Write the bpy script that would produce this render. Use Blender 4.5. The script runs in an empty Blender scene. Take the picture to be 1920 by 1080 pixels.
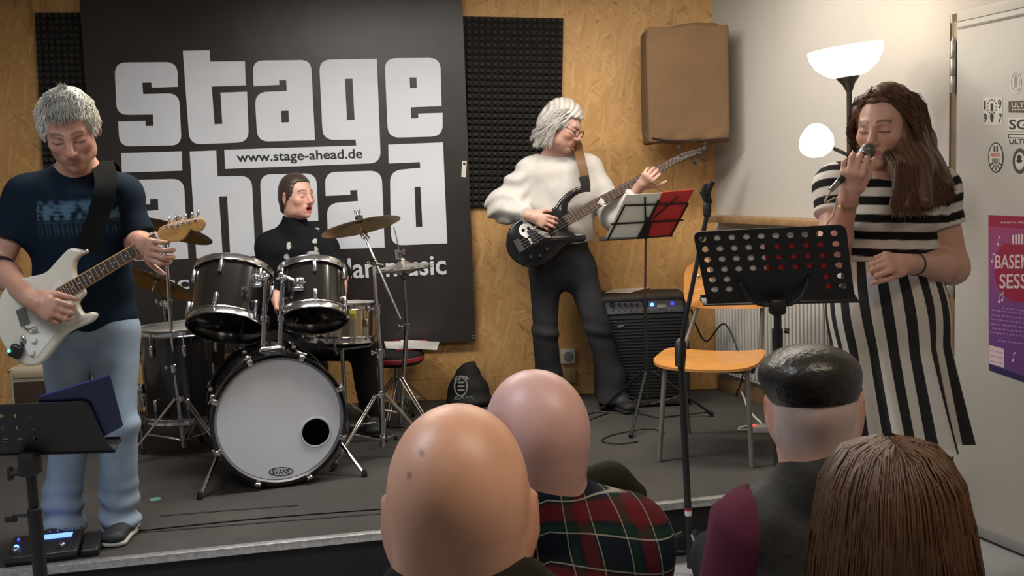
import bpy, bmesh, math, random
import numpy as np
from mathutils import Vector, Matrix
from mathutils.geometry import tessellate_polygon

random.seed(7)
rng = np.random.default_rng(7)
V = Vector
R = math.radians
scene = bpy.context.scene
COL = scene.collection

# ------------------------------------------------------------ camera, light, exposure
FPX = 1850.0                      # focal length in pixels of the 1920x1080 frame
CZ = 1.47                         # camera height above the room floor
PITCH = math.atan(200 / FPX)      # looking slightly down
ROLL = 0.04                       # the phone was held slightly crooked
S = 0.22                          # stage height
YW = 5.65                         # back wall

cam_data = bpy.data.cameras.new('camera')
cam_data.sensor_width = 36
cam_data.lens = FPX / 1920 * 36
cam_data.clip_start = 0.02
cam = bpy.data.objects.new('camera', cam_data)
COL.objects.link(cam)
cam.location = (0, 0, CZ)
cam.rotation_euler = (Matrix.Rotation(math.pi / 2 - PITCH, 3, 'X') @ Matrix.Rotation(-ROLL, 3, 'Z')).to_euler()
scene.camera = cam

world = bpy.data.worlds.new('world')
scene.world = world
world.use_nodes = True
world.node_tree.nodes['Background'].inputs[0].default_value = (1.0, 0.86, 0.7, 1)
world.node_tree.nodes['Background'].inputs[1].default_value = 0.03


def area(name, loc, size, power, color, target=None, sy=None):
    d = bpy.data.lights.new(name, 'AREA')
    d.energy = power
    d.color = color
    d.shape = 'RECTANGLE'
    d.size = size
    d.size_y = sy or size
    o = bpy.data.objects.new(name, d)
    COL.objects.link(o)
    o.location = loc
    if target is not None:
        o.rotation_euler = (V(target) - V(loc)).to_track_quat('-Z', 'Y').to_euler()
    return o


# ceiling luminaires of the room (all above the frame)
area('ceiling_light_stage', (-0.9, 3.9, 2.62), 1.2, 50, (1.0, 0.93, 0.84), sy=0.3)
area('ceiling_light_stage', (0.55, 4.3, 2.62), 1.2, 34, (1.0, 0.92, 0.80), sy=0.3)
area('ceiling_light_room', (-1.6, 1.6, 2.62), 1.2, 38, (0.82, 0.90, 1.0), sy=0.4)
area('ceiling_light_room', (0.9, 0.9, 2.62), 1.2, 24, (1.0, 0.84, 0.66), sy=0.4)

vs = scene.view_settings
vs.view_transform = 'Standard'
vs.look = 'None'
vs.gamma = 1.0
vs.use_curve_mapping = False
vs.exposure = 0.0

# ------------------------------------------------------------ pixel rays
FWD = V((0, math.cos(PITCH), -math.sin(PITCH)))
UPV = V((0, math.sin(PITCH), math.cos(PITCH)))
RGT = V((1, 0, 0))
RGT, UPV = RGT * math.cos(ROLL) - UPV * math.sin(ROLL), UPV * math.cos(ROLL) + RGT * math.sin(ROLL)
EYE = V((0, 0, CZ))


def ray(px, py):
    return FWD * FPX + RGT * (px - 960) + UPV * (540 - py)


def W(px, py, Y):
    d = ray(px, py)
    return EYE + d * (Y / d.y)


def G(px, py, z=S):
    d = ray(px, py)
    return EYE + d * ((z - CZ) / d.z)


def onplane(px, py, o, n):
    d = ray(px, py)
    return EYE + d * ((o - EYE).dot(n) / d.dot(n))


# ------------------------------------------------------------ materials
MATS = {}


def nodes_of(m):
    nt = m.node_tree
    return nt, nt.nodes, nt.links, nt.nodes['Principled BSDF']


def mat(name, col, rough=0.6, metal=0.0, var=0.12, vscale=8.0, bump=0.0, bscale=60.0, emit=None, estr=0.0, coat=0.0,
        spec=0.5, alpha=1.0, trans=0.0, sheen=0.0):
    if name in MATS:
        return MATS[name]
    m = bpy.data.materials.new(name)
    m.use_nodes = True
    nt, N, L, b = nodes_of(m)
    tc = N.new('ShaderNodeTexCoord')
    if var > 0:
        nz = N.new('ShaderNodeTexNoise')
        nz.inputs['Scale'].default_value = vscale
        nz.inputs['Detail'].default_value = 4
        L.new(tc.outputs['Object'], nz.inputs['Vector'])
        rp = N.new('ShaderNodeValToRGB')
        c = np.array(col)
        rp.color_ramp.elements[0].position = 0.3
        rp.color_ramp.elements[1].position = 0.7
        rp.color_ramp.elements[0].color = tuple(np.clip(c * (1 - var), 0, 1)) + (1,)
        rp.color_ramp.elements[1].color = tuple(np.clip(c * (1 + var), 0, 1)) + (1,)
        L.new(nz.outputs['Fac'], rp.inputs['Fac'])
        L.new(rp.outputs['Color'], b.inputs['Base Color'])
    else:
        b.inputs['Base Color'].default_value = tuple(col) + (1,)
    b.inputs['Roughness'].default_value = rough
    b.inputs['Metallic'].default_value = metal
    b.inputs['Specular IOR Level'].default_value = spec
    b.inputs['Coat Weight'].default_value = coat
    b.inputs['Sheen Weight'].default_value = sheen
    b.inputs['Transmission Weight'].default_value = trans
    b.inputs['Alpha'].default_value = alpha
    if emit is not None:
        b.inputs['Emission Color'].default_value = tuple(emit) + (1,)
        b.inputs['Emission Strength'].default_value = estr
    if bump > 0:
        n2 = N.new('ShaderNodeTexNoise')
        n2.inputs['Scale'].default_value = bscale
        n2.inputs['Detail'].default_value = 3
        L.new(tc.outputs['Object'], n2.inputs['Vector'])
        bp = N.new('ShaderNodeBump')
        bp.inputs['Strength'].default_value = bump
        bp.inputs['Distance'].default_value = 0.01
        L.new(n2.outputs['Fac'], bp.inputs['Height'])
        L.new(bp.outputs['Normal'], b.inputs['Normal'])
    MATS[name] = m
    return m


def attr_mat(name, rough=0.6, attr='Col', bump=0.0, bscale=200.0, spec=0.4, var=0.08, sss=0.0, sheen=0.0, vscale=18):
    """colour comes from a colour attribute (things' own colour pattern)"""
    if name in MATS:
        return MATS[name]
    m = bpy.data.materials.new(name)
    m.use_nodes = True
    nt, N, L, b = nodes_of(m)
    a = N.new('ShaderNodeAttribute')
    a.attribute_name = attr
    tc = N.new('ShaderNodeTexCoord')
    nz = N.new('ShaderNodeTexNoise')
    nz.inputs['Scale'].default_value = vscale
    nz.inputs['Detail'].default_value = 5
    L.new(tc.outputs['Object'], nz.inputs['Vector'])
    mr = N.new('ShaderNodeMapRange')
    mr.inputs['From Min'].default_value = 0.3
    mr.inputs['From Max'].default_value = 0.7
    mr.inputs['To Min'].default_value = 1 - var
    mr.inputs['To Max'].default_value = 1 + var
    L.new(nz.outputs['Fac'], mr.inputs['Value'])
    mx = N.new('ShaderNodeVectorMath')
    mx.operation = 'MULTIPLY'
    L.new(a.outputs['Color'], mx.inputs[0])
    L.new(mr.outputs['Result'], mx.inputs[1])
    L.new(mx.outputs['Vector'], b.inputs['Base Color'])
    b.inputs['Roughness'].default_value = rough
    b.inputs['Specular IOR Level'].default_value = spec
    b.inputs['Sheen Weight'].default_value = sheen
    if sss > 0:
        b.inputs['Subsurface Weight'].default_value = sss
        b.inputs['Subsurface Radius'].default_value = (0.012, 0.005, 0.003)
        b.inputs['Subsurface Scale'].default_value = 0.6
    if bump > 0:
        n2 = N.new('ShaderNodeTexNoise')
        n2.inputs['Scale'].default_value = bscale
        L.new(tc.outputs['Object'], n2.inputs['Vector'])
        bp = N.new('ShaderNodeBump')
        bp.inputs['Strength'].default_value = bump
        bp.inputs['Distance'].default_value = 0.004
        L.new(n2.outputs['Fac'], bp.inputs['Height'])
        L.new(bp.outputs['Normal'], b.inputs['Normal'])
    MATS[name] = m
    return m


def osb_mat():
    m = bpy.data.materials.new('osb')
    m.use_nodes = True
    nt, N, L, b = nodes_of(m)
    tc = N.new('ShaderNodeTexCoord')
    col = None
    warp = N.new('ShaderNodeTexNoise')
    warp.inputs['Scale'].default_value = 5
    L.new(tc.outputs['Object'], warp.inputs['Vector'])
    for i, (ang, sx, sz) in enumerate(((0.45, 9, 62), (-0.8, 10, 70), (1.35, 8, 55))):
        mp = N.new('ShaderNodeMapping')
        mp.inputs['Rotation'].default_value = (0, ang, 0)
        mp2 = N.new('ShaderNodeMapping')
        mp2.inputs['Scale'].default_value = (sx, 1, sz)
        L.new(mp.outputs['Vector'], mp2.inputs['Vector'])
        wm = N.new('ShaderNodeVectorMath')
        wm.operation = 'MULTIPLY_ADD'
        wm.inputs[1].default_value = (0.07, 0.0, 0.07)
        L.new(warp.outputs['Color'], wm.inputs[0])
        L.new(tc.outputs['Object'], wm.inputs[2])
        L.new(wm.outputs['Vector'], mp.inputs['Vector'])
        vo = N.new('ShaderNodeTexVoronoi')
        vo.inputs['Scale'].default_value = 1.0
        L.new(mp2.outputs['Vector'], vo.inputs['Vector'])
        sp = N.new('ShaderNodeSeparateColor')
        L.new(vo.outputs['Color'], sp.inputs['Color'])
        rp = N.new('ShaderNodeValToRGB')
        e = rp.color_ramp.elements
        e[0].position, e[0].color = 0.0, (0.40, 0.205, 0.065, 1)
        e[1].position, e[1].color = 1.0, (0.66, 0.41, 0.165, 1)
        k = e.new(0.035); k.color = (0.25, 0.12, 0.04, 1)
        k = e.new(0.06); k.color = (0.47, 0.25, 0.085, 1)
        k = e.new(0.6); k.color = (0.56, 0.32, 0.115, 1)
        L.new(sp.outputs['Red'], rp.inputs['Fac'])
        if col is None:
            col = rp.outputs['Color']
        else:
            mx = N.new('ShaderNodeMix')
            mx.data_type = 'RGBA'
            gt = N.new('ShaderNodeMath'); gt.operation = 'GREATER_THAN'
            gt.inputs[1].default_value = 0.52
            L.new(sp.outputs['Green'], gt.inputs[0])
            L.new(gt.outputs[0], mx.inputs[0])
            L.new(col, mx.inputs[6]); L.new(rp.outputs['Color'], mx.inputs[7])
            col = mx.outputs[2]
    big = N.new('ShaderNodeTexNoise')
    big.inputs['Scale'].default_value = 1.4
    L.new(tc.outputs['Object'], big.inputs['Vector'])
    mx = N.new('ShaderNodeMix'); mx.data_type = 'RGBA'; mx.inputs[0].default_value = 0.42
    L.new(col, mx.inputs[6]); mx.inputs[7].default_value = (0.53, 0.302, 0.112, 1)
    mu = N.new('ShaderNodeVectorMath'); mu.operation = 'MULTIPLY'
    mr = N.new('ShaderNodeMapRange')
    mr.inputs['To Min'].default_value = 0.8; mr.inputs['To Max'].default_value = 1.2
    L.new(big.outputs['Fac'], mr.inputs['Value'])
    L.new(mx.outputs[2], mu.inputs[0]); L.new(mr.outputs['Result'], mu.inputs[1])
    L.new(mu.outputs['Vector'], b.inputs['Base Color'])
    bp = N.new('ShaderNodeBump'); bp.inputs['Strength'].default_value = 0.25; bp.inputs['Distance'].default_value = 0.004
    L.new(vo.outputs['Distance'], bp.inputs['Height']); L.new(bp.outputs['Normal'], b.inputs['Normal'])
    b.inputs['Roughness'].default_value = 0.55
    MATS['osb'] = m
    return m


OSB = osb_mat()
BLACK = mat('black_satin', (0.012, 0.012, 0.013), 0.45, var=0.2)
BLACKG = mat('black_gloss', (0.006, 0.006, 0.007), 0.12, var=0.0, coat=0.4)
BLACKM = mat('black_matte', (0.011, 0.011, 0.012), 0.8, var=0.2)
CHROME = mat('chrome', (0.66, 0.66, 0.68), 0.16, 1.0, var=0.05)
STEEL = mat('dull_steel', (0.34, 0.34, 0.35), 0.34, 1.0, var=0.1)
DSTEEL = mat('dark_steel', (0.16, 0.16, 0.165), 0.4, 1.0, var=0.1)
BRASS = mat('cymbal_bronze', (0.34, 0.235, 0.105), 0.33, 1.0, var=0.2, vscale=14)
WHITEP = mat('white_paint', (0.60, 0.57, 0.52), 0.75, var=0.04, vscale=3)
PAPER = mat('paper', (0.78, 0.78, 0.76), 0.8, var=0.03)
PRINTW = mat('print_white', (0.64, 0.68, 0.75), 0.5, var=0.04, vscale=3)
PRINTK = mat('print_black', (0.012, 0.012, 0.012), 0.5, var=0.0)
REDP = mat('red_folder', (0.60, 0.045, 0.05), 0.45, var=0.05)


# ------------------------------------------------------------ mesh helpers
def link(name, me, m, parent=None, smooth=True, ang=38):
    if m is not None:
        me.materials.append(m)
    o = bpy.data.objects.new(name, me)
    COL.objects.link(o)
    if smooth:
        me.polygons.foreach_set('use_smooth', [True] * len(me.polygons))
        if ang:
            me.set_sharp_from_angle(angle=R(ang))
    if parent is not None:
        o.parent = parent
    return o


def world_loc(o):
    p = V((0, 0, 0))
    while o is not None:
        p = p + o.location
        o = o.parent
    return p


def fast_mesh(name, v, quads):
    """numpy verts (n,3) and quads (m,4)"""
    me = bpy.data.meshes.new(name)
    v = np.ascontiguousarray(v, dtype=np.float32)
    q = np.ascontiguousarray(quads, dtype=np.int32)
    me.vertices.add(len(v))
    me.vertices.foreach_set('co', v.ravel())
    me.loops.add(q.size)
    me.loops.foreach_set('vertex_index', q.ravel())
    me.polygons.add(len(q))
    me.polygons.foreach_set('loop_start', np.arange(0, q.size, q.shape[1], dtype=np.int32))
    me.polygons.foreach_set('loop_total', np.full(len(q), q.shape[1], dtype=np.int32))
    me.update(calc_edges=True)
    me.validate()
    return me


def thing(name, label, cat, loc=(0, 0, 0), group=None, kind=None):
    o = bpy.data.objects.new(name, None)
    o.empty_display_size = 0.1
    COL.objects.link(o)
    o.location = loc
    tag(o, label, cat, group, kind)
    return o


def tag(o, label=None, cat=None, group=None, kind=None):
    if label:
        o['label'] = label
    if cat:
        o['category'] = cat
    if group:
        o['group'] = group
    if kind:
        o['kind'] = kind
    return o


def axes(z, x=None):
    """rotation matrix whose Z is z and whose X is near x"""
    z = V(z).normalized()
    x = V(x) if x is not None else (V((1, 0, 0)) if abs(z.x) < 0.9 else V((0, 1, 0)))
    x = (x - z * x.dot(z)).normalized()
    y = z.cross(x)
    return Matrix((x, y, z)).transposed()


class MB:
    def __init__(self):
        self.bm = bmesh.new()

    def _merge(self, b2):
        me = bpy.data.meshes.new('tmp')
        b2.to_mesh(me)
        b2.free()
        self.bm.from_mesh(me)
        bpy.data.meshes.remove(me)

    def box(self, c, size, rot=None, bev=0.0, seg=2):
        b2 = bmesh.new()
        bmesh.ops.create_cube(b2, size=1.0)
        bmesh.ops.scale(b2, vec=V(size), verts=b2.verts)
        if bev > 0:
            bmesh.ops.bevel(b2, geom=b2.edges[:], offset=min(bev, min(size) * 0.49), segments=seg, profile=0.5, affect='EDGES')
        M = (rot.to_4x4() if rot is not None else Matrix.Identity(4))
        bmesh.ops.transform(b2, matrix=Matrix.Translation(V(c)) @ M, verts=b2.verts)
        self._merge(b2)
        return self

    def ell(self, c, r, rot=None, n=20):
        b2 = bmesh.new()
        bmesh.ops.create_uvsphere(b2, u_segments=n, v_segments=max(6, n // 2), radius=1.0)
        r = (r, r, r) if isinstance(r, (int, float)) else r
        bmesh.ops.scale(b2, vec=V(r), verts=b2.verts)
        M = (rot.to_4x4() if rot is not None else Matrix.Identity(4))
        bmesh.ops.transform(b2, matrix=Matrix.Translation(V(c)) @ M, verts=b2.verts)
        self._merge(b2)
        return self

    def tube(self, pts, r, n=10, closed=False):
        pts = [V(p) for p in pts]
        m = len(pts)
        rs = r if isinstance(r, (list, tuple)) else [r] * m
        bm = self.bm
        rings = []
        up = None
        for i, p in enumerate(pts):
            a = pts[i - 1] if i > 0 else (pts[-1] if closed else p)
            b = pts[i + 1] if i < m - 1 else (pts[0] if closed else p)
            t = (b - a)
            t = t.normalized() if t.length > 1e-9 else V((0, 0, 1))
            if up is None:
                up = t.orthogonal().normalized()
            up = (up - t * up.dot(t))
            up = up.normalized() if up.length > 1e-6 else t.orthogonal().normalized()
            s = t.cross(up)
            rings.append([bm.verts.new(p + (up * math.cos(2 * math.pi * k / n) + s * math.sin(2 * math.pi * k / n)) * rs[i]) for k in range(n)])
        pairs = list(zip(rings[:-1], rings[1:])) + ([(rings[-1], rings[0])] if closed else [])
        for a, b in pairs:
            for k in range(n):
                bm.faces.new((a[k], a[(k + 1) % n], b[(k + 1) % n], b[k]))
        if not closed:
            bm.faces.new(rings[0][::-1])
            bm.faces.new(rings[-1])
        return self

    def lathe(self, prof, o, axis=(0, 0, 1), n=28, closed=False):
        """prof: (radius, height) list, from the bottom up"""
        M = axes(axis)
        o = V(o)
        bm = self.bm
        rings = []
        for r, h in prof:
            if r < 1e-6:
                rings.append([bm.verts.new(o + M @ V((0, 0, h)))])
            else:
                rings.append([bm.verts.new(o + M @ V((r * math.cos(2 * math.pi * k / n), r * math.sin(2 * math.pi * k / n), h))) for k in range(n)])
        seq = list(zip(rings[:-1], rings[1:])) + ([(rings[-1], rings[0])] if closed else [])
        for a, b in seq:
            for k in range(n):
                k2 = (k + 1) % n
                if len(a) == 1 and len(b) == 1:
                    continue
                if len(a) == 1:
                    bm.faces.new((a[0], b[k2], b[k]))
                elif len(b) == 1:
                    bm.faces.new((a[k], a[k2], b[0]))
                else:
                    bm.faces.new((a[k], a[k2], b[k2], b[k]))
        return self

    def slab(self, pts, n, t, holes=()):
        """flat polygon of world points (with holes), front face at the points, thickness t along -n"""
        loops = [[V(p) for p in pts]] + [[V(p) for p in h] for h in holes]
        flat = [p for l in loops for p in l]
        tris = tessellate_polygon(loops)
        bm = self.bm
        n = V(n).normalized()
        f = [bm.verts.new(p) for p in flat]
        bk = [bm.verts.new(p - n * t) for p in flat]
        for a, b, c in tris:
            for q in ((f[a], f[b], f[c]), (bk[c], bk[b], bk[a])):
                try:
                    bm.faces.new(q)
                except ValueError:
                    pass
        k = 0
        for l in loops:
            m = len(l)
            for i in range(m):
                a, b = k + i, k + (i + 1) % m
                try:
                    bm.faces.new((f[a], bk[a], bk[b], f[b]))
                except ValueError:
                    pass
            k += m
        return self

    def raw(self, verts, faces):
        vs_ = [self.bm.verts.new(V(v)) for v in verts]
        for f in faces:
            try:
                self.bm.faces.new([vs_[i] for i in f])
            except ValueError:
                pass
        return self

    def ribbon(self, pts, sides, w, t):
        """strip through pts; sides = sideways direction per point, w width, t thickness"""
        m = len(pts)
        vv, ff = [], []
        for i, p in enumerate(pts):
            p = V(p)
            a = V(pts[max(0, i - 1)]); b = V(pts[min(m - 1, i + 1)])
            tan = (b - a).normalized()
            s = V(sides[i] if isinstance(sides, list) else sides)
            s = (s - tan * s.dot(tan)).normalized()
            nn = tan.cross(s).normalized()
            ww = w[i] if isinstance(w, list) else w
            for ds, dn in ((-1, 1), (1, 1), (1, -1), (-1, -1)):
                vv.append(p + s * ww / 2 * ds + nn * t / 2 * dn)
        for i in range(m - 1):
            for k in range(4):
                a = i * 4 + k; b = i * 4 + (k + 1) % 4
                ff.append((a, b, b + 4, a + 4))
        ff.append((3, 2, 1, 0)); e = (m - 1) * 4
        ff.append((e, e + 1, e + 2, e + 3))
        return self.raw(vv, ff)

    def build(self, name, m, parent=None, smooth=True, ang=38):
        bmesh.ops.recalc_face_normals(self.bm, faces=self.bm.faces[:])
        if parent is not None:
            off = world_loc(parent)
            bmesh.ops.translate(self.bm, vec=-off, verts=self.bm.verts)
        me = bpy.data.meshes.new(name)
        self.bm.to_mesh(me)
        self.bm.free()
        return link(name, me, m, parent, smooth, ang)


def solo(o, loc):
    """move the origin of a one-mesh thing to loc without moving its mesh"""
    o.data.transform(Matrix.Translation(-V(loc)))
    o.location = loc
    return o


def struct(o, label=None):
    o['kind'] = 'structure'
    if label:
        o['label'] = label
    return o


def round_poly(pts, seg=6):
    """pts: (x, y, r) -> list of (x, y) with rounded corners"""
    out = []
    n = len(pts)
    for i, p in enumerate(pts):
        r = p[2] if len(p) > 2 else 0
        P0 = V((p[0], p[1]))
        if r <= 0:
            out.append((P0.x, P0.y))
            continue
        A = V(pts[i - 1][:2]); B = V(pts[(i + 1) % n][:2])
        da = (A - P0); db = (B - P0)
        r = min(r, da.length * 0.5, db.length * 0.5)
        a = P0 + da.normalized() * r; b = P0 + db.normalized() * r
        for k in range(seg + 1):
            t = k / seg
            q = a * (1 - t) ** 2 + P0 * 2 * t * (1 - t) + b * t ** 2
            out.append((q.x, q.y))
    return out


def catmull(pts, n=8, closed=False):
    pts = [V(p) for p in pts]
    out = []
    m = len(pts)
    rngi = range(m if closed else m - 1)
    for i in rngi:
        p0 = pts[(i - 1) % m] if closed or i > 0 else pts[0]
        p1 = pts[i]; p2 = pts[(i + 1) % m]
        p3 = pts[(i + 2) % m] if closed or i + 2 < m else pts[-1]
        for k in range(n):
            t = k / n
            out.append(0.5 * ((2 * p1) + (p2 - p0) * t + (2 * p0 - 5 * p1 + 4 * p2 - p3) * t * t + (3 * p1 - p0 - 3 * p2 + p3) * t ** 3))
    if not closed:
        out.append(pts[-1])
    return out


_TXT = {}


def text_polys(body, bold=0.016):
    """default-font text as (verts, faces) around its own baseline; height of a capital about 0.7"""
    if body not in _TXT:
        cu = bpy.data.curves.new('txt', 'FONT')
        cu.body = body
        cu.resolution_u = 3
        cu.offset = bold
        o = bpy.data.objects.new('txt', cu)
        COL.objects.link(o)
        dg = bpy.context.evaluated_depsgraph_get()
        me = o.evaluated_get(dg).to_mesh()
        vv = [tuple(v.co) for v in me.vertices]
        ff = [tuple(p.vertices) for p in me.polygons]
        o.evaluated_get(dg).to_mesh_clear()
        bpy.data.objects.remove(o)
        bpy.data.curves.remove(cu)
        _TXT[body] = (vv, ff)
    return _TXT[body]


def lettering(body, name, m, parent, a, b, up, fit_h=None, depth=0.0006, n=None, bold=0.0):
    """flat lettering from world point a (baseline start) to b (baseline end); up = world vector up the letters"""
    vv, ff = text_polys(body)
    x0 = min(v[0] for v in vv); x1 = max(v[0] for v in vv)
    a, b = V(a), V(b)
    ex = (b - a) / (x1 - x0)
    up = V(up)
    sc = fit_h if fit_h else ex.length
    ey = up.normalized() * sc
    n = V(n) if n is not None else ex.cross(ey).normalized()
    mb = MB()
    mb.raw([a + ex * (v[0] - x0) + ey * v[1] + n * depth for v in vv], ff)
    o = mb.build(name, m, parent, smooth=False)
    o['kind'] = 'stuff'
    return o

# ------------------------------------------------------------ signed-distance modelling for bodies, hair and cloth
def na(v):
    return np.array(tuple(v), dtype=np.float64)


def unit(v):
    return v / max(1e-9, np.linalg.norm(v))


def sinnoise(X, Y, Z, f, seed=0, n=5):
    r = np.random.default_rng(seed)
    out = 0
    for i in range(n):
        d = r.normal(size=3); d /= np.linalg.norm(d)
        d *= f * r.uniform(0.6, 1.5)
        out = out + np.sin(X * d[0] + Y * d[1] + Z * d[2] + r.uniform(0, 6.28))
    return out / n


class Sdf:
    def __init__(self):
        self.ops = []
        self.lo = np.full(3, 1e9)
        self.hi = np.full(3, -1e9)

    def _add(self, lo, hi, fn, k, op):
        lo = np.asarray(lo) - k - 0.006
        hi = np.asarray(hi) + k + 0.006
        if op == 'u':
            self.lo = np.minimum(self.lo, lo)
            self.hi = np.maximum(self.hi, hi)
        self.ops.append((lo, hi, fn, k, op))
        return self

    def rc(self, a, b, ra, rb, k=0.02, op='u'):
        a, b = na(a), na(b)
        ab = b - a
        L2 = max(1e-12, ab @ ab)

        def fn(X, Y, Z):
            px, py, pz = X - a[0], Y - a[1], Z - a[2]
            t = np.clip((px * ab[0] + py * ab[1] + pz * ab[2]) / L2, 0, 1)
            return np.sqrt((px - t * ab[0]) ** 2 + (py - t * ab[1]) ** 2 + (pz - t * ab[2]) ** 2) - (ra + (rb - ra) * t)
        m = max(ra, rb)
        return self._add(np.minimum(a, b) - m, np.maximum(a, b) + m, fn, k, op)

    def ec(self, a, b, xdir, r0, r1, k=0.03, op='u'):
        """tapered limb with an elliptical section: r0, r1 = (radius along xdir, radius across)"""
        a, b = na(a), na(b)
        ab = b - a
        L2 = max(1e-12, ab @ ab)
        w = unit(ab)
        x = na(xdir)
        x = unit(x - w * (x @ w))
        y = np.cross(w, x)

        def fn(X, Y, Z):
            px, py, pz = X - a[0], Y - a[1], Z - a[2]
            t = np.clip((px * ab[0] + py * ab[1] + pz * ab[2]) / L2, 0, 1)
            qx, qy, qz = px - t * ab[0], py - t * ab[1], pz - t * ab[2]
            u = qx * x[0] + qy * x[1] + qz * x[2]
            v = qx * y[0] + qy * y[1] + qz * y[2]
            ww = qx * w[0] + qy * w[1] + qz * w[2]
            rx = r0[0] + (r1[0] - r0[0]) * t
            ry = r0[1] + (r1[1] - r0[1]) * t
            rw = np.minimum(rx, ry)
            k0 = np.sqrt((u / rx) ** 2 + (v / ry) ** 2 + (ww / rw) ** 2)
            k1 = np.sqrt((u / rx ** 2) ** 2 + (v / ry ** 2) ** 2 + (ww / rw ** 2) ** 2)
            return k0 * (k0 - 1) / np.maximum(k1, 1e-6)
        m = max(*r0, *r1)
        return self._add(np.minimum(a, b) - m, np.maximum(a, b) + m, fn, k, op)

    def el(self, c, r, M=None, k=0.02, op='u'):
        c = na(c)
        r = np.array(r, dtype=float)
        M = np.eye(3) if M is None else np.array(M)

        def fn(X, Y, Z):
            px, py, pz = X - c[0], Y - c[1], Z - c[2]
            q = [px * M[0, i] + py * M[1, i] + pz * M[2, i] for i in range(3)]
            k0 = np.sqrt(sum((q[i] / r[i]) ** 2 for i in range(3)))
            k1 = np.sqrt(sum((q[i] / r[i] ** 2) ** 2 for i in range(3)))
            return k0 * (k0 - 1) / np.maximum(k1, 1e-6)
        e = np.sqrt(((M * r) ** 2).sum(1))
        return self._add(c - e, c + e, fn, k, op)

    def bx(self, c, half, M=None, rnd=0.005, k=0.01, op='u'):
        c = na(c)
        h = np.array(half, dtype=float) - rnd
        M = np.eye(3) if M is None else np.array(M)

        def fn(X, Y, Z):
            px, py, pz = X - c[0], Y - c[1], Z - c[2]
            q = [np.abs(px * M[0, i] + py * M[1, i] + pz * M[2, i]) - h[i] for i in range(3)]
            o = np.sqrt(sum(np.maximum(v, 0) ** 2 for v in q))
            return o + np.minimum(np.maximum(np.maximum(q[0], q[1]), q[2]), 0) - rnd
        e = (np.abs(M) * (h + rnd)).sum(1)
        return self._add(c - e, c + e, fn, k, op)

    def plane(self, p, n, k=0.004):
        """cut away everything on the +n side"""
        p, n = na(p), unit(na(n))

        def fn(X, Y, Z):
            return (X - p[0]) * n[0] + (Y - p[1]) * n[1] + (Z - p[2]) * n[2]
        self.ops.append((None, None, fn, k, 'i'))
        return self

    def disp(self, fn, lo=None, hi=None):
        """add fn(X, Y, Z) to the distance"""
        self.ops.append((lo, hi, fn, 0, 'd'))
        return self

    def mesh(self, h, smooth=1, lo=None, hi=None):
        lo = self.lo - 0.012 if lo is None else np.asarray(lo, float)
        hi = self.hi + 0.012 if hi is None else np.asarray(hi, float)
        ax = [np.arange(lo[i], hi[i] + h, h) for i in range(3)]
        D = np.full(tuple(len(a) for a in ax), 0.2, dtype=np.float32)
        for (l, u, fn, k, op) in self.ops:
            if l is None:
                sl = tuple(slice(0, len(a)) for a in ax)
            else:
                sl = tuple(slice(max(0, int(np.searchsorted(ax[i], l[i])) - 1), int(np.searchsorted(ax[i], u[i])) + 1) for i in range(3))
            X = ax[0][sl[0]][:, None, None].astype(np.float32)
            Y = ax[1][sl[1]][None, :, None].astype(np.float32)
            Z = ax[2][sl[2]][None, None, :].astype(np.float32)
            if min(s.stop - s.start for s in sl) <= 0:
                continue
            d = fn(X, Y, Z)
            A = D[sl]
            if op == 'd':
                D[sl] = A + d
            elif op == 'u':
                hh = np.clip(0.5 + 0.5 * (A - d) / k, 0, 1) if k > 0 else (A > d)
                D[sl] = A + (d - A) * hh - k * hh * (1 - hh)
            else:
                if op == 's':
                    d = -d
                hh = np.clip(0.5 - 0.5 * (A - d) / max(k, 1e-5), 0, 1)
                D[sl] = A + (d - A) * hh + k * hh * (1 - hh)
        D[0], D[-1] = 0.1, 0.1
        D[:, 0], D[:, -1] = 0.1, 0.1
        D[:, :, 0], D[:, :, -1] = 0.1, 0.1
        return nets(D, lo, h, smooth)


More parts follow.
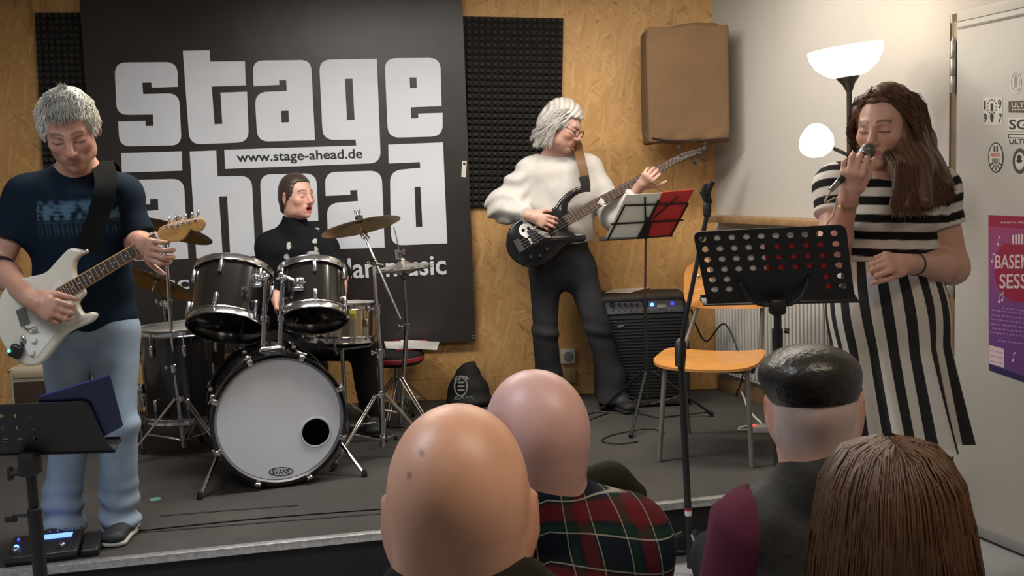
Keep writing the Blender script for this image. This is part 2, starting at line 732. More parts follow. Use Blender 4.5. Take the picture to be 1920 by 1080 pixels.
def nets(D, lo, h, smooth):
    S_ = D < 0
    c = np.zeros(tuple(n - 1 for n in D.shape), np.uint8)
    for i in (0, 1):
        for j in (0, 1):
            for k in (0, 1):
                c += S_[i:D.shape[0] - 1 + i, j:D.shape[1] - 1 + j, k:D.shape[2] - 1 + k]
    act = (c > 0) & (c < 8)
    idx = np.argwhere(act)
    vid = np.full(act.shape, -1, np.int32)
    vid[act] = np.arange(len(idx))
    pos = np.zeros((len(idx), 3))
    cnt = np.zeros(len(idx))
    cor = [(i, j, k) for i in (0, 1) for j in (0, 1) for k in (0, 1)]
    val = {o: D[idx[:, 0] + o[0], idx[:, 1] + o[1], idx[:, 2] + o[2]] for o in cor}
    for a in cor:
        for axn in range(3):
            if a[axn] == 1:
                continue
            b = list(a); b[axn] = 1; b = tuple(b)
            da, db = val[a], val[b]
            cr = (da < 0) != (db < 0)
            t = np.where(cr, da / np.where(cr, da - db, 1), 0)
            for q in range(3):
                pos[:, q] += np.where(cr, a[q] + (t if q == axn else 0), 0)
            cnt += cr
    verts = lo + (idx + pos / cnt[:, None]) * h
    quads = []
    for axn in range(3):
        s0 = [slice(None)] * 3; s1 = [slice(None)] * 3
        s0[axn] = slice(0, -1); s1[axn] = slice(1, None)
        A, B = S_[tuple(s0)], S_[tuple(s1)]
        e = np.argwhere(A != B)
        o1, o2 = [(1, 2), (2, 0), (0, 1)][axn]
        e = e[(e[:, o1] > 0) & (e[:, o2] > 0)]
        fl = A[e[:, 0], e[:, 1], e[:, 2]]
        d1 = np.zeros(3, int); d1[o1] = 1
        d2 = np.zeros(3, int); d2[o2] = 1
        q = [vid[tuple((e - x).T)] for x in (d1 + d2, d2, 0 * d1, d1)]
        q = np.stack(q, 1)
        q[~fl] = q[~fl][:, ::-1]
        quads.append(q)
    quads = np.concatenate(quads)
    quads = quads[(quads >= 0).all(1)]
    for _ in range(smooth):
        acc = np.zeros_like(verts)
        n = np.zeros(len(verts))
        for i in range(4):
            a, b = quads[:, i], quads[:, (i + 1) % 4]
            for q in range(3):
                acc[:, q] += np.bincount(a, verts[b, q], len(verts))
            n += np.bincount(a, minlength=len(verts))
        verts = np.where(n[:, None] > 0, 0.4 * verts + 0.6 * acc / np.maximum(n, 1)[:, None], verts)
    return verts, quads


def sdf_obj(name, s, h, m, parent, col=None, attr=None, smooth=1, lo=None, hi=None):
    """mesh an Sdf as ONE object; col(verts)->(n,3) colours, attr = {name: fn(verts)->(n,)}"""
    v, q = s.mesh(h, smooth, lo, hi)
    off = na(world_loc(parent)) if parent is not None else np.zeros(3)
    me = fast_mesh(name, v - off, q)
    if col is not None:
        c = np.ones((len(me.vertices), 4), np.float32)
        c[:, :3] = col(v)[:len(c)]
        a = me.color_attributes.new('Col', 'FLOAT_COLOR', 'POINT')
        a.data.foreach_set('color', c.ravel())
    for k, fn in (attr or {}).items():
        a = me.attributes.new(k, 'FLOAT', 'POINT')
        a.data.foreach_set('value', np.asarray(fn(v), np.float32)[:len(me.vertices)])
    return link(name, me, m, parent, True, None)


class Fr:
    """a local frame: o origin, axes right (x), forward (y), up (z), scale s"""

    def __init__(self, o, fwd, up, s=1.0):
        self.o = na(o)
        self.y = unit(na(fwd))
        u = na(up)
        self.z = unit(u - self.y * (u @ self.y))
        self.x = np.cross(self.y, self.z)
        self.s = s
        self.M = np.stack([self.x, self.y, self.z], 1)

    def p(self, x, y, z):
        return self.o + self.M @ (np.array([x, y, z]) * self.s)

    def loc(self, v):
        return ((v - self.o) @ self.M) / self.s


def rotM(ax, deg):
    return np.array(Matrix.Rotation(R(deg), 3, V(ax)))


def head(s, f, jaw=1.0, nose=1.0, mouth='closed', ears=1.0, cheeks=1.0, lids=True, wide=1.0, eyes=True):
    """head, local metres: origin between the ears at eye height, crown +.122, chin -.115"""
    q = f.s

    def el(c, r, k=0.02, op='u', rot=None):
        M = f.M if rot is None else f.M @ rot
        s.el(f.p(*c), np.array(r) * q, M, k * q, op)

    def rc(a, b, ra, rb, k=0.012, op='u'):
        s.rc(f.p(*a), f.p(*b), ra * q, rb * q, k * q, op)
    el((0, -.014, .034), (.075 * wide, .094, .088), 0.03)
    el((0, .024, -.02), (.063 * wide, .064, .085), 0.03)
    el((0, .03, -.072), (.05 * jaw, .052, .044), 0.025)
    el((0, .070, -.098), (.020 * jaw, .016, .016), 0.02)
    for sx in (-1, 1):
        el((sx * .052 * jaw, .0, -.072), (.012, .026, .026), 0.03)
        el((sx * .041 * cheeks, .056, -.024), (.02, .02, .018), 0.025)
        rc((sx * .012, .083, .02), (sx * .04, .072, .024), .009, .008, 0.014)
        if eyes:
            el((sx * .032, .094, .0), (.02, .016, .012), 0.014, 's')
            el((sx * .0315, .072, -.001), (.0155, .0135, .0125), 0.004)
        if ears:
            M = np.array(rotM((0, 0, 1), -sx * 28)) @ np.array(rotM((1, 0, 0), -10))
            el((sx * .081 * wide, -.014, -.008), np.array((.0075, .020, .034)) * ears, 0.008, 'u', M)
            el((sx * .088 * wide, -.009, -.004), (.004, .011, .020), 0.004, 's', M)
    rc((0, .085, .012), (0, .106 * nose, -.030), .0085, .0125, 0.012)
    for sx in (-1, 1):
        el((sx * .0115, .094, -.036), (.0085, .011, .008), 0.006)
    el((0, .079, -.062), (.026, .012, .018), 0.015)
    if mouth == 'open':
        rc((-.019, .086, -.056), (.019, .086, -.056), .0055, .0055, 0.006)
        rc((-.017, .083, -.080), (.017, .083, -.080), .006, .006, 0.006)
        el((0, .092, -.068), (.016, .02, .0095), 0.004, 's')
    else:
        rc((-.02, .084, -.059), (.0, .0915, -.057), .003, .0055, 0.005)
        rc((.02, .084, -.059), (.0, .0915, -.057), .003, .0055, 0.005)
        rc((-.018, .083, -.067), (.0, .089, -.0695), .003, .0065, 0.005)
        rc((.018, .083, -.067), (.0, .089, -.0695), .003, .0065, 0.005)
        rc((-.021, .0925, -.0625), (.021, .0925, -.0625), .0015, .0015, 0.003, 's')


def face_col(f, base, lips=(0.42, 0.12, 0.10), brow=None, eye='closed', flush=(0.55, 0.22, 0.15), open_mouth=False):
    base = np.array(base)

    def fn(v):
        L = f.loc(v)
        x, y, z = L[:, 0], L[:, 1], L[:, 2]
        ax = np.abs(x)
        c = np.tile(base, (len(v), 1))

        def put(w, colr):
            nonlocal c
            w = np.clip(w, 0, 1)[:, None]
            c = c * (1 - w) + np.array(colr) * w
        inh = (np.abs(z) < .14) & (ax < .1) & (np.abs(y) < .14)
        fr = inh & (y > .04)
        put(np.where(fr, np.exp(-(((ax - .043) / .022) ** 2 + ((z + .03) / .022) ** 2)) * .45, 0), flush)
        put(np.where(fr & (y > .085), np.exp(-((x / .02) ** 2 + ((z + .03) / .015) ** 2)) * .4, 0), flush)
        put(np.where(inh & (ax > .074), .35, 0), flush)
        zl = -.063 if not open_mouth else -.068
        hw = .010 if not open_mouth else .018
        put(np.where(fr & (y > .07), (1.25 - ((x / .023) ** 2 + ((z - zl) / hw) ** 2)) * 3, 0), lips)
        if open_mouth:
            put(np.where(fr, (1.0 - ((x / .017) ** 2 + ((z - zl) / .009) ** 2)) * 4, 0) * (y < .089), (.05, .01, .01))
        if brow is not None:
            zb = .026 + .004 * (1 - ((ax - .03) / .02) ** 2)
            put(np.where(fr & (ax > .010) & (ax < .05), (1.3 - np.abs(z - zb) / .0045) * 1.4, 0) * .8, brow)
        # lash line / eyelid crease
        put(np.where(fr & (np.abs(ax - .032) < .0165), (1.4 - np.abs(z + .004 - .05 * (ax - .032)) / .0022) * 1.2, 0) * .8, (.03, .02, .015))
        if eye == 'open':
            put(np.where(fr, (1.0 - (((ax - .032) / .0125) ** 2 + ((z - .0) / .0055) ** 2)) * 5, 0), (.62, .58, .54))
            put(np.where(fr, (1.0 - (((ax - .032) / .0052) ** 2 + ((z - .0) / .0055) ** 2)) * 5, 0), (.03, .025, .02))
        put(np.where(fr, np.exp(-(((ax - .032) / .018) ** 2 + ((z - .004) / .012) ** 2)) * .35, 0), base * .55)
        return c
    return fn


def arm(s, sh, elb, wr, r=(.052, .045, .043, .028), k=0.03):
    s.rc(sh, elb, r[0], r[1], k)
    m = na(elb) * 0.7 + na(wr) * 0.3
    s.rc(elb, m, r[1] * 0.95, r[2], k)
    s.rc(m, wr, r[2], r[3], k)


def hand(s, wr, d, palm, side=1, curl=(25, 35, 30), spread=5, sc=1.0, thumb=(40, 25), per=None, tout=1.0):
    """wr wrist, d direction of the palm (wrist -> knuckles), palm = direction the palm faces, side: +1 when the thumb is on the +x side
    (x = d cross palm). curl = bend in degrees at the three knuckles"""
    y = unit(na(d))
    n = na(palm)
    n = unit(n - y * (n @ y))
    x = np.cross(y, n) * side
    wr = na(wr)
    M = np.stack([x, y, n], 1)
    P = lambda a, b, c: wr + (x * a + y * b + n * c) * sc
    s.rc(P(0, -.01, 0), P(0, .03, 0), .025 * sc, .026 * sc, .015)
    s.ec(P(0, .025, 0), P(0.0, .085, 0.002), x, (.030 * sc, .016 * sc), (.038 * sc, .014 * sc), .012)
    s.el(P(.024, .035, .010), np.array((.016, .03, .014)) * sc, M, .012)
    lens = ((.030, .045, .026, .021), (.0105, .048, .029, .022), (-.0095, .045, .027, .021), (-.0285, .036, .021, .019))
    for i, (ox, a, b, c) in enumerate(lens):
        cu = per[i] if per else curl
        ang = 0
        p = P(ox, .088 - (0.006 if i in (0, 3) else 0) - (.006 if i == 3 else 0), .001)
        sp = R(spread * (1.5 - i))
        dx = x * math.sin(sp) + y * math.cos(sp)
        rr = [.0102, .0092, .0086, .0074]
        if i == 3:
            rr = [v * .86 for v in rr]
        for j, (ln, be) in enumerate(zip((a, b, c), cu)):
            ang += R(be)
            q = p + (dx * math.cos(ang) + n * math.sin(ang)) * ln * sc
            s.rc(p, q, rr[j] * sc, rr[j + 1] * sc, .004)
            p = q
    # thumb from the side of the palm
    p = P(.030, .030, .006)
    a0 = R(thumb[0])
    dd = unit(y * math.cos(a0) + x * math.sin(a0) * tout + n * .55)
    q = p + dd * .042 * sc
    s.rc(p, q, .0135 * sc, .011 * sc, .01)
    a1 = R(thumb[1])
    d2 = unit(dd * math.cos(a1) + (y * .5 + n * .7 - x * .3) * math.sin(a1))
    q2 = q + d2 * .032 * sc
    s.rc(q, q2, .011 * sc, .0095 * sc, .004)
    s.rc(q2, q2 + unit(d2 + n * .3) * .024 * sc, .0095 * sc, .0075 * sc, .004)


def torso(s, neck, shR, shL, pel, chest=(.15, .105), waist=(.135, .10), hip=(.165, .115), inf=0.0, fwd=None, k=.05):
    neck, shR, shL, pel = map(na, (neck, shR, shL, pel))
    x = unit(shL - shR)
    mid = (shR + shL) / 2
    ch = mid + (pel - mid) * .22
    wa = mid + (pel - mid) * .66
    i = inf
    s.ec(ch, wa, x, (chest[0] + i, chest[1] + i), (waist[0] + i, waist[1] + i), k)
    s.ec(wa, pel, x, (waist[0] + i, waist[1] + i), (hip[0] + i, hip[1] + i), k)
    s.ec(mid + x * -.06, mid + x * .06, np.cross(x, unit(pel - mid)), (.085 + i, .05 + i), (.085 + i, .05 + i), k)
    for sh in (shR, shL):
        s.rc(neck, sh, .048 + i, .05 + i, k)
        s.rc(sh, ch, .06 + i, .08 + i, k)
    return ch, wa


def tubes_mesh(name, polys, r0, r1, m, parent, n=4, col=None):
    """many thin tapering strands (one part): polys = array (N, K, 3)"""
    P = np.asarray(polys, float)
    N, K, _ = P.shape
    T = np.gradient(P, axis=1)
    T /= np.maximum(np.linalg.norm(T, axis=2, keepdims=True), 1e-9)
    up = np.broadcast_to(np.array([0.31, -0.77, 0.55]), T.shape)
    A = np.cross(T, up); A /= np.maximum(np.linalg.norm(A, axis=2, keepdims=True), 1e-9)
    B = np.cross(T, A)
    rr = np.linspace(r0, r1, K)[None, :, None] if np.ndim(r0) == 0 else (np.asarray(r0)[:, None] * np.linspace(1, r1, K)[None, :])[:, :, None]
    ring = [P + (A * math.cos(2 * math.pi * k / n) + B * math.sin(2 * math.pi * k / n)) * rr for k in range(n)]
    Vt = np.stack(ring, 2).reshape(-1, 3)
    base = (np.arange(N)[:, None] * K + np.arange(K - 1)[None, :]) * n
    q = []
    for k in range(n):
        a = base + k; b = base + (k + 1) % n
        q.append(np.stack([a, b, b + n, a + n], -1).reshape(-1, 4))
    q = np.concatenate(q)
    off = na(world_loc(parent)) if parent is not None else np.zeros(3)
    me = fast_mesh(name, Vt - off, q)
    if col is not None:
        c = np.ones((N, K, n, 4), np.float32)
        c[..., :3] = np.asarray(col)[:, None, None, :]
        a = me.color_attributes.new('Col', 'FLOAT_COLOR', 'POINT')
        a.data.foreach_set('color', c.ravel())
    return link(name, me, m, parent, True, None)


def bez(pts, K):
    """smooth resample of control polylines (N, C, 3) to K points (Catmull-Rom)"""
    P = np.asarray(pts, float)
    N, C, _ = P.shape
    E = np.concatenate([P[:, :1] * 2 - P[:, 1:2], P, P[:, -1:] * 2 - P[:, -2:-1]], 1)
    t = np.linspace(0, C - 1 - 1e-6, K)
    i = t.astype(int); u = (t - i)[None, :, None]
    p0, p1, p2, p3 = E[:, i], E[:, i + 1], E[:, i + 2], E[:, i + 3]
    return 0.5 * (2 * p1 + (p2 - p0) * u + (2 * p0 - 5 * p1 + 4 * p2 - p3) * u ** 2 + (3 * p1 - p0 - 3 * p2 + p3) * u ** 3)

# ------------------------------------------------------------ the room
P0 = V((1.18, YW, 0))
WD = V((0.324, -0.946, 0)).normalized()       # along the right wall towards the camera
WN = V((WD.y, -WD.x, 0)).normalized()         # into the room
CEIL = 2.72


def RW(s, z, off=0.0):
    """point on the right wall: s metres from the corner, height z, off metres into the room"""
    return P0 + WD * s + WN * off + V((0, 0, z))


def rw_px(px, py, off=0.0):
    return onplane(px, py, P0 + WN * off, WN)


FLOORM = mat('grey_lino', (0.27, 0.27, 0.28), 0.5, var=0.12, vscale=3)
CARPET = mat('stage_carpet', (0.047, 0.043, 0.040), 0.85, var=0.35, vscale=2.2, bump=0.5, bscale=260)
WALLW = mat('wall_paint', (0.47, 0.45, 0.42), 0.85, var=0.05, vscale=1.6, bump=0.12, bscale=40)
CEILM = mat('ceiling_paint', (0.72, 0.70, 0.66), 0.9, var=0.03, vscale=2)

mb = MB()
mb.box((0.4, 1.9, -0.05), (9.0, 8.2, 0.1))
struct(mb.build('floor', FLOORM, smooth=False), 'pale grey floor in front of the stage')
mb = MB()
mb.box((0.4, 1.9, CEIL + 0.05), (9.0, 8.2, 0.1))
struct(mb.build('ceiling', CEILM, smooth=False), 'white painted ceiling')
mb = MB()
mb.box((-3.75, 1.9, CEIL / 2), (0.1, 8.2, CEIL))
struct(mb.build('wall_left', WALLW, smooth=False), 'white painted side wall')
mb = MB()
mb.box((0.4, -2.15, CEIL / 2), (9.0, 0.1, CEIL))
struct(mb.build('wall_front', WALLW, smooth=False), 'white painted wall behind the audience')

# right wall: a thick slab that stands oblique to the back wall, cut out for the door
DS0 = (rw_px(1795, 520) - P0).dot(WD)
DS1 = DS0 + 1.0
DTOP = rw_px(1803, 43).z
mb = MB()


def wall_seg(s0, s1, z0, z1):
    a, b = RW(s0, 0), RW(s1, 0)
    c = (a + b) / 2 - WN * 0.06
    mb.box((c.x, c.y, (z0 + z1) / 2), ((b - a).length, 0.12, z1 - z0), axes((0, 0, 1), WD))


wall_seg(-0.12, DS0 - 0.05, 0, CEIL)
wall_seg(DS0 - 0.05, DS1 + 0.05, DTOP + 0.04, CEIL)
wall_seg(DS1 + 0.05, 8.6, 0, CEIL)
struct(mb.build('wall_right', WALLW, smooth=False), 'off-white painted wall with the door beside the stage')

# back wall: OSB boards on a backing
wall_back = bpy.data.objects.new('wall_back', None)
COL.objects.link(wall_back)
struct(wall_back, 'back wall of the stage clad in OSB board')
mb = MB()
mb.box((-1.3, YW + 0.09, CEIL / 2), (5.1, 0.1, CEIL))
mb.build('backing', BLACKM, wall_back, smooth=False)
xs = [-3.72, -2.62, -1.37, -0.12, 1.18]
for i in range(4):
    w = xs[i + 1] - xs[i] - 0.0004
    cx = (xs[i + 1] + xs[i]) / 2
    for z0, z1, pr in ((S + 0.1225, 1.62, 0.0), (1.6204, CEIL, 0.0)):
        mb = MB()
        mb.box((cx, YW + 0.02 - pr, (z0 + z1) / 2), (w, 0.04, z1 - z0))
        mb.build('osb_board', OSB, wall_back, smooth=False)
    mb = MB()
    mb.box((cx, YW + 0.02, S + 0.06), (w, 0.04, 0.12), bev=0.002, seg=1)
    mb.build('osb_skirting_board', OSB, wall_back, smooth=False)

# stage: platform with a carpeted top, dark riser and aluminium nosing
EA, EB = G(0, 1072), G(1350, 934)
ED = (EB - EA).normalized()
EL = EA - ED * ((EA.x + 3.7) / ED.x)
# meeting point with the right wall
den = ED.x * WD.y - ED.y * WD.x
tt = ((P0.x - EA.x) * WD.y - (P0.y - EA.y) * WD.x) / den
ER = EA + ED * tt
stage = thing('stage_platform', 'low stage platform with dark grey carpet and silver front edge', 'stage', (0, 5, 0), kind='structure')
top = [V((EL.x, EL.y, S)), V((ER.x, ER.y, S)), V((1.18, YW - 0.002, S)), V((-3.7, YW - 0.002, S))]
mb = MB()
mb.slab(top, (0, 0, 1), 0.03)
mb.build('carpet_top', CARPET, stage, smooth=False)
mb = MB()
EN = V((ED.y, -ED.x, 0))
mid = (EL + ER) / 2
ln = (ER - EL).length
rotE = axes((0, 0, 1), ED)
mb.box((mid.x - EN.x * 0.03, mid.y - EN.y * 0.03, (S - 0.03) / 2 + 0.001), (ln - 0.05, 0.03, S - 0.034), rotE)
mb.build('riser', BLACKM, stage, smooth=False)
mb = MB()
c = mid + EN * 0.006
mb.box((c.x, c.y, S - 0.010), (ln - 0.04, 0.008, 0.028), rotE, bev=0.002)
mb.box((c.x - EN.x * 0.014, c.y - EN.y * 0.014, S + 0.003), (ln - 0.04, 0.03, 0.004), rotE, bev=0.0015)
mb.build('edge_nosing', mat('worn_aluminium', (0.52, 0.52, 0.52), 0.4, 0.8, var=0.25, vscale=60), stage)
# pieces of pale tape scuffs on the carpet: teal gaffer dot
o = MB()
p = G(291, 936)
o.lathe([(0.0, 0), (0.024, 0), (0.0235, 0.0012), (0, 0.0012)], p, n=14)
o = o.build('tape_mark', mat('teal_tape', (0.10, 0.30, 0.29), 0.6, var=0.1), None)
tag(solo(o, p), 'small round teal tape mark stuck on the stage carpet', 'tape')
# seams of the carpet strips
for k, (a, b) in enumerate((((250, 1000), (735, 962)), ((300, 968), (560, 948)))):
    pa, pb = G(*a), G(*b)
    o = MB().ribbon([pa + V((0, 0, .0012)), (pa + pb) / 2 + V((0, .004, .0012)), pb + V((0, 0, .0012))], V((0, 0, 1)).cross(pb - pa), 0.012, 0.0016)
    o.build('carpet_seam', BLACKM, stage, smooth=False)

# skirting along the right wall on the stage
mb = MB()
a, b = RW(0.01, 0, 0.008), RW(1.80, 0, 0.008)
c = (a + b) / 2
mb.box((c.x, c.y, S + 0.045), ((b - a).length, 0.016, 0.09), axes((0, 0, 1), WD), bev=0.003)
struct(mb.build('baseboard_right', mat('brown_skirting', (0.20, 0.125, 0.06), 0.5, var=0.15)), 'brown wooden skirting board along the right wall')

# ------------------------------------------------------------ door
door = bpy.data.objects.new('door_1', None)
COL.objects.link(door)
door.location = RW(DS0, 0)
struct(door, 'grey-white steel door covered with stickers and a poster')
DOORM = mat('door_paint', (0.44, 0.43, 0.405), 0.5, var=0.04, vscale=2.5)
BROWNF = mat('door_frame_brown', (0.19, 0.125, 0.065), 0.45, var=0.15, vscale=12)


def wall_box(mb, s0, s1, z0, z1, o0, o1, bev=0.0):
    c = RW((s0 + s1) / 2, (z0 + z1) / 2, (o0 + o1) / 2)
    mb.box(c, (s1 - s0, abs(o1 - o0), z1 - z0), axes((0, 0, 1), WD), bev=bev)
    return mb


mb = MB()
wall_box(mb, DS0 + 0.022, DS1, 0.012, DTOP, -0.02, 0.034, 0.004)
mb.build('door_leaf', DOORM, door)
mb = MB()
wall_box(mb, DS0 + 0.03, DS1 - 0.01, DTOP - 0.028, DTOP - 0.02, 0.034, 0.037)
mb.build('top_rail', mat('grey_line', (0.2, 0.19, 0.17), 0.6), door)
mb = MB()
wall_box(mb, DS0 - 0.020, DS0 + 0.012, 0, DTOP + 0.04, -0.05, 0.02, 0.003)
wall_box(mb, DS1 + 0.006, DS1 + 0.05, 0, DTOP + 0.04, -0.05, 0.02, 0.003)
mb.build('door_jamb', BROWNF, door)
mb = MB()
wall_box(mb, DS0 - 0.028, DS1 + 0.05, DTOP + 0.004, DTOP + 0.045, -0.05, 0.02, 0.003)
mb.build('door_head', DOORM, door)
HINGE = mat('hinge_steel', (0.5, 0.48, 0.44), 0.35, 0.8, var=0.1)
for zc in (rw_px(1788, 128).z, 1.05, 0.25):
    mb = MB()
    for k in range(3):
        mb.lathe([(0, 0), (0.011, 0.001), (0.012, 0.003), (0.012, 0.063), (0.011, 0.065), (0, 0.066)], RW(DS0 + 0.006, zc - 0.1 + k * 0.067, 0.034), n=14)
    mb.lathe([(0, 0), (0.008, 0), (0.008, .012), (0, .014)], RW(DS0 + 0.006, zc + 0.1, 0.034), n=10)
    mb.build('hinge', HINGE, door)
mb = MB()
wall_box(mb, DS0 + 0.03, DS1 - 0.01, 0.012, 0.055, 0.034, 0.040, 0.002)
mb.build('kick_strip', mat('kick_grey', (0.22, 0.22, 0.23), 0.5), door)

hp_ = RW(DS1 - 0.07, 1.02, 0.034)
MB().box(hp_ + WN * .004, (.045, .008, .2), axes((0, 0, 1), WD), bev=.003).tube([hp_ + V((0, 0, .03)), hp_ + V((0, 0, .03)) + WN * .05, hp_ + V((0, 0, .03)) + WN * .052 - WD * .11], .009, 10).build('door_handle', HINGE, door)

# ------------------------------------------------------------ stickers and poster on the door
DOFF = 0.0352


def dpt(px, py, off=DOFF):
    return rw_px(px, py, off)


def door_patch(mb, pts, t=0.0008, off=DOFF, holes=()):
    return mb.slab([dpt(x, y, off) for x, y in pts], WN, t, [[dpt(x, y, off) for x, y in h] for h in holes])


def oval(cx, cy, rx, ry, n=28, a0=0, a1=360):
    return [(cx + rx * math.cos(R(a0 + (a1 - a0) * k / n)), cy + ry * math.sin(R(a0 + (a1 - a0) * k / n))) for k in range(n + (0 if a1 - a0 == 360 else 1))]


STW = mat('sticker_white', (0.62, 0.60, 0.55), 0.5, var=0.03)
STK = mat('sticker_black', (0.03, 0.028, 0.026), 0.5, var=0.1)
STB = mat('sticker_brown', (0.10, 0.065, 0.05), 0.5, var=0.1)


def sticker(label, cx, cy):
    return thing('sticker', label, 'sticker', dpt(cx, cy), 'stickers on the grey door')


def dtext(body, px0, px1, py, h_px, m, parent, off=DOFF + 0.0008, name='lettering'):
    a, b = dpt(px0, py, off), dpt(px1, py, off)
    hh = (dpt(px0, py - h_px, off) - a).length / 0.7
    return lettering(body, name, m, parent, a, b, V((0, 0, 1)), fit_h=hh, depth=0.0003, n=WN)


# white oval emblem, top
t = sticker('pale oval emblem sticker, highest on the grey door', 1904, 155)
door_patch(MB(), oval(1904, 154, 11, 22)).build('backing', STW, t, smooth=False)
door_patch(MB(), oval(1904, 154, 8.2, 17.5), off=DOFF + .0006, holes=[oval(1904, 154, 7.2, 16)]).build('ring', mat('sticker_grey', (.3, .29, .27), .6), t, smooth=False)
mb = MB()
door_patch(mb, [(1901, 148), (1903, 141), (1905, 141), (1907, 148), (1906, 164), (1902, 164)], off=DOFF + .0006)
mb.build('emblem', MATS['sticker_grey'], t, smooth=False)
# 1 9 9 7 card
t = sticker('square white sticker with the numbers 1 9 9 7', 1861, 208)
door_patch(MB(), [(1843, 183), (1879, 182), (1879, 234), (1844, 234)]).build('backing', STW, t, smooth=False)
for ch, x, y in (('1', 1845, 205), ('9', 1871, 203), ('9', 1844, 229), ('7', 1872, 229)):
    dtext(ch, x, x + (6 if ch != '1' else 2.6), y, 16, STK, t)
dtext('1', 1857.5, 1861.5, 208, 14, STK, t)
mb = MB()
for k in range(12):
    a = R(30 * k)
    x, y = 1859.5 + 8.5 * math.cos(a), 200 + 13 * math.sin(a)
    door_patch(mb, oval(x, y, 1.0, 1.6, 8), off=DOFF + .0007)
mb.build('wreath', STK, t, smooth=False)['kind'] = 'stuff'
mb = MB()
door_patch(mb, [(1857, 213), (1862, 213), (1863, 219), (1861, 229), (1858, 229), (1856, 219)], off=DOFF + .0007)
mb.build('figure', STK, t, smooth=False)
# dark label
t = sticker('small dark brown sticker reading ULTRA at the frame edge', 1915, 200)
door_patch(MB(), [(1891, 190), (1950, 187), (1950, 212), (1891, 210.5)]).build('backing', STB, t, smooth=False)
dtext('ULTRA', 1897, 1938, 201, 9, STW, t)
mb = MB()
for k in range(8):
    door_patch(mb, [(1897 + k * 5, 204.5), (1900.5 + k * 5, 204.5), (1900.5 + k * 5, 207), (1897 + k * 5, 207)], off=DOFF + .0007)
mb.build('fine_print', STW, t, smooth=False)['kind'] = 'stuff'
# SGE outline
t = sticker('white sticker with rounded outline letters beginning SG', 1912, 233)
door_patch(MB(), [(1890, 221), (1950, 219), (1950, 247), (1890, 246)]).build('backing', STW, t, smooth=False)
dtext('SGE', 1892, 1942, 242, 18, STK, t)
# bar and ULTRAS
t = sticker('white sticker with a bar above the word ULTRAS', 1912, 260)
door_patch(MB(), [(1889, 249), (1950, 249), (1950, 271), (1889, 269)]).build('backing', STW, t, smooth=False)
door_patch(MB(), [(1890, 251), (1950, 251.5), (1950, 260), (1890, 259)], off=DOFF + .0006, holes=[[(1891.5, 252.5), (1948, 253), (1948, 258.5), (1891.5, 257.5)]]).build('bar', STK, t, smooth=False)
dtext('ULTRAS', 1892, 1944, 269, 8, STK, t)
# oval eagle sticker
t = sticker('black and white oval sticker with red lettering, lower left', 1867, 296)
door_patch(MB(), oval(1867, 295.5, 14.2, 28.5)).build('backing', STK, t, smooth=False)
door_patch(MB(), oval(1867, 295.5, 12.4, 26), off=DOFF + .0006).build('field', STW, t, smooth=False)
mb = MB()
for k in range(5):
    a = R(200 + 35 * k)
    door_patch(mb, [(1867, 304), (1867 + 12 * math.cos(a + .12), 304 - 16 * math.sin(a + .12)), (1867 + 12 * math.cos(a - .12), 304 - 16 * math.sin(a - .12))], off=DOFF + .0009)
for x in (-6, -3, 0, 3, 6):
    door_patch(mb, [(1867 + x - .7, 297), (1867 + x + .7, 297), (1867 + x + .7, 306), (1867 + x - .7, 306)], off=DOFF + .0009)
door_patch(mb, [(1863, 273), (1866, 273), (1866, 285), (1863, 285)], off=DOFF + .0009)
door_patch(mb, [(1868, 274), (1871, 274), (1871, 286), (1868, 284)], off=DOFF + .0009)
mb.build('emblem', STK, t, smooth=False)['kind'] = 'stuff'
dtext('KINGS', 1858, 1876, 293, 6, REDP, t, DOFF + .001)
# round grey badge
t = sticker('dark ringed oval sticker with a small portrait shape, lower right', 1911, 302)
door_patch(MB(), oval(1912, 302, 13.5, 24)).build('backing', mat('sticker_dark', (.06, .06, .06), .5), t, smooth=False)
door_patch(MB(), oval(1912, 302, 9, 16.5), off=DOFF + .0006).build('field', STW, t, smooth=False)
mb = MB()
door_patch(mb, oval(1911, 296, 4.5, 6, 14), off=DOFF + .0009)
door_patch(mb, [(1905, 300), (1917, 300), (1916, 304), (1908, 306)], off=DOFF + .0009)
mb.build('portrait', STK, t, smooth=False)

# poster
poster = thing('poster', 'purple and red concert poster on the grey door', 'poster', dpt(1887, 560))
POST = bpy.data.materials.new('poster_print'); POST.use_nodes = True
nt, N, L, b = nodes_of(POST)
tc = N.new('ShaderNodeTexCoord'); sx = N.new('ShaderNodeSeparateXYZ')
L.new(tc.outputs['Object'], sx.inputs[0])
mr = N.new('ShaderNodeMapRange'); mr.inputs['From Min'].default_value = -0.36; mr.inputs['From Max'].default_value = 0.34
L.new(sx.outputs['Z'], mr.inputs['Value'])
rp = N.new('ShaderNodeValToRGB')
e = rp.color_ramp.elements
e[0].position, e[0].color = 0, (0.11, 0.045, 0.20, 1)
e[1].position, e[1].color = 1, (0.36, 0.06, 0.16, 1)
k = e.new(.45); k.color = (0.17, 0.06, 0.25, 1)
k = e.new(.62); k.color = (0.26, 0.07, 0.23, 1)
L.new(mr.outputs['Result'], rp.inputs['Fac']); L.new(rp.outputs['Color'], b.inputs['Base Color'])
b.inputs['Roughness'].default_value = 0.4
o = door_patch(MB(), [(1853, 403), (1994, 409), (1995, 743), (1854, 694)], t=.001).build('sheet', POST, poster, smooth=False)
PRED = mat('poster_red', (0.30, 0.025, 0.065), 0.4, var=0.05)
PPINK = mat('poster_pink', (0.66, 0.52, 0.58), 0.45, var=0.03)
PNAVY = mat('poster_navy', (0.035, 0.025, 0.10), 0.4, var=0.05)
PLIL = mat('poster_lilac', (0.34, 0.20, 0.44), 0.45, var=0.03)
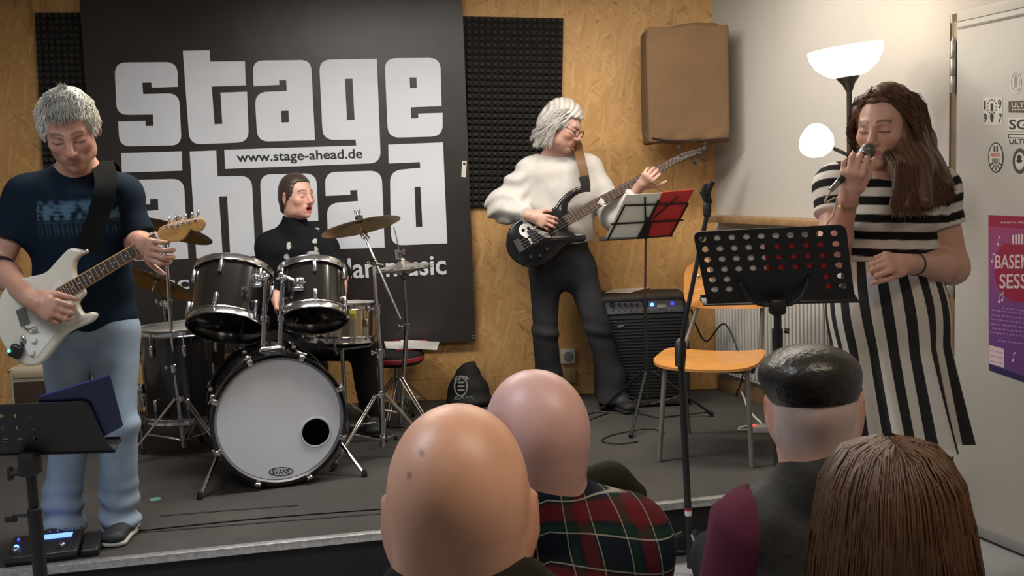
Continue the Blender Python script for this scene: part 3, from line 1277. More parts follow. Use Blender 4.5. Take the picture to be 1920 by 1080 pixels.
door_patch(MB(), [(1853, 403), (1994, 409), (1994, 434), (1854, 424)], off=DOFF + .0006, t=.0004).build('header_band', PRED, poster, smooth=False)
dtext('PARTY PRESENTS', 1877, 1955, 419, 3.2, PPINK, poster, DOFF + .001)
door_patch(MB(), round_poly([(1866, 480, 20), (1880, 455, 20), (1970, 462, 20), (1985, 500, 20), (1970, 565, 20), (1895, 568, 20), (1866, 535, 20)]), off=DOFF + .0006, t=.0004).build('red_blob', PRED, poster, smooth=False)
dtext('BASEMENT', 1866, 1976, 503, 25, PPINK, poster, DOFF + .001)
dtext('SESSION', 1874, 1980, 540, 26, PPINK, poster, DOFF + .001)
mb = MB()
for k in range(6):
    x = 1898 + k * 5.5
    door_patch(mb, [(x, 438 + abs(k - 2.5)), (x + 3.6, 438.5 + abs(k - 2.5)), (x + 3.6, 459), (x, 458)], off=DOFF + .0009, t=.0003)
mb.build('piano_keys', PPINK, poster, smooth=False)['kind'] = 'stuff'
for x, y in ((1871, 458), (1860, 490), (1873, 566), (1899, 676)):
    mb = MB()
    door_patch(mb, oval(x, y, 2.1, 2.6, 10), off=DOFF + .0009, t=.0003)
    door_patch(mb, [(x + 1.2, y), (x + 1.2, y - 14), (x + 5, y - 16), (x + 5, y - 13), (x + 2.2, y - 11), (x + 2.2, y)], off=DOFF + .0009, t=.0003)
    if x == 1873:
        door_patch(mb, oval(x + 6, y - 3, 2.1, 2.6, 10), off=DOFF + .0009, t=.0003)
        door_patch(mb, [(x + 7.2, y - 3), (x + 7.2, y - 20), (x + 8.2, y - 20), (x + 8.2, y - 3)], off=DOFF + .0009, t=.0003)
    mb.build('music_note', PPINK, poster, smooth=False)
mb = MB()
for k, (x0, y) in enumerate(((1880, 574), (1859, 580), (1859, 589), (1857, 597), (1858, 606), (1860, 614), (1856, 622), (1872, 636))):
    x = x0
    while x < 1950:
        w = 4 + (k * 7 + x * 3) % 6
        sl = .2 * (x - 1858)
        door_patch(mb, [(x, y + sl * .6), (x + w, y + (sl + .2 * w) * .6), (x + w, y + 2.3 + (sl + .2 * w) * .6), (x, y + 2.3 + sl * .6)], off=DOFF + .0009, t=.0003)
        x += w + 2
mb.build('text_lines', PLIL, poster, smooth=False)['kind'] = 'stuff'
door_patch(MB(), [(1854, 683), (1994, 730), (1995, 743), (1854, 694)], off=DOFF + .0006, t=.0004).build('footer_band', PNAVY, poster, smooth=False)
door_patch(MB(), [(1855, 647), (1882, 654), (1883, 690), (1855, 681)], off=DOFF + .0009, t=.0004).build('logo_block', PPINK, poster, smooth=False)
mb = MB()
for k in range(3):
    y = 655 + k * 10
    for q in range(4):
        x = 1857 + q * 6.3
        sl = .25 * (x - 1855)
        door_patch(mb, [(x, y + sl), (x + 4, y + 1 + sl), (x + 4, y + 2.6 + sl), (x, y + 1.6 + sl)], off=DOFF + .0013, t=.0003)
mb.build('logo_marks', PLIL, poster, smooth=False)['kind'] = 'stuff'

# ------------------------------------------------------------ window shelf and radiator on the right wall
WOODSH = mat('shelf_wood', (0.30, 0.185, 0.09), 0.5, var=0.2, vscale=20)
zsh = rw_px(1380, 404).z
mb = MB()
wall_box(mb, 0.06, 1.25, zsh - 0.035, zsh, 0.0, 0.11, 0.004)
mb.build('board', WOODSH, None)
shelf = bpy.data.objects['board']
tag(solo(shelf, RW(0.65, zsh - 0.035, 0.05)), 'narrow wooden wall shelf above the white radiator', 'shelf')
shelf.name = 'wall_shelf'
rad = thing('radiator', 'white ribbed radiator low on the right wall', 'radiator', RW(0.55, S, 0.05))
RADM = mat('radiator_enamel', (0.56, 0.55, 0.52), 0.45, var=0.03)
mb = MB()
wall_box(mb, 0.06, 1.18, S + 0.12, S + 0.82, 0.0, 0.045, 0.004)
mb.build('panel', RADM, rad)
proto = None
n = 36
for k in range(n):
    s_ = 0.075 + k * (1.09 / (n - 1))
    if proto is None:
        proto = MB().box((0, 0, 0), (0.017, 0.014, 0.66), bev=0.006, seg=2).build('rib', RADM)
        o = proto
    else:
        o = proto.copy(); COL.objects.link(o)
    o.parent = rad
    o.location = RW(s_, S + 0.47, 0.05) - rad.location
    o.rotation_euler = (0, 0, math.atan2(WD.y, WD.x))

# ------------------------------------------------------------ acoustic foam
FOAM = mat('foam_black', (0.022, 0.02, 0.018), 0.9, var=0.3, vscale=30)


def foam(q, label):
    """q = pixel corners TL, TR, BR, BL on the back wall (the panels hang slightly crooked)"""
    C = [W(x, y, YW) for x, y in q]
    pitch = 0.036
    nx = round((C[1] - C[0]).length / pitch); nz = round((C[3] - C[0]).length / pitch)
    t = thing('acoustic_foam_panel', label, 'foam panel', (C[2] + C[3]) / 2)
    MB().slab([c - V((0, .016, 0)) for c in C], (0, -1, 0), .016).build('base', FOAM, t, smooth=False)
    vv, ff = [], []

    def at(u, v_, d):
        p = (C[0] * (1 - u) + C[1] * u) * (1 - v_) + (C[3] * (1 - u) + C[2] * u) * v_
        return p - V((0, d, 0))
    for i in range(nx):
        for j in range(nz):
            b0 = len(vv)
            for f_, d in ((.5, .016), (.13, .044)):
                for dx, dz in ((-1, -1), (1, -1), (1, 1), (-1, 1)):
                    vv.append(at((i + .5 + dx * f_) / nx, (j + .5 + dz * f_) / nz, d))
            for k in range(4):
                ff.append((b0 + k, b0 + (k + 1) % 4, b0 + 4 + (k + 1) % 4, b0 + 4 + k))
            ff.append((b0 + 4, b0 + 5, b0 + 6, b0 + 7))
    o = MB().raw(vv, ff).build('pyramids', FOAM, t, smooth=False)
    o['kind'] = 'stuff'
    return t


foam([(67, 25), (260, 24), (278, 390), (88, 391)], 'black pyramid acoustic foam panel behind the guitarist')
foam([(800, 30), (1056, 35), (1050, 391), (806, 388)], 'black pyramid acoustic foam panel behind the bassist')

# ------------------------------------------------------------ banner
YB = YW - 0.060
banner = thing('banner', 'large black vinyl banner with white stage ahead lettering', 'banner', W(540, 650, YB))
VINYL = mat('banner_vinyl', (0.026, 0.0215, 0.021), 0.38, var=0.25, vscale=2.0, bump=0.35, bscale=3.5)
cor = [(146, -40), (865, -40), (892, 640), (196, 664)]
NX, NZ = 40, 44
vv, ff = [], []
for side in (0, 1):
    for j in range(NZ + 1):
        for i in range(NX + 1):
            u, v_ = i / NX, j / NZ
            x = (cor[0][0] * (1 - u) + cor[1][0] * u) * (1 - v_) + (cor[3][0] * (1 - u) + cor[2][0] * u) * v_
            y = (cor[0][1] * (1 - u) + cor[1][1] * u) * (1 - v_) + (cor[3][1] * (1 - u) + cor[2][1] * u) * v_
            dy = 0.0012 * math.sin(9 * u + 5 * v_) + 0.0010 * math.sin(17 * u - 3 * v_) + 0.001 * math.sin(14 * v_ + 3 * u)
            vv.append(W(x, y, YB + dy + side * 0.0012))
n1 = (NX + 1) * (NZ + 1)
for j in range(NZ):
    for i in range(NX):
        a = j * (NX + 1) + i
        ff.append((a, a + NX + 1, a + NX + 2, a + 1))
        ff.append((n1 + a, n1 + a + 1, n1 + a + NX + 2, n1 + a + NX + 1))
MB().raw(vv, ff).build('sheet', VINYL, banner)


def bz(p):
    return (200 + p[0] / 2.25, 80 + p[1] / 2.25)


def letter(outer, holes=(), m=PRINTW, name='letter'):
    o2 = round_poly([bz(p) + ((p[2] / 2.25,) if len(p) > 2 else (0,)) for p in outer], 7)
    Yl = YB - 0.0042
    mb = MB().slab([W(x, y, Yl) for x, y in o2], (0, -1, 0), 0.0006, [[W(*bz(p), Yl) for p in h] for h in holes])
    return mb.build(name, m, banner, smooth=False)


letter([(33, 84, 50), (298, 82, 50), (301, 186), (190, 190), (188, 168), (150, 169), (154, 217), (306, 213, 50), (316, 433, 45), (55, 438, 45), (48, 333), (163, 330), (164, 352), (198, 351), (195, 303), (42, 305, 50)])
letter([(321, 34), (434, 32), (437, 80), (583, 79), (587, 180), (443, 185), (455, 344), (488, 343), (480, 211), (592, 207), (600, 420, 50), (350, 430, 50)])
letter([(616, 76, 45), (862, 73, 45), (879, 412), (636, 418, 50), (624, 209, 55), (760, 204), (757, 158), (727, 159), (729, 178), (620, 184)], [[(736, 288), (767, 287), (769, 336), (738, 337)]])
letter([(896, 72, 50), (1140, 68), (1157, 508, 50), (500, 533), (496, 452), (1053, 434), (1050, 409), (912, 411, 50)], [[(1005, 153), (1037, 152), (1046, 326), (1014, 327)]])
letter([(1172, 66, 50), (1408, 64, 50), (1413, 268), (1283, 273), (1285, 320), (1315, 318), (1314, 299), (1417, 296), (1418, 395, 50), (1187, 402, 50)], [[(1278, 147), (1307, 147), (1308, 191), (1280, 192)]])
letter([(61, 466), (317, 458), (319, 540), (64, 548)])
letter([(70, 580, 50), (325, 574, 50), (345, 912), (90, 922, 50), (82, 716, 50), (218, 706), (216, 659), (183, 660), (184, 682), (76, 686)], [[(192, 790), (224, 789), (227, 838), (195, 839)]])
letter([(350, 459), (462, 455), (468, 564), (612, 562, 50), (627, 900), (522, 903), (508, 648), (474, 649), (490, 907), (379, 910)])
letter([(646, 556, 50), (885, 551, 50), (893, 752), (760, 757), (762, 806), (794, 804), (792, 784), (897, 781), (900, 880, 50), (662, 888, 50)], [[(752, 634), (782, 633), (784, 677), (754, 678)]])
letter([(920, 546, 50), (1160, 540, 50), (1173, 864), (935, 872, 50), (928, 679, 50), (1060, 668), (1057, 622), (1027, 623), (1029, 642), (924, 647)], [[(1035, 755), (1066, 754), (1068, 800), (1037, 801)]])
letter([(1188, 430), (1419, 421), (1437, 847), (1200, 856, 50), (1195, 540, 50), (1323, 528), (1321, 504), (1190, 510)], [[(1299, 609), (1324, 608), (1332, 776), (1305, 777)]])


def btext(body, a, b, h_px, m, dy=0.0052):
    A, B = W(*bz(a), YB - dy), W(*bz(b), YB - dy)
    hh = (W(bz(a)[0], bz(a)[1] - h_px, YB - dy) - A).length / 0.7
    up = V((0, 0, 1))
    return lettering(body, 'lettering', m, banner, A, B, up, fit_h=hh, n=V((0, -1, 0)))


btext('www.stage-ahead.de', (550, 503), (1080, 486), 17.5, PRINTK)
btext('sc', (250, 1042), (350, 1038), 26, PRINTW)
btext('lan music', (1020, 993), (1434, 975), 37, PRINTW)
MB().lathe([(0.006, 0), (0.012, 0), (0.012, 0.002), (0.009, 0.003), (0.006, 0.002)], W(888, 632, YB - 0.003), (0, -1, 0), n=18, closed=True).build('grommet', CHROME, banner)
MB().slab([W(*bz(p), YB - .004) for p in ((1500, 500), (1519, 499), (1515, 568), (1496, 566))], (0, -1, 0), 0.002, [[W(*bz(p), YB - .004) for p in ((1504, 506), (1514, 506), (1513, 516), (1503, 516))]]).build('cable_tie_tag', STW, banner, smooth=False)

# ------------------------------------------------------------ brown cloth-covered box high in the corner
CLOTH = mat('brown_cloth', (0.150, 0.088, 0.042), 0.9, var=0.12, vscale=4, bump=0.2, bscale=90)
spk = thing('covered_loudspeaker', 'brown cloth-covered box hung high in the corner', 'speaker', W(1290, 266, 5.40))
s = Sdf()
a, b = W(1211, 52, 5.27), W(1370, 262, 5.27)
cx, cz = (a.x + b.x) / 2, (a.z + b.z) / 2
s.bx((cx, 5.40, cz), ((b.x - a.x) / 2, 0.13, (a.z - b.z) / 2), None, 0.014, 0.01)
s.rc(W(1268, 54, 5.32), W(1335, 50, 5.32), .018, .022, .04)
s.rc(W(1216, 255, 5.35), W(1364, 262, 5.35), .02, .02, .03)
s.disp(lambda X, Y, Z: 0.0035 * sinnoise(X, Y, Z, 22, 3) + 0.004 * np.sin(40 * X + 6 * np.sin(9 * Z)) * np.exp(-((Z - b.z) / .05) ** 2) + 0.004 * np.sin(34 * X + 2) * np.exp(-((Z - a.z) / .05) ** 2))
sdf_obj('cloth_cover', s, 0.008, CLOTH, spk)
mb = MB()
mb.tube([W(1222, 258, 5.262), W(1250, 263, 5.258), W(1300, 264, 5.258), W(1362, 259, 5.262)], 0.004, 6)
mb.build('drawstring', mat('dark_cord', (.035, .02, .015), .8), spk)
mb = MB()
mb.box((cx + .02, 5.58, cz), (0.08, 0.12, 0.12), bev=.004)
mb.build('wall_bracket', BLACKM, spk)

# ------------------------------------------------------------ drums
SHELL = mat('drum_shell_black', (0.010, 0.009, 0.009), 0.16, var=0.1, coat=0.5)
HEADW = mat('drum_head_white', (0.70, 0.72, 0.77), 0.55, var=0.03, vscale=5)
HEADK = mat('drum_head_black', (0.004, 0.004, 0.004), 0.12, var=0.0)
CLEARH = mat('drum_head_coated', (0.6, 0.6, 0.58), 0.6, var=0.03)


def ringpt(c, M, r, ang, h):
    return c + M @ V((r * math.cos(ang), r * math.sin(ang), h))


def drum(name, label, c, axis, r, L, lugs=6, shell=SHELL, bottom=HEADK, top=CLEARH, hoop=CHROME, lugm=CHROME, a0=0.3, origin=None):
    """c = centre of the bottom, axis = bottom -> top"""
    t = thing(name, label, 'drum', origin or c)
    M = axes(axis)
    c = V(c)
    ax = V(axis).normalized()
    MB().lathe([(r - .006, 0.004), (r, 0.004), (r, L - .004), (r - .006, L - .004)], c, ax, 40, closed=True).build('shell', shell, t)
    MB().lathe([(0, 0), (r - .004, 0.001), (r + .002, 0.004), (r + .002, .010), (0, .010)], c, ax, 40).build('bottom_head', bottom, t)
    MB().lathe([(0, L - .010), (r + .002, L - .010), (r + .002, L - .004), (r - .004, L - .001), (0, L)], c, ax, 40).build('top_head', top, t)
    for h0, sg in ((0, -1), (L, 1)):
        MB().lathe([(r + .002, h0 + sg * .012), (r + .008, h0 + sg * .014), (r + .012, h0 + sg * .011), (r + .010, h0 + sg * .003), (r + .010, h0 - sg * .012), (r + .015, h0 - sg * .016), (r + .014, h0 - sg * .020), (r + .004, h0 - sg * .018)], c, ax, 40, closed=True).build('hoop', hoop, t)
    for k in range(lugs):
        a = a0 + 2 * math.pi * k / lugs
        for hh in ((.20, .80) if L > .2 else (.5,)):
            p = ringpt(c, M, r + .008, a, L * hh)
            rad = (M @ V((math.cos(a), math.sin(a), 0)))
            lg = MB().box(p, (.02, .018, min(.06, L * .24)), axes(ax, rad), bev=.006, seg=3).build('lug', lugm, t)
        for (h0, h1) in ((0.0, .18), (.82, 1.0)) if L > .2 else ((0, 1),):
            MB().tube([ringpt(c, M, r + .014, a, L * h0), ringpt(c, M, r + .014, a, L * h1)], .0034, 6).build('tension_rod', hoop, t)
    return t, M


def tilt(lean_away, roll_left):
    """unit vector: up, leaned away from the viewer and rolled to the left (degrees)"""
    v = Matrix.Rotation(R(-roll_left), 3, 'Y') @ (Matrix.Rotation(R(-lean_away), 3, 'X') @ V((0, 0, 1)))
    return v


# bass drum
ax = V((math.sin(R(19)), -math.cos(R(19)), 0.0))           # towards the audience
C0 = W(524, 783, 4.08)
Rb = 0.268
C0.z = S + Rb + 0.022
LB = 0.40
bd = thing('bass_drum', 'big black bass drum with white front head', 'drum', V((C0.x - ax.x * .2, C0.y - ax.y * .2, S)))
Mx = axes(ax, (0, 0, 1))
back = C0 - ax * LB
MB().lathe([(Rb - .006, .012), (Rb - .002, .012), (Rb - .002, LB - .012), (Rb - .006, LB - .012)], back, ax, 48, closed=True).build('shell', SHELL, bd)
hd = MB().lathe([(0, LB + .001), (Rb - .012, LB + .001), (Rb - .004, LB - .006), (Rb - .004, LB - .014), (0, LB - .014)], back, ax, 56)
hd = hd.build('front_head', HEADW, bd)
MB().lathe([(0, .01), (Rb - .004, .01), (Rb - .004, .002), (0, -.002)], back, ax, 48).build('batter_head', HEADW, bd)
for h0, sg in ((LB, 1), (0, -1)):
    MB().lathe([(Rb - .004, h0 + sg * .016), (Rb + .012, h0 + sg * .016), (Rb + .016, h0 + sg * .010), (Rb + .016, h0 - sg * .022), (Rb + .012, h0 - sg * .026), (Rb - .001, h0 - sg * .024)], back, ax, 56, closed=True).build('hoop', BLACKG, bd)
    MB().lathe([(Rb - .010, h0 + sg * .006), (Rb - .004, h0 + sg * .0175), (Rb - .002, h0 + sg * .0175), (Rb - .002, h0 + sg * .004)], back, ax, 56, closed=True).build('hoop_inlay', STEEL, bd)
for k in range(8):
    a = math.pi / 8 + k * math.pi / 4
    rad = Mx @ V((math.cos(a), math.sin(a), 0))
    tn = ax.cross(rad)
    for h0, sg in ((LB, 1), (0, -1)):
        p = back + rad * (Rb + .014) + ax * (h0 + sg * .002)
        cl = MB().box(p, (.016, .026, .05), axes(ax, rad), bev=.006, seg=3)
        cl.box(back + rad * (Rb + .006) + ax * (h0 + sg * .019), (.02, .022, .008), axes(ax, rad), bev=.003)
        cl.build('claw', CHROME, bd)
        q = back + rad * (Rb + .012) + ax * (LB / 2 + sg * .085)
        MB().box(q, (.024, .02, .055), axes(ax, rad), bev=.008, seg=3).build('lug', CHROME, bd)
        mb = MB().tube([q, p + rad * .012], .0035, 6)
        e = p + rad * .012
        mb.tube([e - ax * sg * .01 - tn * .018 * (1 if sg > 0 else 0), e - ax * sg * .01 + tn * .018 * (1 if sg > 0 else 0)], .004, 6)
        mb.build('tension_rod', CHROME, bd)
# port hole with its ring (head mesh is whole: a black disc paints in the dark inside)
dn = Mx
pc = onplane(592, 810, C0, ax)
MB().lathe([(.058, 0), (.066, 0), (.066, .003), (.062, .004), (.058, .003)], pc + ax * .0012, ax, 36, closed=True).build('port_ring', mat('port_ring', (.62, .62, .63), .4), bd)
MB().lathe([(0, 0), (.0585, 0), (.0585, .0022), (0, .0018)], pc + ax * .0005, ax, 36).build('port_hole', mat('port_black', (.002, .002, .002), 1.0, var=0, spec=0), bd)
# maker's oval
lc = onplane(527, 884, C0, ax)
ux = (onplane(549, 883, C0, ax) - lc)
uy = V((0, 0, 1)) * ux.length * .38


def oval3(c, a, b, n=30, s=1.0):
    return [c + (a * math.cos(2 * math.pi * k / n) + b * math.sin(2 * math.pi * k / n)) * s for k in range(n)]


MB().slab(oval3(lc + ax * .0022, ux * 1.05, uy * 1.05), ax, .0006, [oval3(lc + ax * .0022, ux * .95, uy * .86)]).build('logo_oval', PRINTK, bd, smooth=False)
lettering('EVANS', 'logo_lettering', PRINTK, bd, lc - ux * .72 - V((0, 0, .010)) + ax * .002, lc + ux * .72 - V((0, 0, .010)) + ax * .002, (0, 0, 1), fit_h=.030, n=ax)
# spurs
for sgn in (-1, 1):
    side = V((0, 0, 1)).cross(ax) * sgn
    a = back + ax * (LB * .72) + side * (Rb * .9) - V((0, 0, Rb * .45))
    f = a + side * .10 + ax * .13
    f.z = S + .012
    MB().tube([a - (f - a) * .25, f], .0085, 10).ell(a, (.022, .022, .022)).build('spur', CHROME, bd)
    MB().lathe([(0, -.012), (.012, -.012), (.014, .0), (.009, .02), (0, .02)], f, (0, 0, 1), 12).build('spur_foot', BLACKM, bd)
# tom mount: block on the shell and two posts
tb = V((back.x + ax.x * LB * .62, back.y + ax.y * LB * .62, C0.z + Rb))
MB().box(tb + V((0, 0, .012)), (.11, .075, .035), axes((0, 0, 1), V((0, 0, 1)).cross(ax)), bev=.012, seg=3).build('mount_block', CHROME, bd)
posts = []
for px_, top_y in ((499, 520), (531, 522)):
    p0 = tb + V(((px_ - 515) / 445, 0, .02))
    p1 = V((W(px_ - 1, top_y, p0.y).x, p0.y, W(px_, top_y, p0.y).z))
    MB().tube([p0, p1], .0105, 12).lathe([(.0106, 0), (.017, .002), (.017, .022), (.0106, .024)], p0.lerp(p1, .38), p1 - p0, 14).build('tom_post', CHROME, bd)
    posts.append(p1)

# toms
ax1 = tilt(33, -3)
t1, M1 = drum('tom_drum', 'larger black rack tom mounted left above the bass drum', W(425, 612, 4.29), ax1, .163, .262, 6, a0=math.pi * 1.5 - .05)
ax2 = tilt(31, 5)
t2, M2 = drum('tom_drum', 'smaller black rack tom mounted right above the bass drum', W(588, 597, 4.29), ax2, .142, .225, 6, a0=math.pi * 1.5 + .25)
for t, pt, c_, tgt in ((t1, posts[0], W(425, 612, 4.29) + ax1 * .15, (482, 524)), (t2, posts[1], W(588, 597, 4.29) + ax2 * .15, (560, 530))):
    q = W(tgt[0], tgt[1], pt.y - .01)
    mb = MB()
    mb.tube([pt + V((0, 0, .012)), q], .0095, 10).ell(pt, .020).ell(q, (.026, .022, .026))
    mb.tube([q - V((.02, 0, .016)), q + V((.02, 0, .018))], .007, 8)
    mb.tube([pt + V((-.022, -.012, .0)), pt + V((.022, -.012, .006))], .006, 8)
    mb.box(q + V((0, -.012, -.024)), (.05, .03, .018), bev=.006)
    mb.ell(pt + V((0, -.02, .02)), .011).ell(q + V((.014, -.022, .012)), .010)
    mb.build('mount_bracket', CHROME, t)

# floor tom
cb = W(352, 770, 4.8)
ft, Mf = drum('floor_tom', 'tall black floor tom standing behind the left cymbal stand', V((cb.x, cb.y, S + .17)), (0, 0, 1), .196, .43, 8, a0=.35, origin=V((cb.x, cb.y, S)))
for k in range(3):
    a = R(205 + 120 * k)
    p = V((cb.x + .222 * math.cos(a), cb.y + .222 * math.sin(a), 0))
    MB().tube([p + V((0, 0, S + .012)), p + V((0, 0, S + .44))], .006, 8).box(p + V((0, 0, S + .32)) - V((.012 * math.cos(a), .012 * math.sin(a), 0)), (.035, .035, .05), bev=.01).build('leg', CHROME, ft)
    MB().lathe([(0, 0), (.012, 0), (.012, .02), (.008, .028), (0, .028)], p + V((0, 0, S)), n=10).build('rubber_foot', BLACKM, ft)

# snare
GOLDM = mat('snare_brass', (0.62, 0.55, 0.40), 0.2, 1.0, var=0.08)
axs = tilt(4, -3)
sc_ = W(640, 634, 4.74)
sn, Ms = drum('snare_drum', 'shiny brass snare drum in front of the drummer', sc_, axs, .168, .165, 8, shell=GOLDM, bottom=CLEARH, lugm=GOLDM, hoop=CHROME, a0=.1)
bp = onplane(657, 589, sc_ - V((0, .171, 0)), V((.12, -1, 0)))
Mr = axes(axs, V((1, .12, 0)))
MB().box(bp, (.05, .004, .036), Mr, bev=.001).build('badge', mat('badge_yellow', (.62, .52, .04), .45), sn)
lettering('SONOR', 'badge_lettering', PRINTK, sn, bp + V((-.021, -.006, -.012)), bp + V((.021, -.006, -.012)), (0, 0, 1), fit_h=.018, n=V((0, -1, 0)))
# snare stand
st = thing('snare_stand', 'low tripod stand carrying the brass snare drum', 'stand', V((sc_.x, sc_.y, S)))


def tripod(t, base, collar, foot_r, angs, r=.008, drop=.09, m=CHROME, foot_z=S, dbl=True):
    base = V(base)
    for a in angs:
        d = V((math.cos(R(a)), math.sin(R(a)), 0))
        sd = V((-d.y, d.x, 0)) * (.011 if dbl else 0)
        top_ = V((base.x, base.y, foot_z + collar)) + d * .025
        ft_ = V((base.x, base.y, foot_z + .014)) + d * foot_r
        mb = MB()
        for sgn in ((-1, 1) if dbl else (1,)):
            mb.tube([top_ + sd * sgn, ft_ + sd * sgn * .5], r * (.55 if dbl else 1), 8)
            mb.tube([V((base.x, base.y, foot_z + drop)) + d * .018 + sd * sgn, top_.lerp(ft_, .55) + sd * sgn], r * .45, 6)
        lg = mb.build('leg', m, t)
        MB().tube([ft_ - (ft_ - top_).normalized() * .02, ft_ + (ft_ - top_).normalized() * .006], .012, 10).build('rubber_foot', BLACKM, lg)


tripod(st, (sc_.x, sc_.y), .20, .24, (250, 10, 130))
mb = MB().tube([V((sc_.x, sc_.y, S + .06)), V((sc_.x, sc_.y, sc_.z - .05))], .010, 10)
mb.build('tube', CHROME, st)
for k in range(3):
    a = R(30 + 120 * k)
    d = V((math.cos(a), math.sin(a), 0))
    b0 = V((sc_.x, sc_.y, sc_.z - .055))
    MB().tube([b0, b0 + d * .14, b0 + d * .178 + V((0, 0, .025)), b0 + d * .186 + V((0, 0, .085))], .006, 8).build('basket_arm', CHROME, st)


def cymbal(label, c, n, r, bell=.16):
    o = MB()
    b = r * bell
    o.lathe([(.006, .030), (b * .55, .027), (b, .012), (r * .5, .004), (r * .85, -.006), (r, -.011), (r, -.0125), (r * .85, -.0075), (r * .5, .0025), (b, .0105), (b * .55, .0255), (.006, .0285)], c, n, 56, closed=True)
    o = o.build('cymbal', BRASS, None)
    tag(solo(o, c), label, 'cymbal', 'cymbals of the drum kit')
    return o


def stand(name, label, base, pts, radii, collar, foot_r, angs, m=CHROME):
    t = thing(name, label, 'stand', V((base[0], base[1], S)))
    for i in range(len(pts) - 1):
        MB().tube([pts[i], pts[i + 1]], radii[i], 12).build('tube', m, t)
        if i > 0:
            d = (V(pts[i]) - V(pts[i - 1])).normalized()
            mb = MB().lathe([(radii[i], -.022), (radii[i - 1] + .006, -.02), (radii[i - 1] + .006, .016), (radii[i], .022)], pts[i], d, 14)
            q = V(pts[i])
            mb.tube([q, q + V((-.028, -.012, .004))], .005, 8).box(q + V((-.034, -.014, .004)), (.014, .006, .022), bev=.003)
            mb.build('clamp', m, t)
    cb_ = MB().lathe([(.012, -.016), (.022, -.014), (.022, .014), (.012, .016)], V((base[0], base[1], S + collar)), (0, 0, 1), 14)
    cb_.build('collar', m, t)
    tripod(t, base, collar, foot_r, angs, m=m)
    return t


def topper(t, c, n, extra=None):
    """felts, washer and wing nut above a cymbal"""
    n = V(n).normalized()
    MB().lathe([(.005, -.012), (.018, -.012), (.018, .018), (.005, .018)], c + n * .022, n, 14, closed=True).build('felt', BLACKM, t)
    sd = n.orthogonal().normalized()
    MB().tube([c - n * .05, c + n * .065], .004, 8).lathe([(.004, .044), (.009, .044), (.009, .058), (.004, .06)], c, n, 10).box(c + n * .064 + V((.012, 0, 0)), (.006, .004, .022), bev=.002).box(c + n * .064 - V((.012, 0, 0)), (.006, .004, .022), bev=.002).build('wing_nut', CHROME, t)


# left crash on straight stand
nL = tilt(20, -15)
bL = G(347, 858)
cL = W(328, 430, bL.y)
cymbal('bronze crash cymbal tilted beside the guitar headstock', cL, nL, .178)
stL = stand('cymbal_stand', 'chrome cymbal stand between guitarist and bass drum', (bL.x, bL.y), [V((bL.x, bL.y, S + .05)), W(327, 690, bL.y + .01), W(318, 570, bL.y + .0), W(311, 455, bL.y - .01), cL - nL * .012], [.0125, .0105, .009, .006], .29, .27, (335, 205, 90))
topper(stL, cL, nL)
# lower left ride, stand behind floor tom
nR = tilt(24, -20)
cR = W(292, 528, 4.92)
cymbal('large brown ride cymbal low behind the guitarist', cR, nR, .205)
bR = V((cR.x - .02, 5.12, 0))
stR = stand('cymbal_stand', 'cymbal stand behind the floor tom carrying the low ride', (bR.x, bR.y), [V((bR.x, bR.y, S + .05)), V((bR.x, bR.y, S + .45)), V((bR.x, bR.y - .05, cR.z - .12)), cR - nR * .012], [.0125, .0105, .006], .27, .2, (60, 180, 300))
topper(stR, cR, nR)
# right crash on boom stand
nC = tilt(11, 12)
bC = G(719, 858)
DC = bC.y - 4.2
cC = W(676, 421, 4.3 + DC)
cymbal('thin bronze crash cymbal on the boom stand, right of the drummer', cC, nC, .186)
j = W(701, 492, 4.25 + DC)
stC = stand('boom_cymbal_stand', 'chrome boom stand right of the bass drum', (bC.x, bC.y), [V((bC.x, bC.y, S + .05)), W(713, 662, bC.y + .0), W(706, 580, bC.y + .01), j], [.0135, .011, .0095], .30, .27, (222, 350, 95))
mb = MB().tube([W(751, 598, 4.18 + DC), W(683, 441, 4.29 + DC)], .0055, 10)
mb.build('boom_arm', CHROME, stC)
mb = MB().ell(j, (.02, .02, .018)).tube([j + V((-.03, 0, .0)), j + V((.045, -.01, -.012))], .007, 10)
mb.lathe([(0, -.01), (.019, -.008), (.019, .008), (0, .01)], j + V((-.005, -.012, .004)), (.3, -.4, 1), 14)
mb.build('boom_clamp', CHROME, stC)
tl = W(683, 441, 4.29 + DC)
mb = MB().ell(tl, (.018, .016, .02)).tube([tl, cC - nC * .02], .006, 10).tube([tl + V((.0, -.015, .01)), tl + V((.026, -.02, -.016))], .006, 8)
mb.build('tilter', CHROME, stC)
topper(stC, cC, nC)
# hi-hat
hh = W(757, 503, 5.0)
nH = tilt(3, 4)
tH = thing('hi_hat', 'pair of hi-hat cymbals on a chrome pedal stand', 'cymbal', V((G(768, 765).x, 5.0, S)))
BR2 = mat('hihat_bronze', (0.46, 0.39, 0.30), 0.3, 1.0, var=0.12)
for sg, nm in ((1, 'top_cymbal'), (-1, 'bottom_cymbal')):
    r = .156
    MB().lathe([(.006, .026), (r * .13, .024), (r * .24, .012), (r * .6, .005), (r, -.006), (r, -.0075), (r * .6, .0035), (r * .24, .0105), (r * .13, .0225), (.006, .0245)], hh + nH * .012 * sg, nH * sg, 44, closed=True).build(nm, BR2, tH)
bH = V((G(768, 765).x, 5.0, 0))
mb = MB().tube([V((bH.x, bH.y, S + .03)), W(763, 612, 5.0)], .0125, 12)
mb.build('lower_tube', CHROME, tH)
MB().tube([W(763, 614, 5.0), hh - nH * .03], .009, 10).lathe([(.009, -.03), (.018, -.02), (.024, .0), (.008, .004)], hh - nH * .03, nH, 14).build('upper_tube', STEEL, tH)
MB().tube([hh, W(738, 425, 5.0)], .0032, 8).build('pull_rod', CHROME, tH)
cl = W(744, 472, 5.0)
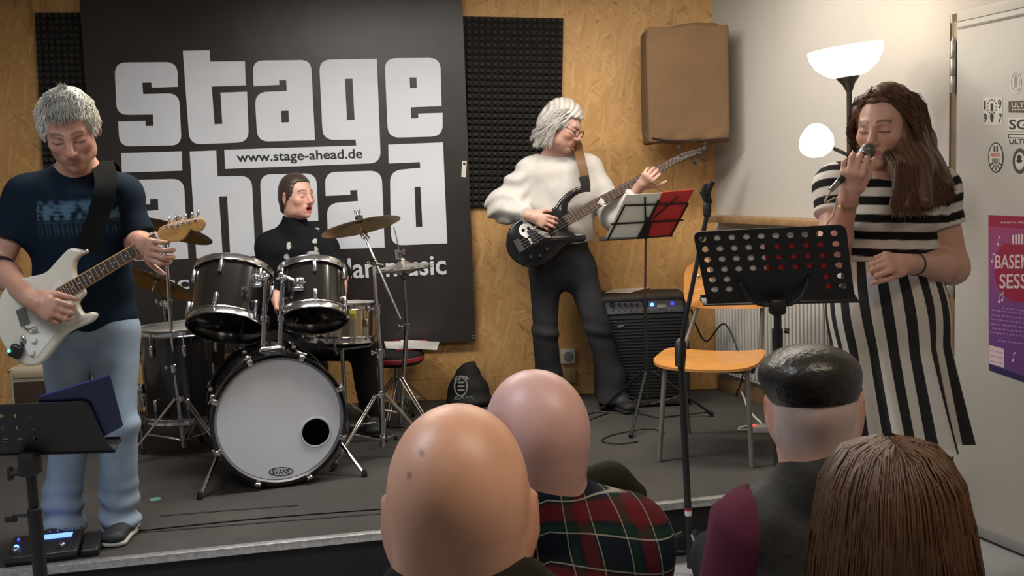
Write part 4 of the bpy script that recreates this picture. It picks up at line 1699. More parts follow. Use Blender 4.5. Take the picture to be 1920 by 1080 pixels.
MB().lathe([(.004, -.03), (.012, -.028), (.012, .014), (.007, .02)], cl - V((0, 0, .01)), (0, 0, 1), 12).tube([cl, cl + V((.03, -.01, .0))], .005, 8).box(cl + V((.036, -.012, 0)), (.016, .006, .026), bev=.003).ell(hh + nH * .04, (.016, .016, .014)).build('clutch', CHROME, tH)
k1 = W(763, 612, 5.0)
MB().lathe([(.013, -.014), (.019, -.012), (.019, .012), (.013, .014)], k1, (0, 0, 1), 14).tube([k1, k1 - V((.034, .012, 0))], .005, 8).ell(k1 - V((.038, .014, 0)), (.010, .006, .013)).build('clamp', STEEL, tH)
tripod(tH, (bH.x, bH.y), .27, .25, (318, 200, 80))
MB().box(V((bH.x - .02, bH.y + .14, S + .03)), (.08, .26, .012), Matrix.Rotation(R(9), 3, 'X'), bev=.003).build('pedal_board', STEEL, tH)

# ------------------------------------------------------------ stool with sheets beside the hi-hat, drum throne
REDK = mat('red_vinyl', (.30, .02, .03), .5)


def stool(label, c, r, h, m2=None):
    t = thing('drum_stool', label, 'stool', V((c[0], c[1], S)))
    MB().lathe([(0, h - .07), (r - .02, h - .07), (r, h - .055), (r + .004, h - .03), (r - .006, h - .006), (r * .7, h), (0, h + .002)], V((c[0], c[1], S)), n=36).build('cushion', BLACKM, t)
    if m2:
        MB().lathe([(r + .001, h - .052), (r + .0065, h - .046), (r + .0065, h - .030), (r + .001, h - .024)], V((c[0], c[1], S)), n=36, closed=True).build('red_band', m2, t)
    MB().tube([V((c[0], c[1], S + .1)), V((c[0], c[1], S + h - .07))], .013, 12).build('post', STEEL, t)
    tripod(t, c, .22, .22, (20, 140, 260), m=STEEL)
    return t


sp = W(742, 668, 5.25)
stool('round black stool with red band beside the hi-hat stand', (sp.x, sp.y), .15, sp.z - S + .03, REDK)
zt = sp.z + .034
for lab, pts, dz in (('white song sheet lying left on the black stool', ((720, 640), (770, 640), (766, 655), (724, 653)), 0.004), ('white song sheet lying right on the black stool', ((752, 637), (824, 641), (819, 656), (748, 652)), .007)):
    ps = [G(x, y, zt + dz) for x, y in pts]
    o = MB().slab(ps, (0, 0, 1), .0012).build('song_sheet', PAPER, None, smooth=False)
    tag(solo(o, sum(ps, V()) / 4), lab, 'paper')
ps = [G(x, y, zt + .0028) for x, y in ((738, 639), (800, 637), (806, 654), (742, 656))]
o = MB().slab(ps, (0, 0, 1), .002).build('folder', REDP, None, smooth=False)
tag(solo(o, sum(ps, V()) / 4), 'thin red folder under the song sheets on the stool', 'folder')

# ------------------------------------------------------------ bass amplifier
YA = 5.27
aL, aR = W(1122, 700, YA).x, W(1293, 700, YA).x
zt = W(1200, 556, YA).z
amp = thing('bass_amplifier', 'large black bass amplifier with silver control panel and blue lights', 'amplifier', ((aL + aR) / 2, YA + .15, S))
AMPK = mat('amp_tolex', (0.018, 0.013, 0.011), 0.7, var=0.25, vscale=60, bump=.2, bscale=300)
GRILL = mat('amp_grille', (0.007, 0.009, 0.011), 0.8, var=0.3, vscale=90)
cx = (aL + aR) / 2; w = aR - aL
mb = MB()
mb.box((cx, YA + .17, (S + .012 + zt) / 2), (w, .30, zt - S - .012), bev=.008)
mb.box((aL + .010, YA + .01, (S + .012 + zt) / 2), (.02, .05, zt - S - .012), bev=.004)
mb.box((aR - .010, YA + .01, (S + .012 + zt) / 2), (.02, .05, zt - S - .012), bev=.004)
mb.box((cx, YA + .01, zt - .010), (w, .05, .02), bev=.004)
mb.box((cx, YA + .01, S + .025), (w, .05, .026), bev=.004)
mb.build('cabinet', AMPK, amp)
zp0, zp1 = W(1200, 588, YA).z, zt - .022
PANEL = mat('amp_panel', (.24, .26, .29), .35, .6, var=.06)
pl = MB().box((cx, YA + .016, (zp0 + zp1) / 2), (w - .042, .012, zp1 - zp0), bev=.002).build('control_panel', PANEL, amp)
for k, px_ in enumerate((1148, 1161.5, 1172.5, 1184, 1195.5)):
    p = W(px_, 572, YA); p.y = YA + .008
    MB().lathe([(0, 0), (.0145 if k == 0 else .010, 0), (.012 if k == 0 else .008, .014), (0, .015)], p, (0, -1, 0), 16).build('knob', BLACK, pl)
BLUE = mat('blue_led', (.02, .06, .6), .4, emit=(.05, .16, 1.0), estr=9.0, var=0)
BLUE2 = mat('blue_led_dim', (.02, .06, .4), .4, emit=(.03, .06, 1.0), estr=2.0, var=0)
p = W(1223, 571.5, YA); p.y = YA + .008
MB().lathe([(0, 0), (.010, 0), (.009, .005), (0, .007)], p, (0, -1, 0), 14).build('power_light', BLUE, pl)
p = W(1261, 569, YA); p.y = YA + .008
MB().box(p, (.018, .006, .018), bev=.002).build('standby_light', BLUE2, pl)
p = W(1210, 570, YA); p.y = YA + .008
MB().box(p, (.03, .006, .03), bev=.002).build('display', BLACKG, pl)
p = W(1241, 575, YA); p.y = YA + .008
MB().box(p, (.05, .004, .02), bev=.002).build('name_plate', mat('plate', (.5, .5, .5), .3, .6), pl)
for k in range(11):
    p = W(1150 + k * 11, 583, YA); p.y = YA + .009
    MB().lathe([(0, 0), (.003, 0), (.003, .003), (0, .003)], p, (0, -1, 0), 8).build('jack', DSTEEL, pl)
z0, z1 = S + .04, zp0 - .012
gr = MB().box((cx, YA + .02, (z0 + z1) / 2), (w - .044, .012, z1 - z0), bev=.004).build('speaker_grille', GRILL, amp)
proto = None
nst = 26
for k in range(nst):
    z = z0 + .015 + k * (z1 - z0 - .03) / (nst - 1)
    if proto is None:
        proto = o = MB().box((0, 0, 0), (w - .06, .006, .008), bev=.002, seg=1).build('grille_strand', GRILL)
    else:
        o = proto.copy(); COL.objects.link(o)
    o.parent = gr
    o.location = V((cx, YA + .013, z)) - world_loc(gr)
p = W(1164, 613, YA); p.y = YA + .008
MB().box(p, (.035, .006, .014), Matrix.Rotation(R(-8), 3, 'Y'), bev=.003).build('badge', STEEL, amp)
for sx in (-1, 1):
    for sy in (.05, .29):
        MB().box((cx + sx * (w / 2 - .03), YA + sy, S + .008), (.04, .04, .016), bev=.004).build('foot', BLACKM, amp)
ps = [G(x, y, zt + .004) for x, y in ((1133, 549), (1161, 537), (1224, 537.5), (1180, 549))]
o = MB().slab(ps, (0, 0, 1), .0014).build('paper_sheet', PAPER, None, smooth=False)
tag(solo(o, sum(ps, V()) / 4), 'loose white paper lying on top of the bass amplifier', 'paper')

# ------------------------------------------------------------ cream guitar amplifier behind the guitarist
YG = 4.9
gl, gr_ = W(10, 700, YG).x, W(186, 700, YG).x
zt = W(60, 689, YG).z
ga = thing('guitar_amplifier', 'cream guitar amplifier with brown grille behind the guitarist', 'amplifier', ((gl + gr_) / 2, YG + .1, S))
CREAM = mat('cream_tolex', (.52, .45, .31), .6, var=.08, vscale=40)
cx = (gl + gr_) / 2; w = gr_ - gl
mb = MB()
mb.box((cx, YG + .13, (S + .01 + zt) / 2), (w, .22, zt - S - .01), bev=.02, seg=3)
mb.build('cabinet', CREAM, ga)
mb = MB().box((cx, YG + .02, (S + zt) / 2 - .015), (w - .05, .012, zt - S - .12), bev=.005)
mb.build('grille_cloth', mat('brown_grille', (.045, .024, .016), .8, var=.3, vscale=80), ga)
mb = MB().box((cx, YG + .015, zt - .04), (w - .06, .008, .03), bev=.002)
mb.build('control_strip', mat('cream_strip', (.40, .33, .22), .5), ga)
MB().tube([V((cx - .09, YG + .12, zt)), V((cx - .085, YG + .12, zt + .02)), V((cx + .085, YG + .12, zt + .02)), V((cx + .09, YG + .12, zt))], .008, 8).build('handle', BLACKM, ga)
p = W(16, 695, YG - .0)
MB().ell(p, .010).build('strap_button', mat('brass_stud', (.6, .45, .2), .3, 1.0), ga)

# ------------------------------------------------------------ wall sockets
for lab, px_, py_, m_ in (('white wall socket on the OSB wall beside the bassist', 1065, 667, 'a'), ('beige cable outlet just below the white wall socket', 1066, 704, 'b')):
    p = W(px_, py_, YW); p.y = YW - .001
    t = thing('wall_socket', lab, 'socket', p)
    M_ = mat('socket_white', (.62, .61, .58), .4, var=.03) if m_ == 'a' else mat('outlet_beige', (.34, .25, .14), .5, var=.05)
    MB().box(p - V((0, .012, 0)), (.086, .024, .086), bev=.006).build('plate', M_, t)
    if m_ == 'a':
        MB().lathe([(.0, 0), (.020, 0), (.024, .010), (.028, .010), (.028, .013), (.022, .0145), (.0, .0145)], p - V((0, .0145, 0)), (0, -1, 0), 20).build('insert', mat('socket_grey', (.22, .22, .21), .5), t)

# ------------------------------------------------------------ black bag against the back wall
bg = thing('drawstring_bag', 'black cloth bag with white emblem print by the back wall', 'bag', G(880, 762))
s = Sdf()
c = G(880, 760)
s.el(c + V((0, 0, .09)), (.118, .08, .095), None, .03)
s.el(c + V((.0, .0, .03)), (.13, .10, .045), None, .04)
s.el(c + V((.0, .02, .18)), (.07, .05, .05), None, .03)
s.rc(c + V((-.01, .02, .22)), c + V((.03, .02, .235)), .016, .014, .02)
s.disp(lambda X, Y, Z: .004 * sinnoise(X, Y, Z, 45, 9))
s.plane(c + V((0, 0, .004)), (0, 0, -1))
sdf_obj('bag_body', s, .006, mat('bag_cloth', (.010, .010, .011), .75, var=.3), bg)
YF = c.y - .083


def bagp(pts, nm, holes=(), d=0):
    return MB().slab([W(x, y, YF - d) for x, y in pts], (0, -1, 0), .003, [[W(x, y, YF - d) for x, y in h] for h in holes])


EMB = mat('emblem_grey', (.42, .42, .43), .6)
o = bagp(oval(864, 724, 13, 20), '', [oval(864, 725, 10.5, 16.5)])
bagp_m = o
for y in (716, 723, 730):
    o.slab([W(858, y, YF), W(871, y, YF), W(871, y + 3, YF), W(858, y + 3, YF)], (0, -1, 0), .003)
o.slab([W(x, y, YF) for x, y in ((852, 711), (858, 704), (864, 708), (862, 713))], (0, -1, 0), .003)
o.slab([W(x, y, YF) for x, y in ((880, 711), (874, 704), (867, 708), (870, 713))], (0, -1, 0), .003)
o = o.build('emblem_print', EMB, bg, smooth=False)
lettering('BASS', 'print_lettering', mat('print_grey', (.22, .26, .27), .6), bg, W(852, 749, YF - .006), W(889, 749, YF - .006), (0, 0, 1), fit_h=.028, n=V((0, -1, 0)))

# ------------------------------------------------------------ floor lamp (lit)
LAMPW = mat('lamp_glass_lit', (.9, .88, .82), .5, emit=(1.0, .88, .70), estr=2.6, var=0)
LAMPB = mat('lamp_grey', (.05, .045, .04), .4, .3, var=.1)
lb = W(1594, 600, 4.0)
lamp = thing('floor_lamp', 'lit uplighter floor lamp with white bowl and side reading light', 'lamp', (lb.x, lb.y, S))
nl = V((-.10, 0, 1)).normalized()
bc = W(1590, 146, 4.0)
MB().lathe([(.03, .0), (.075, .012), (.118, .045), (.140, .085), (.146, .118), (.142, .118), (.134, .085), (.112, .049), (.072, .018), (.0, .008)], bc, nl, 40).build('bowl_shade', LAMPW, lamp)
MB().lathe([(.011, -.055), (.014, -.05), (.024, -.025), (.045, .0), (.045, .004), (.0, .004)], bc, nl, 24).build('bowl_cup', LAMPB, lamp)
MB().tube([bc - nl * .05, V((lb.x, lb.y, S + .9)), V((lb.x, lb.y, S + .02))], .0105, 12).build('pole', LAMPB, lamp)
MB().lathe([(0, 0), (.13, 0), (.132, .012), (.12, .022), (.02, .03), (0, .03)], V((lb.x, lb.y, S)), n=36).build('base', LAMPB, lamp)
ga_, gb = W(1592, 292, 4.0), W(1560, 277, 3.88)
MB().tube(catmull([ga_, W(1580, 286, 3.96), gb], 6), .0075, 10).build('reading_arm', LAMPB, lamp)
da = (W(1512, 258, 3.81) - W(1558, 277, 3.88)).normalized()
g0 = W(1556, 275, 3.88)
MB().lathe([(.0, -.004), (.014, -.002), (.03, .012), (.055, .045), (.066, .080), (.066, .1), (.045, .115), (0, .12)], g0, da, 28).build('reading_shade', LAMPW, lamp)
pl = bpy.data.lights.new('lamp_bulb', 'POINT'); pl.energy = 3.5; pl.color = (1, .80, .55); pl.shadow_soft_size = .06
po = bpy.data.objects.new('lamp_bulb', pl); COL.objects.link(po); po.parent = lamp
po.location = bc + nl * .17 - lamp.location

# ------------------------------------------------------------ plywood chair on the stage
WOODC = mat('plywood_orange', (.58, .26, .065), .35, var=.12, vscale=9, coat=.2)
FL, FRr = G(1236, 866), G(1410, 877)
ex = (FRr - FL).normalized(); ey = V((-ex.y, ex.x, 0))
wch = (FRr - FL).length
ch = thing('plywood_chair', 'orange plywood chair with grey tube legs on the stage', 'chair', (FL + FRr) / 2 + ey * .2)
SZ = S + .43
c0 = (FL + FRr) / 2


def chp(u, v_, z):
    return c0 + ex * u + ey * v_ + V((0, 0, z - S))


# seat: saddle-curved sheet
NX, NY = 18, 16
vv, ff = [], []
for sd in (0, 1):
    for jy in range(NY + 1):
        for ix in range(NX + 1):
            u = ix / NX * 2 - 1; v_ = jy / NY * 2 - 1
            k = 1 - .18 * max(0, abs(u)) ** 4 * 0 
            # superellipse outline
            rr = (abs(u) ** 5 + abs(v_) ** 5) ** .2
            mxx = max(abs(u), abs(v_)) or 1
            q = mxx / rr if rr > 0 else 1
            x = u * q * .232; y = v_ * q * .205
            z = .016 * u * u - .010 * (v_ < -.6) * (abs(v_) - .6) * 2.5 - sd * .012
            vv.append(chp(x, .19 + y, SZ + z))
n1 = (NX + 1) * (NY + 1)
for jy in range(NY):
    for ix in range(NX):
        a = jy * (NX + 1) + ix
        ff.append((a, a + 1, a + NX + 2, a + NX + 1)); ff.append((n1 + a, n1 + a + NX + 1, n1 + a + NX + 2, n1 + a + 1))
loop = [i for i in range(NX + 1)] + [j_ * (NX + 1) + NX for j_ in range(1, NY + 1)] + [NY * (NX + 1) + i for i in range(NX - 1, -1, -1)] + [j_ * (NX + 1) for j_ in range(NY - 1, 0, -1)]
for i in range(len(loop)):
    a, b = loop[i], loop[(i + 1) % len(loop)]
    ff.append((a, n1 + a, n1 + b, b))
MB().raw(vv, ff).build('seat', WOODC, ch, ang=50)
vv, ff = [], []
for sd in (0, 1):
    for jy in range(NY + 1):
        for ix in range(NX + 1):
            u = ix / NX * 2 - 1; v_ = jy / NY * 2 - 1
            rr = (abs(u) ** 4 + abs(v_) ** 4) ** .25
            q = (max(abs(u), abs(v_)) / rr) if rr > 0 else 1
            vv.append(chp(u * q * .205 + .055, .44 - .045 * u * u + .03 * v_ + sd * .011, S + .74 + v_ * q * .115))
for k in range(len(ff)):
    pass
for jy in range(NY):
    for ix in range(NX):
        a = jy * (NX + 1) + ix
        ff.append((a, a + 1, a + NX + 2, a + NX + 1)); ff.append((n1 + a, n1 + a + NX + 1, n1 + a + NX + 2, n1 + a + 1))
for i in range(len(loop)):
    a, b = loop[i], loop[(i + 1) % len(loop)]
    ff.append((a, n1 + a, n1 + b, b))
MB().raw(vv, ff).build('backrest', WOODC, ch, ang=50)
TUBE = mat('chair_tube', (.24, .22, .20), .4, .5, var=.1)
for u in (-1, 1):
    MB().tube([chp(u * wch / 2, 0, S + .002), chp(u * (wch / 2 - .022), .06, SZ - .02)], .0115, 10).build('leg', TUBE, ch)
    MB().tube([chp(u * .20 + .04, .50, S + .002), chp(u * .18 + .02, .36, SZ - .02), chp(u * .15 + .05, .455, S + .62), chp(u * .14 + .055, .462, S + .8)], .0115, 10).build('leg', TUBE, ch)
    for z in (.705, .775):
        MB().ell(chp(u * .14 + .055, .425, S + z), (.008, .004, .008)).build('rivet', CHROME, ch)
MB().tube([chp(-wch / 2 + .02, .06, SZ - .026), chp(wch / 2 - .02, .06, SZ - .026)], .010, 10).tube([chp(-.19, .36, SZ - .026), chp(.19, .36, SZ - .026)], .010, 10).tube([chp(-.2, .06, SZ - .026), chp(-.19, .36, SZ - .026)], .010, 8).tube([chp(.2, .06, SZ - .026), chp(.19, .36, SZ - .026)], .010, 8).build('seat_frame', mat('chair_frame_black', (.02, .02, .02), .5), ch)

# ------------------------------------------------------------ perforated music stand in front of the singer
Yt, Ybm = 2.92, 3.02
cr = [(1299, 435, Yt), (1586, 421, Yt), (1607, 566, Ybm), (1326, 572, Ybm)]
TL, TR, BR_, BL = [W(*c) for c in cr]
pn = (TR - TL).cross(BL - TL).normalized()
if pn.y > 0:
    pn = -pn
base_m = V(((BL + BR_) / 2)); base_m.z = 0
pb = W(1462, 800, 3.06)
ms = thing('perforated_music_stand', 'black perforated music stand in front of the singer', 'music stand', (pb.x, pb.y + .02, 0))


def mp(px, py, off=0):
    return onplane(px, py, TL, pn) + pn * off


out = round_poly([(1299, 435, 16), (1586, 421, 16), (1603, 560, 0), (1326, 570, 0)], 5)
rows = [((120, 405), (902, 372), range(10)), ((136, 468), (912, 436), range(10)), ((150, 530), (921, 500), range(10)), ((165, 590), (930, 562), range(10)), ((180, 650), (941, 626), (0, 1, 8, 9)), ((193, 708), (955, 685), (0, 1, 8, 9))]
holes = []
for a, b, ks in rows:
    for k in ks:
        x = 1280 + (a[0] + (b[0] - a[0]) * k / 9) / 3.176; y = 320 + (a[1] + (b[1] - a[1]) * k / 9) / 3.176
        holes.append(oval(x, y, 6.7, 5.4, 14))
MB().slab([mp(*p) for p in out], pn, .002, [[mp(*p) for p in h] for h in holes]).build('desk', BLACK, ms, smooth=False)
lx = (BR_ - BL).normalized()
mb = MB()
mb.box(mp(1465, 569) - pn * .025, ((BR_ - BL).length + .02, .055, .004), axes(pn.cross(lx), lx), bev=.001)
mb.box(mp(1465, 571) - pn * .052, ((BR_ - BL).length + .02, .004, .022), axes(pn.cross(lx), lx), bev=.001)
mb.build('ledge', BLACK, ms)
ub = [mp(1386, 527, .004), mp(1402, 552, .022), mp(1425, 562, .03), mp(1450, 560, .03), mp(1475, 561, .03), mp(1500, 548, .022), mp(1516, 520, .004)]
MB().tube(catmull(ub, 4), .007, 10).build('rear_yoke', BLACK, ms)
jt = mp(1453, 566, .028)
MB().box(jt, (.05, .04, .05), bev=.01).tube([jt + V((.02, -.0, .0)), mp(1478, 552, .03)], .008, 8).build('tilt_joint', BLACK, ms)
pbase = V((pb.x, pb.y + .02, 0))
MB().tube([jt, V((jt.x + .004, jt.y + .01, jt.z - .2)), V((pbase.x, pbase.y, .32))], .0115, 12).build('upper_tube', BLACK, ms)
MB().tube([V((jt.x + .002, jt.y + .008, jt.z - .07)), V((pbase.x, pbase.y, .08))], .0165, 12).tube([V((jt.x + .02, jt.y, jt.z - .075)), V((jt.x + .035, jt.y - .005, jt.z - .078))], .008, 8).build('lower_tube', BLACK, ms)
tripod(ms, (pbase.x, pbase.y), .22, .28, (80, 200, 320), r=.011, m=BLACK, foot_z=0, dbl=False)
# sheets resting on it, on the singer's side
sh = MB().slab([mp(x, y, -.006) for x, y in ((1322, 441), (1432, 436), (1441, 566), (1340, 569))], -pn, .0015).build('song_sheet', PAPER, None, smooth=False)
tag(solo(sh, mp(1380, 569, -.006)), 'white song sheet on the perforated music stand', 'paper')
sh = MB().slab([mp(x, y, -.010) for x, y in ((1428, 453), (1556, 446), (1566, 562), (1436, 567))], -pn, .003).build('folder', REDP, None, smooth=False)
tag(solo(sh, mp(1496, 566, -.010)), 'dark red folder on the perforated music stand', 'folder')

# ------------------------------------------------------------ microphone stand in front of the stage
YM = 3.5
mst = thing('microphone_stand', 'empty black microphone stand with red and white tape band', 'microphone stand', V((W(1294, 1040, YM).x, YM, 0)))
pB = V((W(1294, 1040, YM).x, YM, 0))
pC = W(1276, 660, YM - .03)
MB().tube([pB + V((0, 0, .03)), W(1290, 950, YM)], .0125, 12).tube([W(1290, 952, YM), pC], .0125, 12).build('lower_tube', BLACK, mst)
MB().tube([W(1290, 952, YM), W(1290.4, 957, YM)], .0132, 12).build('red_band', mat('tape_red', (.42, .03, .03), .5), mst)
MB().tube([W(1290.4, 957, YM), W(1291, 966, YM)], .0132, 12).build('white_band', mat('tape_white', (.7, .7, .68), .5), mst)
MB().lathe([(.0126, -.05), (.018, -.045), (.021, -.01), (.021, .03), (.015, .045), (.008, .05)], pC, W(1278, 600, YM) - pC, 14).lathe([(.013, -.052), (.0185, -.052), (.0185, -.046), (.013, -.046)], pC, W(1278, 600, YM) - pC, 14).build('clutch', BLACK, mst)
bt = W(1326, 400, YM - .05)
MB().tube([pC, W(1283, 610, YM - .03), bt], .0085, 10).build('upper_rod', BLACK, mst)
MB().ell(bt, (.014, .014, .018)).lathe([(.009, 0), (.015, .006), (.015, .03), (.010, .04)], bt, (.02, 0, 1), 12).ell(W(1332, 377, YM - .055), (.008, .008, .010)).build('clip_joint', BLACK, mst)
cq = W(1327, 378, YM - .05)
mb = MB()
mb.tube([cq, W(1322, 360, YM - .05), W(1325, 345, YM - .05)], [.014, .020, .013], 10)
mb.tube([W(1325, 362, YM - .06), W(1337, 340, YM - .07)], [.012, .008], 8)
mb.build('microphone_clip', BLACKM, mst)
tripod(mst, (pB.x, pB.y), .16, .28, (40, 160, 280), r=.010, m=BLACK, foot_z=0, dbl=False)

# ------------------------------------------------------------ bassist's folding music stand
Y1, Y2 = 4.96, 4.82
tA, tB = W(1123, 451, Y1), W(1261, 442, Y1)
tC, tD = W(1300, 357, Y2), W(1172, 365, Y2)
pn2 = (tB - tA).cross(tD - tA).normalized()
if pn2.y > 0:
    pn2 = -pn2


def wp(px, py, off=0):
    return onplane(px, py, tA, pn2) + pn2 * off


bms = thing('folding_music_stand', 'thin folding wire music stand beside the bassist', 'music stand', V((W(1213, 700, 4.95).x, 4.95, S)))
WIRE = mat('wire_black', (.012, .012, .012), .5, var=0)
for a, b, wd in (((1170, 384), (1290, 380), .009), ((1145, 419), (1281, 411.5), .009), ((1171, 384), (1139, 449), .009), ((1209, 368), (1210.5, 449), .009), ((1290, 380), (1257, 442), .009), ((1235, 374), (1203, 440), .013), ((1272, 366), (1224, 409), .007)):
    pa, pb_ = wp(*a), wp(*b)
    MB().ribbon([pa + pn2 * .006, pb_ + pn2 * .006], pn2.cross(pb_ - pa), wd, .003).build('desk_bar', WIRE, bms, smooth=False)
pa, pb_ = wp(1123, 451), wp(1261, 442)
MB().ribbon([pa - pn2 * .012, pb_ - pn2 * .012], pn2, .035, .003).build('ledge', WIRE, bms, smooth=False)
pc_ = wp(1210.5, 449, .006)
MB().slab([wp(x, y, .007) for x, y in ((1193, 447), (1214, 446), (1222, 418), (1214, 405))], pn2, .003).build('centre_plate', WIRE, bms, smooth=False)
bx_ = V((W(1213, 700, 4.95).x, 4.95, S))
MB().tube([pc_, V((bx_.x, 4.95, S + .62))], .006, 8).build('upper_rod', mat('rod_dark_red', (.055, .012, .012), .4), bms)
MB().tube([V((bx_.x, 4.95, S + .64)), V((bx_.x, 4.95, S + .12))], .009, 10).build('lower_tube', WIRE, bms)
tripod(bms, (bx_.x, 4.95), .26, .34, (248, 8, 128), r=.0075, m=WIRE, dbl=False)
o = MB().slab([wp(x, y, -.002) for x, y in ((1136, 446), (1174, 366), (1241, 362), (1206, 444))], pn2, .0015).build('song_sheet', mat('paper_green', (.80, .86, .80), .8, var=.03), None, smooth=False)
tag(solo(o, wp(1170, 446, -.002)), 'white song sheet clipped to the folding wire music stand', 'paper')
o = MB().slab([wp(x, y, -.004) for x, y in ((1204, 444), (1239, 362), (1302, 356), (1258, 441))], pn2, .003).build('folder', REDP, None, smooth=False)
tag(solo(o, wp(1230, 443, -.004)), 'bright red folder on the folding wire music stand', 'folder')

# ------------------------------------------------------------ front left music stand with blue folder
Yl0, Yl1 = 2.30, 2.38
lTL, lTR, lBR, lBL = W(-150, 766, Yl0), W(163, 756, Yl0), W(216, 848, Yl1), W(-150, 858, Yl1)
pn3 = (lTR - lTL).cross(lBL - lTL).normalized()
if pn3.y > 0:
    pn3 = -pn3


def lp(px, py, off=0):
    return onplane(px, py, lTL, pn3) + pn3 * off


fx = W(58, 1000, 2.40)
fms = thing('solid_music_stand', 'black music stand at the front left, holding a blue folder', 'music stand', (fx.x, 2.42, 0))
out = round_poly([(-150, 766, 14), (165, 752, 14), (200, 830, 0), (216, 846, 0), (-150, 858, 0)], 4)
hl = []
for rr_ in range(3):
    for k in range(7):
        hl.append(oval(-110 + k * 28 + rr_ * 4, 784 + rr_ * 22 - k * .8, 5, 4, 10))
MB().slab([lp(*p) for p in out], pn3, .002, [[lp(*p) for p in h] for h in hl]).build('desk', BLACK, fms, smooth=False)
lx = (lBR - lBL).normalized()
MB().box(lp(33, 852) - pn3 * .022, ((lBR - lBL).length, .05, .004), axes(pn3.cross(lx), lx), bev=.001).box(lp(33, 852) - pn3 * .045, ((lBR - lBL).length, .004, .02), axes(pn3.cross(lx), lx), bev=.001).build('ledge', BLACK, fms)
jt = lp(62, 858, .02)
MB().box(jt, (.045, .05, .06), bev=.01).tube([jt + V((-.01, 0, -.02)), jt + V((-.045, -.01, -.02))], .009, 8).box(jt + V((-.045, -.01, -.02)), (.012, .016, .034), bev=.004).build('tilt_joint', BLACK, fms)
q = V((fx.x + .003, 2.42, 0))
MB().tube([jt, q + V((0, 0, .4))], .0125, 12).build('upper_tube', BLACK, fms)
MB().tube([jt.lerp(q, .14), q + V((0, 0, .07))], .017, 12).tube([jt.lerp(q, .16), jt.lerp(q, .16) + V((-.05, -.01, .004))], .006, 8).box(jt.lerp(q, .16) + V((-.055, -.01, -.006)), (.03, .008, .016), bev=.003).build('lower_tube', BLACK, fms)
tripod(fms, (q.x, q.y), .22, .28, (90, 210, 330), r=.011, m=BLACK, foot_z=0, dbl=False)
BLUEF = mat('blue_folder', (.009, .016, .10), .4, var=.06)
o = MB().slab([lp(x, y, -.012) for x, y in ((72, 748), (203, 708), (228, 803), (150, 846), (60, 846))], -pn3, .006).build('folder', BLUEF, None, smooth=False)
tag(solo(o, lp(120, 846, -.006)), 'dark blue folder standing crooked on the front left music stand', 'folder')

# ------------------------------------------------------------ effects pedal
pp = G(82, 1050)
ped = thing('effects_pedal', 'black effects pedal with glowing blue display at the stage edge', 'pedal', pp)
rotp = Matrix.Rotation(R(14), 3, 'Z')
PM = mat('pedal_black', (.015, .015, .017), .4, var=.1)


def pedp(x, y, z):
    return pp + rotp @ V((x, y, z))


tl_ = rotp @ Matrix.Rotation(R(11), 3, 'X')
MB().box(pedp(0, .04, .028), (.235, .15, .042), tl_, bev=.008, seg=3).build('body', PM, ped)
MB().box(pedp(.035, .075, .0565), (.10, .03, .004), tl_, bev=.001).build('display', mat('blue_screen', (.02, .05, .4), .3, emit=(.10, .20, 1.0), estr=3.5, var=0), ped)
for k in range(6):
    MB().lathe([(0, 0), (.006, 0), (.005, .012), (0, .013)], pedp(-.02 + k * .026, .108, .058), (0, -.2, 1), 10).build('knob', STEEL, ped)
for k in range(3):
    MB().lathe([(0, 0), (.011, 0), (.011, .012), (.007, .016), (0, .017)], pedp(-.085 + k * .075, -.005, .042), (0, -.15, 1), 12).build('foot_switch', STEEL, ped)
MB().ell(pedp(-.088, .02, .051), .0085).build('status_light', BLUE, ped)
MB().ell(pedp(-.092, .075, .060), .005).build('side_light', BLUE2, ped)
MB().box(pedp(.155, .035, .024), (.06, .13, .034), tl_, bev=.008, seg=3).build('expression_treadle', PM, ped)

# ------------------------------------------------------------ cables and power strip
CAB = mat('cable_black', (.009, .009, .009), .5, var=0)
CABW = mat('cable_white', (.55, .54, .50), .5, var=0)


def cable(label, pts, r=.0035, m=CAB, cat='cable', pre=None):
    q = [G(x, y, S + r) for x, y in pts] if pre is None else pre
    c = catmull(q, 6)
    o = MB().tube(c, r, 6).build('cable', m, None)
    tag(solo(o, q[0]), label, cat)
    return o


cable('thin black cable looped on the stage below the bassist', [(1085, 805), (1100, 790), (1130, 778), (1140, 774), (1130, 772), (1105, 776), (1090, 784), (1075, 782), (1060, 778)])
cable('coiled black cable end in front of the folding music stand', [(1245, 812), (1222, 804), (1190, 807), (1150, 815), (1130, 824), (1135, 830), (1165, 832), (1196, 828)])
cable('black cable running from amplifier past the chair legs', [(1110, 772), (1150, 774), (1200, 776), (1230, 782), (1260, 780), (1330, 772)])
pw = G(1424, 812)
ps_ = thing('power_strip', 'white power strip with red switch on the stage floor', 'power strip', pw)
MB().box(pw + V((.05, 0, .02)), (.20, .055, .038), Matrix.Rotation(R(-8), 3, 'Z'), bev=.008, seg=3).build('body', CABW, ps_)
MB().box(pw + V((-.03, -.012, .041)), (.022, .014, .008), bev=.003).build('switch', mat('red_switch', (.6, .03, .03), .4, emit=(1, .06, .04), estr=2.0, var=0), ps_)
w0 = rw_px(1390, 735, .03)
pre = [w0, G(1395, 745, S + .02), G(1402, 765, S + .006), G(1415, 782, S + .006), G(1428, 795, S + .006), G(1420, 803, S + .03)]
cable('white mains cable from the radiator wall to the power strip', None, .006, CABW, pre=pre)
cable('white cable loop lying left of the power strip', [(1425, 806), (1405, 799), (1388, 802), (1386, 806), (1405, 806), (1418, 808)], .005, CABW)
pre = [W(1296, 580, 5.38), W(1305, 610, 5.45), W(1325, 640, 5.45), RW(.25, S + .42, .1), RW(.42, S + .2, .1), G(1380, 740, S + .01)]
